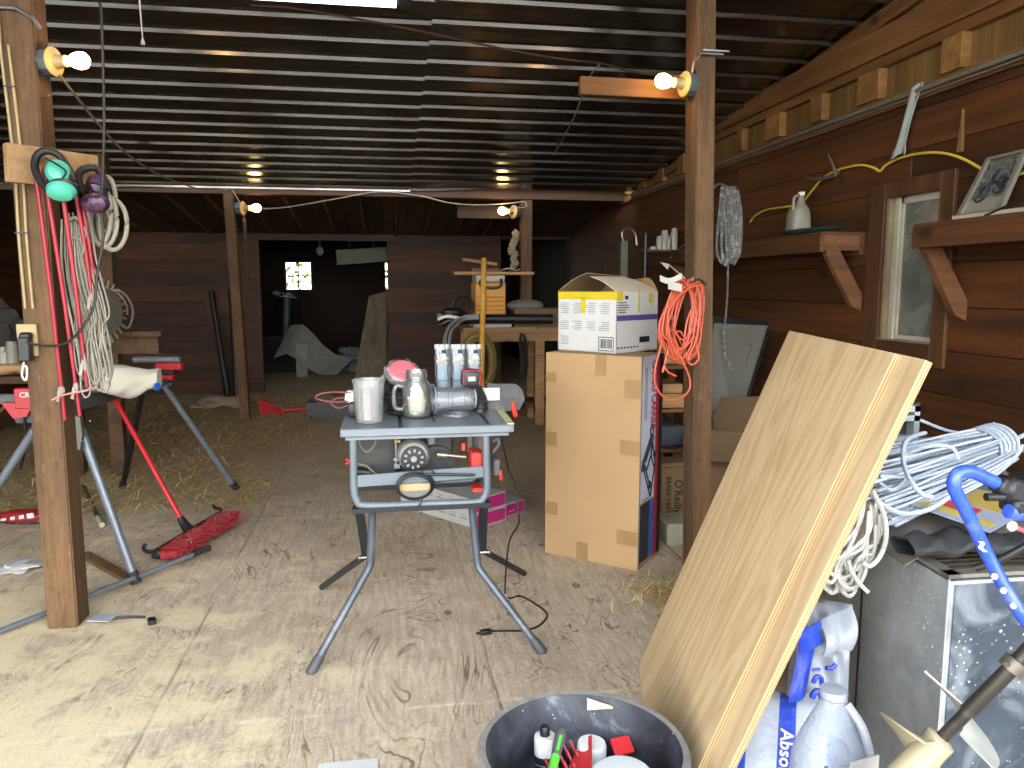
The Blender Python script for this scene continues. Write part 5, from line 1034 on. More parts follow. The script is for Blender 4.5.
b.tube(f([(872, 490), (884, 515), (886, 538), (880, 556), (870, 566), (862, 562)], 1.80), .0068, 7, 5)
b.tube(f([(848, 560), (852, 572), (860, 584), (868, 592)], 1.80), .006, 6, 4)
solo('rope_loops', b, plain('old_rope', 'b0aea8', .85, bump=.5, bs=260), 'loops of white rope hanging off the left side of steel cabinet', 'rope')
FB = thing('grey_case', 'grey framed box standing behind the rope hank beside plywood', 'frame', P(905, 430, y=2.5))
b = MB(); a, c = P(884, 436, y=2.52), P(917, 405, y=2.52); fw = .022
b.span((a.x, 2.5, a.z), (a.x + fw, 2.54, c.z)); b.span((c.x - fw, 2.5, a.z), (c.x, 2.54, c.z)); b.span((a.x, 2.5, c.z - fw), (c.x, 2.54, c.z)); b.span((a.x, 2.5, (a.z + c.z) / 2), (c.x, 2.54, (a.z + c.z) / 2 + .02)); b.span((a.x, 2.5, .80), (c.x, 2.54, a.z)); part('frame_bars', b, plain('pale_grey', 'a6aab0', .5), FB)
b = MB(); b.span((a.x + .003, 2.541, .80), (c.x + .03, 2.60, c.z + .005)); part('dark_case', b, plain('charcoal_case', '33353a', .5), FB)
# ---- blue handled earth auger
AU = thing('earth_auger', 'earth auger with blue tube handle and beige spiral, at the right edge', 'auger', P(985, 600, y=1.25))
BLUE = plain('blue_paint', '2c4fc4', .35, var=.05, dirt='b9b7a8', dk=.25, vs=20)
g = lambda px, py, yy=1.25: P(px, py, y=yy)
b = MB(); b.tube([g(1040, 640, 1.2), g(1013, 602, 1.22), g(988, 556), g(968, 515), g(955, 490), g(955, 478), g(962, 472), g(975, 473), g(1006, 488)], .0125, 14, 6); part('handle', b, BLUE, AU)
b = MB()
for px, py in ((1002, 590), (1012, 605), (1022, 620), (993, 576)): c = g(px, py, 1.215); b.lathe([(0, 0), (.007, 0), (.007, .006), (0, .007)], 6, aim(c, (-.3, -1, .2)))
part('bolt', b, plain('worn_bolt', '8d8a80', .6, .2), AU)
b = MB(); b.sheet(lambda u, v: g(977 + 5 * u + 4 * v, 541 + 11 * v, 1.237 + .0 * u) + Vector((.004 * sin(8 * v), -.0005, 0)), 4, 6, .0008); part('paint_chip', b, plain('bare_primer', 'a39f90', .6), AU)
b = MB(); c = g(1012, 489); b.box(c, (.05, .05, .045), R(12, 'Y'), .008); b.box(g(1000, 485), (.02, .036, .03), R(25, 'Y'), .004); b.tube([g(986, 497, 1.24), g(1003, 497, 1.24)], .0075, 10); b.box(g(1018, 503), (.05, .05, .03), R(-10, 'Y'), .006); b.box(g(1030, 487), (.05, .07, .05), None, .008); part('throttle_clamp', b, BLACK, AU)
b = MB(); b.tube([g(1008, 511, 1.24), g(1022, 514, 1.24), g(1030, 513, 1.24)], .014, 12, 3); part('blue_knob', b, BLUE, AU)
b = MB(); b.tube([g(1010, 525, 1.26), g(1018, 528, 1.26), g(1030, 534, 1.26)], .0045, 8, 3); part('red_wire', b, plain('red_wire', 'c4545a', .5), AU)
b = MB(); b.blob(g(1012, 526, 1.255), .010, (1, .8, 1), .2, 3, 10, 8); part('connector', b, PAPER, AU)
b = MB(); b.tube([g(1034, 541, 1.30), g(1000, 560, 1.33), g(975, 568, 1.36)], .008, 10, 4); part('black_hose', b, BLACK, AU)
S0 = P(1045, 634, y=1.24); EYEP = Vector((0, 0, EYE)); S1 = P(880, 800, y=1.3); S1 = EYEP + (S1 - EYEP).normalized() * ((S0 - EYEP).length * 1.04); ax = (S1 - S0).normalized()
b = MB(); Mx = aim(S0, ax); Lx = (S1 - S0).length
b.lathe([(0, 0), (.0155, 0), (.0155, Lx * .45), (.0125, Lx * .46), (.0125, Lx + .50), (0, Lx + .56)], 16, Mx); part('shaft', b, plain('rusty_shaft', '423d38', .5, .6, dirt='a69a88', vs=18), AU)
b = MB(); c = S0.lerp(S1, .18); b.tube([c - ax * .012, c + ax * .012], .024, 14); b.tube([c + Vector((-.028, -.01, .01)), c + Vector((.028, .01, -.01))], .005, 8); part('collar', b, plain('dull_collar', '6b665d', .5, .6), AU)
def flight(z0, turns, pitch, r0, r1, ph, n=60, th=.004):
    bb = MB()
    def f_(u, v): a = ph + 2 * pi * turns * u; r = .016 + (r0 + (r1 - r0) * u - .016) * v; return Mx @ Vector((r * cos(a), r * sin(a), z0 + pitch * turns * u))
    bb.sheet(f_, n, 4, th); return bb
k_ = S1 - S0; zt1 = k_.length * ((1045 - 962) / 165.)
part('upper_flight', flight(zt1 - .03, .55, .09, .10, .095, radians(120)), plain('flight_white', '97988f', .6, dirt='8d8468', vs=14), AU)
part('auger_spiral', flight(zt1 + .06, 2.2, .17, .105, .115, radians(40), 110), plain('flight_beige', 'a2987a', .65, dirt='857650', vs=14), AU)
b = MB(); b.lathe([(.017, zt1 + .05), (.03, zt1 + .055), (.034, zt1 + .30), (.017, zt1 + .31)], 18, Mx); part('sleeve', b, MATS['flight_beige'], AU)
# ---- absorbent bags and plastic jug
def m_bag():
    s = N('blue_white_bag'); v = s.coord(); x, y, z = s.sep(v)
    st = s.math('FRACT', s.math('MULTIPLY_ADD', x, 8.2, .95)); k = s.ramp(s.math('LESS_THAN', st, .36), [(0., lin('959aa3')), (1., lin('1c3a9c'))])
    k = s.mix(s.ramp(s.noise(v, 30, 4), [(.55, 0.), (.8, .35)]), k, lin('7d8494')); return s.pbr(k, .4, 0, s.bump(s.noise(v, 22, 4), .5, .012), .5)
BAGM = m_bag(); BAGW = plain('white_bag', '8f949e', .4, var=.06, vs=18, bump=.4, bs=24); BAGB = plain('blue_bag_print', '1f40ae', .4, var=.1)
def pillow(b, o, x, y, w, h, t, amp=.012, seed=1, n=22):
    M = frame(o, x, y); rr = random.Random(seed); ph = [(rr.uniform(5, 18), rr.uniform(5, 18), rr.uniform(0, 6)) for _ in range(5)]
    def f_(sgn):
        def g_(u, v):
            e = (max(0, 1 - abs(2 * u - 1) ** 3.0) * max(0, 1 - abs(2 * v - 1) ** 3.0)) ** .5; wv = sum(sin(a * u + c * v + d) for a, c, d in ph) / 5
            return Vector(((u - .5) * w * (1 - .03 * sin(pi * v)), (v - .5) * h, sgn * (t * .5 * e + amp * wv * (.3 + e))))
        return g_
    for sg in (1, -1): b.sheet(f_(sg) if sg > 0 else (lambda u, v: f_(-1)(1 - u, v)), n, n)
    return M
BG1 = None
tA, bA = P(792, 700, y=1.86), P(755, 830, y=1.70)
xa = Vector((.86, -.50, 0)); ya = (tA - bA)
b = MB(); Mb = pillow(b, (tA + bA) / 2, xa, ya, .30, ya.length * 1.06, .10, .008, 4); o = thing('absorbent_bag', 'blue striped white bag of absorbent standing under the leaning plywood', 'bag', Mb.translation)
solo_local('bag_body', b, Mb, (BAGM,), None, None, parent=o); part_t = T(0, 0, .053)
text('Absorbent', .045, Mb @ T(.027, -.02, .057) @ R(-90, 'Z'), PAPER, 'lettering', o, .001, 'CENTER', 1.0, .001)
tB, bB = P(838, 604, y=1.93), P(800, 712, y=1.84)
b = MB(); Mb2 = pillow(b, (tB + bB) / 2 + Vector((0, 0, -.0)), (.9, -.35, -.1), tB - bB, .165, (tB - bB).length, .10, .022, 8); o2 = thing('crumpled_bag', 'crumpled white and blue bag with folded top, leaning on the steel cabinet', 'bag', Mb2.translation)
solo_local('bag_body', b, Mb2, (BAGW,), None, None, parent=o2)
b = MB()
def fold(u, v): k = (P(820, 622, y=1.84).lerp(P(851, 606, y=1.84), u)).lerp(P(822, 655, y=1.80).lerp(P(850, 648, y=1.80), u), v); return k + Vector((0, -.025 * sin(pi * v) - .004 * sin(9 * u), .004 * sin(7 * u + 3 * v)))
b.sheet(fold, 14, 12, .006); part('folded_top', b, BAGW, o2)
b = MB(); b.sheet(lambda u, v: P(802 + 16 * u - 14 * v, 632 + 70 * v - 6 * u, y=1.815 + .012 * sin(5 * v) - .0 * u) + Vector((0, -.01 * sin(pi * u), 0)), 8, 14, .003); part('blue_panel', b, BAGB, o2)
b = MB(); b.sheet(lambda u, v: P(797 + 22 * u + 2 * v, 628 - 8 * u + 22 * v, y=1.812) + Vector((.004 * sin(9 * v), -.012 * sin(pi * u), 0)), 8, 8, .003); part('blue_corner', b, BAGB, o2)
b = MB(); c = lambda px, py: P(px, py, y=1.775)
b.tube([c(813, 683), c(816, 677), c(821, 678), c(822, 685)], .006, 6, 5); b.tube([c(812, 698), c(815, 692), c(820, 692), c(822, 699)], .008, 6, 5); b.tube([c(813, 670), c(820, 669)], .004, 6); b.tube([c(826, 668), c(832, 668), c(836, 664)], .006, 6, 3); part('blue_print', b, BAGB, o2)
JG = thing('plastic_jug', 'cloudy plastic jug with a label in front of the steel cabinet', 'jug', P(830, 800, y=1.52)); JP = clear('cloudy_plastic', (.9, .93, .97), .6, .5, (.34, .38, .46), .4)
jc = P(830, 760, y=1.54); 
def jug(u, v):
    zs = [(.0, .085), (.22, .088), (.30, .086), (.345, .072), (.40, .048), (.44, .028), (.455, .025)]; z = u * .455
    for (z0, r0), (z1, r1) in zip(zs[:-1], zs[1:]):
        if z <= z1 + 1e-9: r = r0 + (r1 - r0) * (z - z0) / (z1 - z0); break
    a = 2 * pi * v; k = (abs(cos(a)) ** 4 + abs(sin(a)) ** 4) ** -.25; k = 1 + (k - 1) * (1 - u) * .8; return Vector((jc.x + r * k * cos(a), jc.y + r * k * .9 * sin(a), z + .105))
b = MB(); b.sheet(jug, 26, 40); part('jug_body', b, JP, JG)
b = MB(); b.lathe([(.026, .552), (.030, .556), (.030, .574), (.0, .576)], 20, T(jc.x, jc.y, 0)); part('neck_band', b, plain('cloudy_white', '9aa0aa', .4), JG)
b = MB(); b.tube([Vector((jc.x + .022, jc.y - .02, .545)), Vector((jc.x + .045, jc.y - .05, .50)), Vector((jc.x + .06, jc.y - .066, .43))], .010, 8, 4); part('handle', b, plain('cloudy_white', '9aa0aa', .4), JG)
b = MB(); k = Vector((jc.x + .03, jc.y - .083, .40)); b.box(k, (.085, .003, .10), R(12, 'Z')); lb = part('label', b, PAPER, JG)
b = MB(); b.prism([(-.025, -.018), (.025, -.018), (.025, .012), (0, .024), (-.025, .012)], .002, frame(k + Vector((.008, -.004, -.008)), (1, .2, 0), (0, 0, 1))); part('emblem', b, INK, lb)
b = MB(); b.box((jc.x, jc.y, .052), (.22, .22, .104), None, .006); solo('grey_block', b, plain('concrete', '8c8a86', .9), 'grey block on the floor under the cloudy plastic jug', 'block')
# ---- black rubber tub with its contents
tc = Vector((.495, 1.84, 0)); s = N('dusty_rubber'); v = s.coord(); n1 = s.noise(v, 5, 6, .7, .6); k = s.ramp(n1, [(.42, lin('1d1e24')), (.58, lin('34363f')), (.75, lin('777a82'))]); d = s.voro(v, 40).outputs['Distance']
k = s.mix(s.math('MULTIPLY', s.ramp(d, [(.06, 1.), (.12, 0.)]), s.ramp(s.noise(v, 9, 3), [(.5, 0.), (.65, .8)])), k, lin('c9c9c4')); TUBM = s.pbr(k, .6, 0, s.bump(n1, .2, .01), .4)
RT = thing('rubber_tub', 'black dusty rubber tub holding bottles and tools, at the bottom edge', 'tub', tc)
b = MB(); b.lathe([(0, .0), (.215, .0), (.225, .01), (.258, .27), (.274, .278), (.278, .290), (.272, .300), (.258, .298), (.248, .285), (.212, .02), (.20, .014), (0, .014)], 64, T(tc.x, tc.y, 0), cap=False); part('tub_body', b, TUBM, RT)
b = MB(); b.lathe([(.258, .2975), (.273, .3005), (.2785, .290)], 64, T(tc.x, tc.y, .0012), cap=False); part('worn_rim', b, plain('worn_rubber_rim', '7f7d77', .8, dirt='33333a', vs=25, dk=.8), RT)
g = lambda px, py, z: P(px, py, z=z)
def bottle(name, label, px, py, z, r, h, tilt, cap=True, body=WHITE):
    c = g(px, py, z); d = Vector(tilt).normalized(); t = thing(name, label, 'bottle', c - d * h); M = aim(c - d * h, d)
    b = MB(); b.lathe([(0, 0), (r, 0), (r, h * .93), (r * .96, h * .97), (r * .9, h), (0, h)], 26, M); part('bottle_body', b, body, t)
    b = MB(); b.lathe([(r + .0008, h * .12), (r + .0008, h * .74)], 26, M, cap=False); lb = part('label', b, INK, t)
    b = MB()
    for kk in range(4): aa = 2.9 + .0 * kk; b.lathe([(r + .0015, h * (.62 - .07 * kk)), (r + .0015, h * (.62 - .07 * kk) + .003)], 26, M, cap=False)
    part('label_lines', b, GREYINK, lb)
    if cap: b = MB(); b.lathe([(0, h), (.014, h), (.0135, h + .022), (.011, h + .026), (0, h + .026)], 18, M); part('cap', b, BLACK, t)
    return t
bottle('bottle', 'white bottle with black cap and black label in the rubber tub', 545, 735, .245, .032, .20, (-.02, .05, 1))
c = bottle('can', 'white topped can with black and white label in the rubber tub', 592, 742, .225, .042, .18, (.05, .0, 1), False)
c['category'] = 'can'
KN = thing('hand_tool', 'grey and green handled tool propped in the rubber tub', 'tool', g(556, 750, .2)); p0, p1 = g(562, 730, .27), g(551, 775, .22); dd = (p1 - p0).normalized()
b = MB(); b.tube([p0, p0 + dd * .02, p0.lerp(p1, .35), p0.lerp(p1, .62)], [.012, .0165, .015, .013], 12, 4); part('grip', b, plain('grip_grey', '55585a', .6), KN)
b = MB(); b.tube([p0.lerp(p1, .6), p1, p1 + dd * .08], [.0135, .012, .010], 12, 3); b.beam(p0.lerp(p1, .22) + Vector((.003, -.004, .0145)), p0.lerp(p1, .55) + Vector((.003, -.004, .0135)), .008, .003); part('green_insert', b, plain('lime_green', '5cc23c', .45), KN)
RK = thing('red_brush', 'red brush with stiff prongs lying in the rubber tub', 'brush', g(575, 765, .18)); b = MB(); pA = [g(584, 738, .215), g(592, 735, .235), g(592, 790, .235), g(556, 790, .19)]
b.add(pA + [p - Vector((0, 0, .012)) for p in pA], [(0, 1, 2, 3), (7, 6, 5, 4), (0, 4, 5, 1), (1, 5, 6, 2), (2, 6, 7, 3), (3, 7, 4, 0)]); part('back_plate', b, plain('tub_red', 'd22a30', .4), RK)
PRG = plain('prong_red', 'c93a46', .45); n_p = 0
for r_ in range(4):
    for q_ in range(4):
        c = g(545 + 9.5 * q_ + 3 * r_, 776 - 11 * r_ + 1.5 * q_, .205); b = MB(); b.tube([c + Vector((.012, -.014, -.03)), c + Vector((-.006, .012, .012))], [.0045, .0035], 8); part('prong', b, PRG, RK)
LD2 = MB(); c = g(622, 785, .255); LD2.lathe([(0, -.014), (.085, -.014), (.089, -.006), (.088, .006), (.080, .010), (0, .010)], 40, aim(c, (-.1, -.22, 1))); solo('white_lid', LD2, plain('chalky_white', 'bfc2c2', .5, var=.03), 'round white plastic lid at the front of the rubber tub', 'lid')
b = MB(); c = g(622, 746, .2); b.box(c, (.06, .05, .012), R(10, 'Z') @ R(35, 'X'), .002); solo('red_scrap', b, plain('tub_red', 'd22a30', .4), 'small red piece beside the white lid in the rubber tub', 'scrap')
cc = P(597, 703, y=2.075); b = MB(); b.sheet(lambda u, v: P(587 + 26 * u, 698 + 12 * v * (1 - .85 * u) + 9 * u, y=2.052 - .012 * v - .018 * abs(u - .3)), 10, 6, .003); solo('torn_label', b, plain('bone_scrap', 'cfc6a2', .8), 'torn cream scrap stuck to the inside wall of the rubber tub', 'label')
# ================================================================== RIGHT WALL: shelves, jug, cable, pictures
def wall_shelf(y0, y1, zt, label, brace_y):
    t = thing('wall_shelf', label, 'shelf', (XR - .14, (y0 + y1) / 2, zt)); SM = MATS.setdefault('shelfwood', wood('shelf_wood', '321d0e', '54341a', 1, 10, .07, .65)); SE = MATS.setdefault('bracewood', wood('brace_wood', '40281a', '6a4628', 0, 10, .1, .65))
    b = MB(); b.span((2.49, y0, zt - .02), (XR - .008, y1, zt)); part('board', b, SM, t)
    b = MB(); b.span((2.485, y0, zt - .115), (2.515, y1, zt - .02), bev=.003); part('front_lip', b, SM, t)
    b = MB(); b.span((XR - .045, y0, zt - .13), (XR - .008, y1, zt - .02), bev=.003); part('ledger', b, SM, t)
    for y in brace_y:
        b = MB(); b.span((2.515, y, zt - .105), (XR - .045, y + .04, zt - .02)); part('arm', b, SE, t)
        b = MB(); b.prism([(2.53, zt - .06), (2.53, zt - .125), (XR - .07, zt - .43), (XR - .008, zt - .46), (XR - .008, zt - .36), (2.585, zt - .06)], .042, Matrix(((1, 0, 0, 0), (0, 0, 1, y - .001), (0, 1, 0, 0), (0, 0, 0, 1)))); part('brace', b, SE, t)
    return t
wall_shelf(4.15, 7.3, 1.815, 'long wooden wall shelf carrying the white jug and green plate', (4.155, 6.6)); wall_shelf(1.9, 3.364, 1.795, 'wooden wall shelf right of the window, carrying the framed picture', (3.32, 2.2))
zs = 1.815
GP = MB(); c = P(804, 229, z=zs + .02); GP.lathe([(0, .004), (.10, .004), (.165, .016), (.172, .022), (.165, .022), (.10, .010), (0, .010)], 36, T(2.66, 4.80, zs)); 
GPo = MB(); GPo.lathe([(0, .0), (.075, .0), (.118, .012), (.124, .018), (.118, .018), (.07, .007), (0, .007)], 36, T(2.575, 4.42, zs + .002) @ Matrix.Diagonal((1.0, 2.3, 1.5, 1))); solo('green_plate', GPo, plain('dark_green_plate', '2f4f3c', .45), 'dark green oval tray under the white jug on the wall shelf', 'tray')
JW = thing('white_jug', 'white translucent gallon jug standing on the wall shelf', 'jug', (2.61, 4.62, zs + .02)); jm = plain('milk_plastic', '8d897c', .5, var=.04)
def mj(u, v):
    zs_ = [(0, .066), (.01, .074), (.13, .075), (.17, .068), (.215, .036), (.235, .022), (.27, .021)]; z = u * .27
    for (z0, r0), (z1, r1) in zip(zs_[:-1], zs_[1:]):
        if z <= z1 + 1e-9: r = r0 + (r1 - r0) * (z - z0) / (z1 - z0); break
    a = 2 * pi * v; k = (abs(cos(a)) ** 5 + abs(sin(a)) ** 5) ** -.2; k = 1 + (k - 1) * max(0, 1 - u * 1.1); return Vector((2.61 + .88 * (r * k * cos(a) + .014 * max(0, u - .65) * 3), 4.62 + .88 * r * k * sin(a), zs + .02 + .88 * z))
b = MB(); b.sheet(mj, 28, 40); b.lathe([(0, .001), (.066, .001)], 24, T(2.61, 4.62, zs + .02) @ Matrix.Scale(.88, 4)); part('jug_body', b, jm, JW)
b = MB(); b.lathe([(.021, .27), (.024, .27), (.024, .295), (0, .296)], 20, T(2.623, 4.62, zs + .02) @ Matrix.Scale(.88, 4)); part('cap', b, WHITE, JW)
b = MB(); b.tube([(2.592, 4.602, zs + .255), (2.557, 4.585, zs + .243), (2.547, 4.58, zs + .205), (2.547, 4.58, zs + .165)], .010, 10, 5); part('handle', b, jm, JW)
b = MB(); w_ = lambda px, py, x=2.755: P(px, py, x=x)
b.tube([w_(750, 222), w_(755, 216), w_(766, 210), w_(785, 207), w_(800, 204), w_(810, 193), w_(820, 181), w_(833, 172), w_(848, 167), w_(862, 165), w_(874, 168), w_(880, 171), w_(886, 165), w_(900, 158), w_(920, 153.5), w_(942, 153), w_(962, 158.5), w_(980, 168), w_(992, 175), w_(1000, 178), w_(1014, 176), w_(1034, 169)], .0075, 8, 5)
solo('yellow_cable', b, plain('yellow_cable', 'd8b53c', .5), 'yellow electric cable strung along the right wall over the window', 'cable')
HK = thing('metal_bracket', 'rusty two armed metal bracket on the wall above the white jug', 'bracket', w_(835, 176)); b = MB(); k = w_(836, 175, 2.73)
b.tube([w_(839, 172, 2.765), k], .012, 8); b.tube([k, w_(833, 165, 2.72), w_(828, 154, 2.70)], [.011, .009, .004], 8, 4); b.tube([k, w_(825, 178, 2.71), w_(812, 179, 2.69), w_(804, 175, 2.69)], [.011, .011, .009, .004], 8, 4); part('arms', b, plain('old_iron', '6d675c', .55, .5), HK)
b = MB(); b.prism([(-.012, 0), (.018, 0), (.006, .20)], .016, frame(w_(961, 152, 2.775), (0, -1, 0), (0, -.1, 1))); solo('wood_wedge', b, W_GABLE, 'thin tapered wood wedge nailed on the right wall above the cable', 'wood')
RGm = plain('stained_rag', '8f9993', .9, dirt='a8622c', vs=11, dk=1.)
def rag(u, v): z = 2.53 - .34 * u; wv = .050 * (1.0 - .35 * sin(pi * u) + .2 * (u > .85)); return Vector((XR - .045 + .010 * sin(7 * v) - .015 * u, 3.735 + (v - .5) * 2 * wv + .10 * u, z + .012 * sin(6 * v)))
b = MB(); b.sheet(rag, 20, 12, .006); solo('hanging_rag', b, RGm, 'pale rag with rusty stains hanging from the wall conduit', 'rag')
b = MB(); b.tube([(XR - .045, .5, 2.505), (XR - .042, 4, 2.503), (XR - .045, 8.4, 2.50)], .013, 10); b.tube([(XR - .045, .5, 2.478), (XR - .045, 8.4, 2.474)], .005, 8); solo('conduit', b, MATS['conduit_grey'], 'grey conduit running along the top of the right wall', 'conduit')
# framed picture and white strip on the right shelf
q0, q1, q2, q3 = P(958, 219, x=2.665), P(1003, 212, x=2.665), P(1030, 150, x=2.755), P(990, 159, x=2.755)
PF = thing('picture_frame', 'silver framed picture leaning on the right shelf beside the window', 'picture', (q0 + q1) / 2); nn = (q1 - q0).cross(q3 - q0).normalized()
if nn.x > 0: nn = -nn
fq = lambda u, v, d: (q0.lerp(q1, u)).lerp(q3.lerp(q2, u), v) + nn * d
def qb(b, u0, u1, v0, v1, d0, d1): b.hexa([fq(u0, v0, d0), fq(u1, v0, d0), fq(u1, v1, d0), fq(u0, v1, d0), fq(u0, v0, d1), fq(u1, v0, d1), fq(u1, v1, d1), fq(u0, v1, d1)])
b = MB(); qb(b, 0, 1, 0, .05, 0, .02); qb(b, 0, 1, .95, 1, 0, .02); qb(b, 0, .09, .05, .95, 0, .02); qb(b, .91, 1, .05, .95, 0, .02); part('frame', b, plain('silver_frame', '8b877c', .4, .4), PF, smooth=0)
s = N('outdoor_photo'); v = s.coord(); n2 = s.noise(v, 24, 5, .65, 1.2); k = s.ramp(n2, [(.36, lin('10120e')), (.47, lin('2c3024')), (.52, lin('7d7a6a')), (.56, lin('33364a')), (.64, lin('4d4e3e'))]); PHM = s.pbr(k, .3)
b = MB(); qb(b, .09, .91, .28, .95, .004, .008); part('photo', b, PHM, PF, smooth=0)
b = MB(); qb(b, .09, .91, .05, .28, .004, .008); part('photo_ground', b, plain('photo_tan', '8b8472', .4), PF, smooth=0)
b = MB(); 
for u_, v_, r_ in ((.35, .36, .035), (.72, .46, .035)): b.tube([fq(u_, v_, .010) + (q1 - q0).normalized() * (r_ * cos(a * pi / 6)) + (q3 - q0).normalized() * (r_ * sin(a * pi / 6)) for a in range(12)], .006, 6, 2, closed=True)
b.tube([fq(.35, .36, .010), fq(.5, .55, .010), fq(.72, .46, .010)], .010, 6, 3); b.tube([fq(.5, .55, .010), fq(.55, .75, .010)], .010, 6); part('bike_print', b, plain('bike_dark', '2c2f3c', .5), PF)
b = MB(); b.span((2.60, 2.2, 1.796), (2.69, 3.25, 1.826), bev=.003); solo('white_board', b, WPAINT, 'white painted strip of wood lying along the right shelf edge', 'board')
b = MB(); b.beam(P(985, 216, x=2.60), P(1040, 192, x=2.62), .012, .01); solo('thin_stick', b, W_POST_DK if False else DKSTEEL, 'thin dark stick propped in front of the silver framed picture', 'stick')
# hoses on the back of the right post, leaning pictures and boxes behind it
b = MB(); rr = random.Random(14)
for i in range(7):
    x = 722 + i * 2.2; b.tube([P(x, 186, y=3.86), P(x - 3, 215, y=3.86 + .01 * i), P(x - 4 + rr.uniform(-2, 3), 250, y=3.87), P(x + 1, 262 + rr.uniform(-5, 4), y=3.87), P(x + 5, 248, y=3.88), P(x + 6, 215, y=3.88), P(x + 2, 190, y=3.87)], .0085, 7, 4)
b.tube([P(728, 262, y=3.88), P(727, 300, y=3.88), P(724, 340, y=3.88), P(728, 362, y=3.88), P(735, 374, y=3.88)], .006, 7, 4); b.tube([P(722, 330, y=3.88), P(725, 355, y=3.88), P(733, 371, y=3.88)], .009, 7, 4)
b.tube([P(712, 190, y=3.70), P(718, 184, y=3.78), P(726, 186, y=3.87)], .006, 6, 3)
solo('hose_bundle', b, plain('speckled_hose', '4d4b4a', .6, dirt='a5a39e', vs=60, dk=.8), 'grey speckled hoses hanging from the right side of right post', 'hose')
b = MB(); p0, p1 = P(715, 330, y=6.9), P(741, 330, y=6.9); b.hexa([(p0.x, 6.9, .02), (p1.x + .03, 6.9, .02), (p1.x + .03, 6.93, .02), (p0.x, 6.93, .02), (p0.x, 7.0, 2.1), (p1.x - .08, 7.0, 2.1), (p1.x - .08, 7.03, 2.1), (p0.x, 7.03, 2.1)]); solo('green_panel', b, plain('olive_panel', '47512c', .7), 'dark green board standing behind the right post near right wall', 'panel')
PB = thing('leaning_picture', 'large black framed print leaning among boxes behind right post', 'picture', P(735, 430, y=4.9)); q0, q1, q2, q3 = P(684, 480, y=5.0), P(738, 432, y=5.0), P(773, 322, y=5.3), P(712, 317, y=5.3)
nn = (q1 - q0).cross(q3 - q0).normalized(); nn = nn if nn.y < 0 else -nn
b = MB(); qb(b, 0, 1, 0, .04, 0, .025); qb(b, 0, 1, .96, 1, 0, .025); qb(b, 0, .05, .04, .96, 0, .025); qb(b, .93, 1, .04, .96, 0, .025); part('frame', b, plain('black_frame', '17161a', .4), PB, smooth=0)
b = MB(); qb(b, .05, .93, .04, .96, .004, .008); part('print', b, plain('grey_print_paper', '6b695f', .6), PB, smooth=0)
b = MB(); 
for pts in (((.3, .55), (.75, .55), (.75, .8), (.3, .8), (.3, .55)), ((.4, .62), (.45, .72), (.55, .70)), ((.62, .62), (.66, .72), (.6, .74)), ((.2, .3), (.45, .48), (.7, .45), (.6, .3), (.4, .2))): b.tube([fq(u_, v_, .010) for u_, v_ in pts], .003, 5)
part('line_drawing', b, plain('drawing_line', '3c3a38', .7), PB)
OB = thing('open_carton', 'open brown cardboard carton with raised flaps behind the plywood', 'box', (2.14, 4.3, 0), (0, 0, radians(-32))); CD2 = plain('dull_card_brown', '6e563c', .85, var=.08)
x0, x1, y0, y1, h = -.22, .26, -.21, .22, .66; b = MB(); th = .006
for a, c in (((x0, y0), (x1, y0 + th)), ((x0, y1 - th), (x1, y1)), ((x0, y0 + th), (x0 + th, y1 - th)), ((x1 - th, y0 + th), (x1, y1 - th))): b.span((a[0], a[1], 0), (c[0], c[1], h))
b.span((x0, y0, 0), (x1, y1, th)); part('carton', b, CD2, OB, smooth=0, local=True)
for pts in (((x0, y0, h), (x1, y0, h), (x1 - .02, y0 - .12, h - .14), (x0 + .02, y0 - .13, h - .16)), ((x0, y1, h), (x1, y1, h), (x1 + .0, y1 + .12, h + .16), (x0 + .03, y1 + .14, h + .12)), ((x0, y0, h), (x0, y1, h), (x0 - .13, y1 - .02, h - .05), (x0 - .12, y0 + .02, h - .1)), ((x1, y0, h), (x1, y1, h), (x1 + .06, y1, h + .2), (x1 + .1, y0 + .03, h + .17))):
    p = [Vector(k) for k in pts]; b = MB(); b.sheet(lambda u, v: (p[0].lerp(p[1], u)).lerp(p[3].lerp(p[2], u), v), 4, 4, .005); part('flap', b, CD2, OB, local=True)
# rack seen between the tall carton and the post
RK2 = thing('storage_rack', 'low wooden storage rack behind the tall carton and right post', 'rack', (2.0, 4.85, 0)); RW = wood('rack_wood', '4a321c', '7a5632', 0, 10)
for x in (1.70, 1.93):
    for y in (4.66, 5.05): b = MB(); b.span((x, y, 0), (x + .05, y + .05, 1.25)); part('upright', b, RW, RK2)
for z in (.44, .70, .98): b = MB(); b.span((1.69, 4.64, z), (1.985, 5.12, z + .022)); part('shelf_board', b, RW, RK2)
b = MB(); b.span((1.665, 4.42, .02), (1.97, 4.62, .395), bev=.003); BX = solo('parts_carton', b, plain('brown_carton', '8e6f4c', .85), 'brown parts carton with black lettering between tall carton and post', 'box')
text("O'Reilly", .075, frame((1.775, 4.4185, .21), (0, 0, -1), (1, 0, 0)), INK, 'lettering', BX, bold=.001, sx=.9); text('BRAKE PARTS', .042, frame((1.712, 4.4185, .21), (0, 0, -1), (1, 0, 0)), INK, 'lettering', BX, bold=.0005)
b = MB(); b.span((1.60, 4.13, 0), (1.78, 4.36, .13), bev=.004); BX = solo('small_carton', b, plain('dusty_white_card', 'a9a48f', .8, dirt='8a7a3e', vs=10), 'small dusty white and yellow carton on the floor behind the right post', 'box')
b = MB(); b.span((1.665, 4.43, .398), (1.95, 4.61, .42)); solo('card_lid', b, MATS['brown_carton'], 'flat cardboard lid lying on the brown parts carton', 'cardboard')
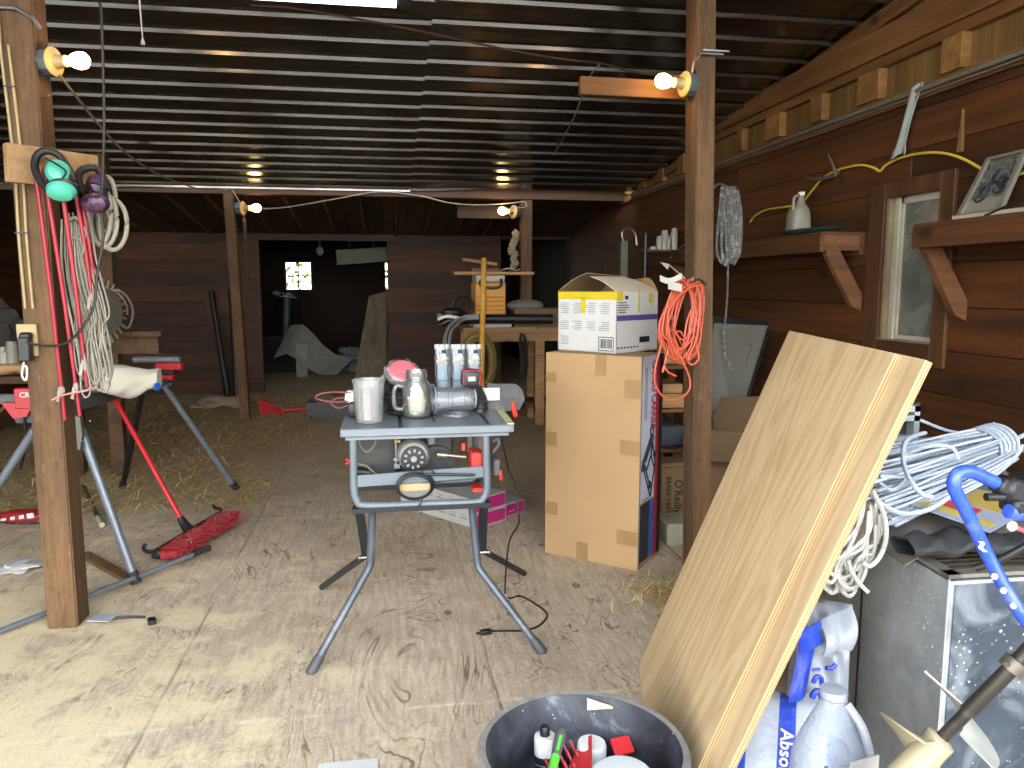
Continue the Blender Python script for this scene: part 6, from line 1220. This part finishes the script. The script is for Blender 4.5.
b = MB(); b.span((1.755, 4.72, .464), (1.925, 5.0, .60), bev=.01); solo('grey_crate', b, plain('blue_grey_crate', '4d5560', .6), 'blue grey plastic crate on the rack behind right post', 'crate')
for k, (x, z, w_x, h_) in enumerate(((1.755, .724, .17, .09), (1.76, .816, .14, .06), (1.755, 1.004, .17, .05), (1.77, 1.056, .13, .045))):
    b = MB(); b.span((x, 4.68 + .02 * k, z), (x + w_x, 4.98, z + h_), bev=.003); solo('wood_block', b, W_PALE, ('wide wood block lying on the middle rack shelf', 'narrower wood block topmost on the middle rack shelf', 'long wood block lying on the top rack shelf', 'short wood block topmost on the top rack shelf')[k], 'wood', 'wood blocks on the rack')
# ================================================================== BACKGROUND
BYY = 8.1
WBn = thing('workbench', 'rough wooden workbench against the back, below the yellow tool', 'workbench', (1.2, BYY, 0)); q = lambda px, py, y=BYY: P(px, py, y=y)
a, c = q(463, 336), q(547, 327); zt = c.z; x0, x1 = a.x, c.x + .35
b = MB(); b.span((x0, BYY - .02, zt - .04), (x1, BYY + .62, zt)); part('bench_top', b, W_PALE, WBn)
b = MB(); b.span((x0 + .02, BYY, zt - .15), (x1 - .02, BYY + .04, zt - .04)); part('apron', b, W_PALE, WBn)
for x in (x0 + .03, q(536, 380).x): 
    for y in (BYY + .04, BYY + .5): b = MB(); b.span((x, y, 0), (x + .10, y + .09, zt - .04)); part('leg', b, W_PALE, WBn)
b = MB(); b.span((x0, BYY + .1, .22), (x1, BYY + .5, .25)); part('lower_shelf', b, W_ROOF, WBn)
YT_ = thing('planer', 'yellow power planer with black handle and white base on the workbench', 'power tool', (q(491, 320).x, BYY + .2, zt)); PYel = plain('tool_yellow', 'e09a22', .45, var=.05)
a, c = q(475.5, 316), q(506.5, 282); xa, xb, za, zb = a.x, c.x, a.z, c.z
b = MB(); b.span((xa - .02, BYY + .02, zt), (xb + .06, BYY + .42, zt + .065), bev=.006); part('base', b, plain('pale_base', 'bfc3c4', .5), YT_)
b = MB(); b.span((xa, BYY + .03, zt + .067), (xb, BYY + .40, zb), bev=.014); part('housing', b, PYel, YT_)
b = MB()
for k in range(5): z = zt + .13 + .045 * k; b.span((xa + .02, BYY + .022, z), (xb - .02, BYY + .031, z + .02), bev=.003)
part('louvres', b, plain('tool_yellow_dark', 'c27f18', .5), YT_)
b = MB(); b.span((xa + .01, BYY + .03, zb), (xb - .01, BYY + .38, q(490, 275).z), bev=.01); part('top_cover', b, plain('pale_top', 'c6c3b8', .5), YT_)
b = MB(); b.tube([Vector((q(481, 279).x, BYY + .0, q(0, 279).z)), Vector((q(481, 287).x, BYY - .01, q(0, 286).z)), Vector((q(495, 289).x, BYY - .01, q(0, 288).z)), Vector((q(501, 287).x, BYY - .01, q(0, 285).z)), Vector((q(501, 278).x, BYY, q(0, 278).z))], .016, 8, 3); part('handle', b, BLACK, YT_)
zb2 = q(490, 275).z
b = MB(); a, c = q(454, 270), q(534, 266); b.span((a.x, BYY - .02, zb2 + .002), (c.x, BYY + .26, zb2 + .035), bev=.003); solo('plank', b, W_PALE, 'pale plank lying across the top of the yellow tool', 'plank')
b = MB(); b.beam(q(463, 259) + Vector((0, .08, 0)), q(498, 264) + Vector((0, .1, .0)), .05, .03); solo('wood_offcut', b, W_PALE, 'tilted wood offcut lying on the plank above the yellow tool', 'wood')
b = MB(); b.beam(Vector((q(470, 0).x, BYY + .02, zb2 + .055)), Vector((q(499, 0).x, BYY + .06, zb2 + .055)), .06, .035); solo('wood_offcut', b, wood('dark_offcut', '5a3f25', '7d5c38', 0, 10), 'flat brown offcut lying under the tilted one', 'wood')
b = MB(); b.sheet(lambda u, v: Vector((q(501 + 20 * u, 0).x, BYY + .02 + .12 * v, zb2 + .05 + .025 * abs(sin(4 * u)) * (1 - v * .5))), 10, 5, .006); solo('paper_scrap', b, PAPER, 'crumpled pale paper at the right end of the plank', 'paper')
b = MB(); b.tube([q(484, 259, 7.55), q(483, 300, 7.4), q(481, 372, 7.1)], .035, 12); p0 = q(484, 259, 7.5); p1 = P(480, 440, y=6.6)
b = MB(); b.tube([p0, p0.lerp(p1, .5), Vector((p1.x, p1.y, .02))], .026, 12); solo('wooden_pole', b, W_DOWEL, 'yellowish wooden pole leaning in front of the yellow tool', 'pole')
b = MB(); b.tube([q(440, 325, 8.05), q(448, 321, 8.05), q(458, 319.5, 8.05), q(480, 319, 8.05), q(552, 319, 8.05)], [.035, .045, .05, .05, .055], 14, 5); solo('vacuum_tube', b, BLACK, 'black plastic tube running level in front of the workbench', 'tube')
VH = thing('clear_hose', 'pair of clear hoses curving down from the black tube to the table saw', 'hose', q(445, 345, 7.5)); HM = plain('greyish_hose', 'b4b8bb', .35, var=.05)
for k in range(2): b = MB(); b.tube([q(478, 316 + 2 * k, 7.6), q(464, 317 + 2.5 * k, 7.5), q(453 + 1.5 * k, 323 + 4 * k, 7.2), q(446 + 4.5 * k, 334, 6.8), q(444.5 + 4.5 * k, 352, 6.3), q(445 + 4 * k, 420, 5.9)], .017 - .003 * k, 10, 6); part('hose', b, HM, VH)
b = MB(); b.sheet(lambda u, v: q(437 + 24 * u, 318 - 4 * v + 2 * (2 * u - 1) ** 2 - 2, 7.9 + .25 * v) + Vector((0, 0, .01 * sin(3 * u))), 12, 6, .03); TRy = solo('white_tray', b, WHITE, 'white tray left of the yellow tool on the bench', 'tray')
b = MB(); b.blob(q(453, 312, 7.98), .10, (1.2, .8, .45), .2, 4); solo('dark_lump', b, BLACK, 'dark rag heaped on the white tray by the bench', 'rag')
b = MB(); c0 = q(463, 306, 8.0); b.tube([c0 + Vector((.10 * cos(a * pi / 8), 0, .10 * sin(a * pi / 8))) for a in range(16)], .016, 8, 2, closed=True); b.tube([c0 + Vector((0, .02, -.1)), c0 + Vector((0, .02, -.17))], .02, 8); solo('black_ring', b, DKSTEEL, 'dark round ring standing left of the yellow tool', 'ring')
b = MB(); rr = random.Random(3); 
for k in range(9): cx, cy = 478 + rr.uniform(-2, 3), 362; rx, ry = 15 + rr.uniform(-2, 1.5), 28 + rr.uniform(-4, 2); b.tube([q(cx + rx * cos(a * pi / 8), cy + ry * sin(a * pi / 8), 7.3 + .03 * k) for a in range(16)], .022, 7, 2, closed=True)
solo('rope_coil', b, plain('olive_rope', '857440', .8, bump=.5, bs=120), 'olive yellow rope coil hanging under the workbench edge', 'rope')
b = MB(); b.tube([q(521, 333, 8.0), q(520, 345, 7.98), q(524, 360, 7.98), q(521, 375, 7.98), q(524, 380, 7.98), q(527, 365, 7.98), q(526, 345, 7.98), q(524, 334, 8.0)], .014, 7, 5); solo('black_cord', b, BLACK, 'black cord looped down the front of the workbench', 'cord')
b = MB(); a, c = q(513, 318, 8.25), q(548, 308, 8.25); b.span((a.x, 8.15, zt + .002), (c.x + .2, 8.5, c.z), bev=.004); solo('flat_carton', b, plain('dull_card', '6d5a42', .85), 'low cardboard carton on the workbench right of the yellow tool', 'box')
b = MB(); c0 = q(526, 304, 8.25); b.ball((c0.x, 8.3, q(0, 308, 8.25).z), .16, 18, 10, (1.3, .7, .45)); solo('grey_cap', b, plain('grey_felt', '77716a', .9), 'grey rounded cap lying on the low cardboard carton', 'cap')
b = MB(); rr = random.Random(6); 
for k in range(9): b.blob(P(514 + rr.uniform(-3, 3), 234 + k * 4.2, y=8.725), .045, (.9, .5, 1.1), .35, k, 10, 8)
solo('rag_bundle', b, plain('dirty_rag', '8a7c66', .9, var=.3, vs=20), 'bundle of dirty rags hanging on the back post by its bulb', 'rag')
CH = thing('steel_chain', 'chain hanging down the leaning left back post below its bulb', 'chain', P(246, 255, y=8.66))
for k in range(22):
    c0 = P(244 + .22 * k, 219 + k * 2.9, y=8.72); b = MB(); A = (Vector((1, 0, 0)) if k % 2 else Vector((.3, .95, 0))); b.tube([c0 + A * (.016 * cos(a * pi / 4)) + Vector((0, 0, .030 * sin(a * pi / 4))) for a in range(8)], .006, 5, 1, closed=True); part('link', b, plain('rusty_chain', '5d5142', .5, .6), CH)
# long tools at the back wall, left of the post
for (p, c, lb) in (((211, 291), (228, 392), 'long dark bar leaning on the back wall, left one of two'), ((231, 290), (236, 375), 'long dark bar leaning on the back wall beside the leaning post')):
    a_ = P(*p, y=11.25); c_ = P(*c, z=.03) if P(*c, z=.03).y < 11.2 else P(c[0], c[1], y=10.9); c_.z = .03; b = MB(); b.tube([a_, a_.lerp(c_, .5), c_], [.035, .035, .05], 10); solo('iron_bar', b, BLACK, lb, 'bar', 'iron bars on the back wall')
drape('canvas_sheet', [P(190, 412, z=.01), P(250, 411, z=.01), P(246, 399, z=.16), P(205, 400, z=.12)], plain('tan_canvas', '8b7a62', .9), 'tan canvas sheet lying at the foot of the back wall', 'sheet', .01, .05, 20, 12, 5)
DP = thing('red_dustpan', 'small red dustpan on the floor right of the leaning back post', 'dustpan', P(282, 412, z=0)); c0 = P(276, 410, z=.05)
b = MB(); b.hexa([c0 + Vector(k) for k in ((-.16, -.12, -.04), (.12, -.12, -.04), (.12, .12, -.04), (-.16, .12, -.04), (-.2, -.02, .14), (.06, -.02, .02), (.06, .12, .02), (-.2, .12, .14))]); part('pan', b, REDP, DP)
b = MB(); b.tube([c0 + Vector((.1, 0, -.01)), c0 + Vector((.36, .05, .0))], .022, 8); part('handle', b, REDP, DP)
b = MB(); c0 = P(335, 417, z=0); w_ = .30
for a, c in (((-w_, -.2, 0), (w_, .2, .02)), ((-w_, -.2, .02), (w_, -.18, .2)), ((-w_, .18, .02), (w_, .2, .2)), ((-w_, -.18, .02), (-w_ + .02, .18, .2)), ((w_ - .02, -.18, .02), (w_, .18, .2))): b.span(c0 + Vector(a), c0 + Vector(c))
solo('black_tray', b, BLACK, 'black open tray on the floor behind the table saw at left', 'tray')
# room beyond: golf bag, bent sheet, boards, planks, hanging panel
GBg = thing('golf_bag', 'dark golf bag with clubs standing in the back room below the window', 'golf bag', P(288, 335, y=14.2)); q = lambda px, py, y=14.2: P(px, py, y=y)
t0, t1 = q(287, 297), q(286, 345); t1.z = max(.62, t1.z); b = MB(); b.tube([t1, t1.lerp(t0, .5), t0], [.17, .18, .17], 16); part('bag', b, BLACK, GBg)
for k, (px, py) in enumerate(((278, 294), (282, 291), (290, 296), (295, 293))): e = q(px, py); b = MB(); b.tube([t0 + Vector((.03 * k - .05, 0, -.1)), e], .012, 6); cl = part('club', b, STEEL, GBg); b = MB(); b.ball(e + Vector((-.02, 0, .02)), .055, 10, 7, (1.3, .8, .8)); part('club_head', b, DKSTEEL if k % 2 else plain('pale_head', 'a9a9a6', .4, .3), cl)
b = MB(); b.span((t1.x - .6, 14.0, .0), (t1.x + .35, 14.7, t1.z - .03)); solo('dark_chest', b, plain('dark_box', '1d1a18', .8), 'dark chest in the back room carrying the golf bag', 'chest')
b = MB(); crv = [(291, 326), (303, 325), (312, 333), (322, 345), (335, 355), (352, 360)]
def bent(u, v): k = u * 5; i = min(4, int(k)); f_ = k - i; p = P(crv[i][0] + (crv[i + 1][0] - crv[i][0]) * f_, crv[i][1] + (crv[i + 1][1] - crv[i][1]) * f_, y=13.6 - .2 * u); return p + Vector((-.25 * v, -.35 * v, -.52 * v * (1 - .55 * u)))
b.sheet(bent, 25, 6, .02); solo('bent_sheet', b, plain('pale_sheet', '8d8a86', .7), 'pale sheet curving down to the floor in the back room', 'sheet')
b = MB(); p0, p1 = P(296, 362, y=13.2), P(303, 345, y=13.2); b.span((p0.x, 13.2, 0), (p1.x + .06, 13.25, .55)); solo('sheet_prop', b, plain('pale_sheet', '8d8a86', .7), 'short upright board under the bent sheet in the back room', 'board')
rr = random.Random(8)
for k in range(6):
    x = -.55 + rr.uniform(-.5, .3); z = .025 + .045 * k + .003; b = MB(); b.beam((x - .8, 14.6 + rr.uniform(0, .5), z), (x + .8, 14.6 + rr.uniform(0, .8), z), .2, .04); solo('board', b, W_PLANKZ, ('lowest board of the pile in the back room', 'second board up in the back room pile', 'third board up in the back room pile', 'fourth board up in the back room pile', 'second board from the top in the back room pile', 'topmost board of the pile in the back room')[k], 'board', 'boards piled in the back room')
b = MB(); rr = random.Random(2); c0 = P(350, 352, y=13.9); b.blob((c0.x + .12, 13.95, .22), .3, (1.2, .8, .7), .45, 4, 22, 14); solo('white_heap', b, plain('dull_plastic_heap', '77767a', .6), 'crumpled pale plastic heap in the back room', 'plastic')
for k, (pa, pb, pc, pd, y, lb) in enumerate((((354, 388), (385, 386), (388, 291), (369, 296), 12.2, 'wide weathered plank leaning in the doorway, front one'), ((374, 386), (391, 385), (391, 290), (384, 292), 12.35, 'weathered plank leaning in the doorway, behind the wide one'))):
    b = MB(); p = [P(*pa, y=y), P(*pb, y=y), P(*pc, y=y + .35), P(*pd, y=y + .35)]; p[0].z = p[1].z = .02; b.hexa([p[0], p[1], p[1] + Vector((0, .04, 0)), p[0] + Vector((0, .04, 0)), p[3], p[2], p[2] + Vector((0, .04, 0)), p[3] + Vector((0, .04, 0))]); solo('leaning_plank', b, W_PLANKZ, lb, 'plank', 'planks leaning in the doorway')
b = MB(); p = [P(337, 265, y=12.4), P(387, 261, y=12.4), P(386, 247, y=12.4), P(336, 250, y=12.4)]; b.hexa([p[0], p[1], p[1] + Vector((0, .1, 0)), p[0] + Vector((0, .1, 0)), p[3], p[2], p[2] + Vector((0, .1, 0)), p[3] + Vector((0, .1, 0))]); 
for x in (p[2].x - .2, p[3].x + .2): b.span((x, 12.42, p[2].z), (x + .02, 12.44, 2.549))
solo('hanging_panel', b, plain('olive_grey', '6b6d5e', .7), 'grey panel hung under the ceiling of the back room', 'panel')
b = MB(); p = P(320, 251, y=12.6); b.tube([Vector((p.x, 12.6, 2.549)), p], .012, 6); b.ball(p, .06, 12, 8, (1, 1, 1.2)); solo('ceiling_bulb', b, plain('dull_glass', '8f8c84', .2), 'unlit bulb hanging in the back room ceiling near the panel', 'bulb')
# small shelf with jars on the far right wall
WS = thing('jar_shelf', 'small shelf in the dark right back carrying little white jars', 'shelf', P(665, 252, y=6.6)); q = lambda px, py, y=6.6: P(px, py, y=y)
a, c = q(638, 250), q(690, 247); b = MB(); b.span((a.x, 6.5, a.z - .02), (XR - .01, 6.8, a.z)); part('board', b, MATS['shelfwood'], WS)
b = MB(); b.span((XR - .05, 6.5, a.z - .2), (XR - .01, 6.8, a.z - .02)); part('bracket', b, MATS['shelfwood'], WS)
for k, (px, w, h, lb) in enumerate(((652, .06, .03, 'flat white jar at left on the dark back shelf'), (658.5, .055, .12, 'square white jar second from left on the dark back shelf'), (663.5, .06, .17, 'tall pale jar in the middle of the dark back shelf'), (668, .05, .12, 'dull jar right of the tall pale jar on dark back shelf'), (673, .055, .19, 'tall narrow white tube rightmost on the dark back shelf'))):
    p = q(px, 250); b = MB(); b.lathe([(0, 0), (w * .55, 0), (w * .55, h * .8), (w * .42, h * .86), (w * .42, h), (0, h)], 14, T(p.x, 6.58, a.z + .001)); solo('jar', b, plain('jar_white', 'a3a198', .4) if k not in (3,) else plain('jar_dull', '8a8674', .4), lb, 'jar', 'small jars on the dark back shelf')
b = MB(); b.tube([q(684, 250, 6.5), q(676, 254, 6.48), q(671, 258, 6.48), q(677, 250, 6.49), q(687, 244, 6.5), q(690, 248, 6.5)], .008, 6, 4); solo('wire_scrap', b, STEEL, 'pale bent wire hanging off the dark back shelf', 'wire')
b = MB(); p = q(645, 225, 6.3); b.tube([(p.x, 6.3, .02), (p.x + .01, 6.3, q(0, 226, 6.3).z)], .016, 8); solo('thin_rod', b, DKSTEEL, 'thin dark rod standing behind the white carton', 'rod')
b = MB(); a_, c_ = q(620, 330, 7.4), q(628, 241, 7.4); b.span((a_.x, 7.4, .02), (c_.x, 7.46, c_.z)); solo('grey_post', b, plain('grey_green_panel', '6d7468', .7), 'narrow grey green panel standing in the dark right back', 'panel')
b = MB(); b.tube([q(624, 242, 7.43), q(622, 233, 7.43), q(628, 228, 7.43), q(635, 233, 7.43), q(637, 245, 7.43)], .012, 6, 4); solo('bent_wire', b, STEEL, 'dark bent wire loop above the grey green panel', 'wire')
b = MB(); p = [P(660, 262, y=6.2), P(669, 264, y=6.2), P(668, 270, y=6.2)]; b.add(p + [k + Vector((0, .004, 0)) for k in p], [(0, 1, 2), (5, 4, 3), (0, 3, 4, 1), (1, 4, 5, 2), (2, 5, 3, 0)]); b.tube([P(669, 265, y=6.2), P(685, 278, y=6.2)], .004, 5); solo('paper_corner', b, PAPER, 'white paper triangle hanging on a wire behind orange cord', 'paper', smooth=0)
# left bench with clutter
LBn = thing('side_bench', 'dark side bench with clutter behind the left post', 'workbench', (-3.3, 6.2, 0)); b = MB(); b.span((-4.3, 5.9, .82), (-2.35, 6.7, .87)); part('bench_top', b, W_ROOF, LBn)
for x in (-4.2, -2.5):
    for y in (5.95, 6.55): b = MB(); b.span((x, y, 0), (x + .09, y + .09, .82)); part('leg', b, W_ROOF, LBn)
q = lambda px, py, y=6.05: P(px, py, y=y)
CLT = [('white_jar', (4, 350), .055, .20, 'whitish jar on the side bench at the left edge', 'jar', 'jar_white'), ('white_jar', (12, 352), .05, .24, 'taller grey jar beside the whitish one on the side bench', 'jar', 'jar_dull')]
for nm, (px, py), r, h, lb, ct, m in CLT: p = q(px, py); b = MB(); b.lathe([(0, 0), (r, 0), (r, h * .8), (r * .7, h * .88), (r * .7, h), (0, h)], 16, T(p.x, 6.05, .871)); solo(nm, b, MATS[m], lb, ct)
b = MB(); b.tube([P(-4, 352, y=5.0), P(20, 350, y=5.1)], .035, 14); p = P(10, 351, y=5.05)
b = MB(); b.tube([(-2.75, 5.97, .915), (-2.36, 6.0, .915)], .042, 14); solo('wood_roll', b, W_PALE, 'pale wooden roll lying on the side bench at left edge', 'roll')
b = MB(); b.blob((-3.05, 6.42, 1.17), .24, (1.5, .6, .98), .4, 3, 24, 16); solo('dark_heap', b, plain('dark_cloth_heap', '2d2b29', .9, var=.3, vs=14), 'dark heap of cloth and gear on the side bench', 'heap')
b = MB(); b.box((-2.50, 6.30, .985), (.26, .3, .22), R(24, 'Z'), .004); solo('brown_carton_small', b, plain('dull_brown_card', '6e4f30', .85), 'dull brown cardboard box at the right end of side bench', 'box')
b = MB(); b.beam((-2.95, 5.80, .3), (-2.45, 5.75, .75), .35, .02); solo('brown_board', b, W_ROOF, 'brown board leaning against the side bench front', 'board')
b = MB(); b.tube([P(108, 292, y=6.4), P(118, 290, y=6.4), P(128, 298, y=6.4), P(133, 312, y=6.4), P(129, 327, y=6.4), P(121, 325, y=6.4), P(112, 312, y=6.4), P(108, 298, y=6.4)], .008, 6, 5, closed=True)
b.tube([P(100, 290, y=6.4), P(115, 291, y=6.4), P(126, 304, y=6.4), P(127, 315, y=6.4)], .008, 6, 5); b.tube([P(115, 291, y=6.4), P(113, 292, y=6.5), P(112, 300, y=6.74)], .01, 6, 3)
solo('wire_loop', b, plain('tan_wire', '8d8270', .6), 'thin tan wire loop hanging right of the red rods', 'wire')
SB = thing('wire_brush', 'round bristled brush hanging behind the red rods', 'brush', P(102, 312, y=6.0)); c0 = P(102, 312, y=6.0); b = MB(); b.lathe([(0, -.03), (.17, -.03), (.17, .03), (0, .03)], 26, aim(c0, (.9, -.4, 0)))
part('disc', b, plain('brush_grey', '5d594f', .8), SB); b = MB()
for k in range(26): a_ = 2 * pi * k / 26; Mx2 = aim(c0, (.9, -.4, 0)); b.tube([Mx2 @ Vector((.16 * cos(a_), .16 * sin(a_), 0)), Mx2 @ Vector((.24 * cos(a_), .24 * sin(a_), 0))], .008, 5)
part('bristles', b, plain('brush_tan', '8d8260', .8), SB, kind='stuff')
b = MB(); b.span((-2.35, 6.7, .0), (-2.2, 6.78, 2.3)); b.span((-2.2, 6.7, .0), (-1.85, 6.76, .1)); 
b = MB(); b.span((-2.16, 6.42, .0), (-2.06, 6.52, 2.50)); b.span((-2.06, 6.30, 1.12), (-1.70, 6.52, 1.16)); b.span((-2.06, 6.40, .98), (-1.75, 6.43, 1.12)); solo('wall_stand', b, W_ROOF, 'dark upright with a small shelf behind the hanging rope', 'stand')
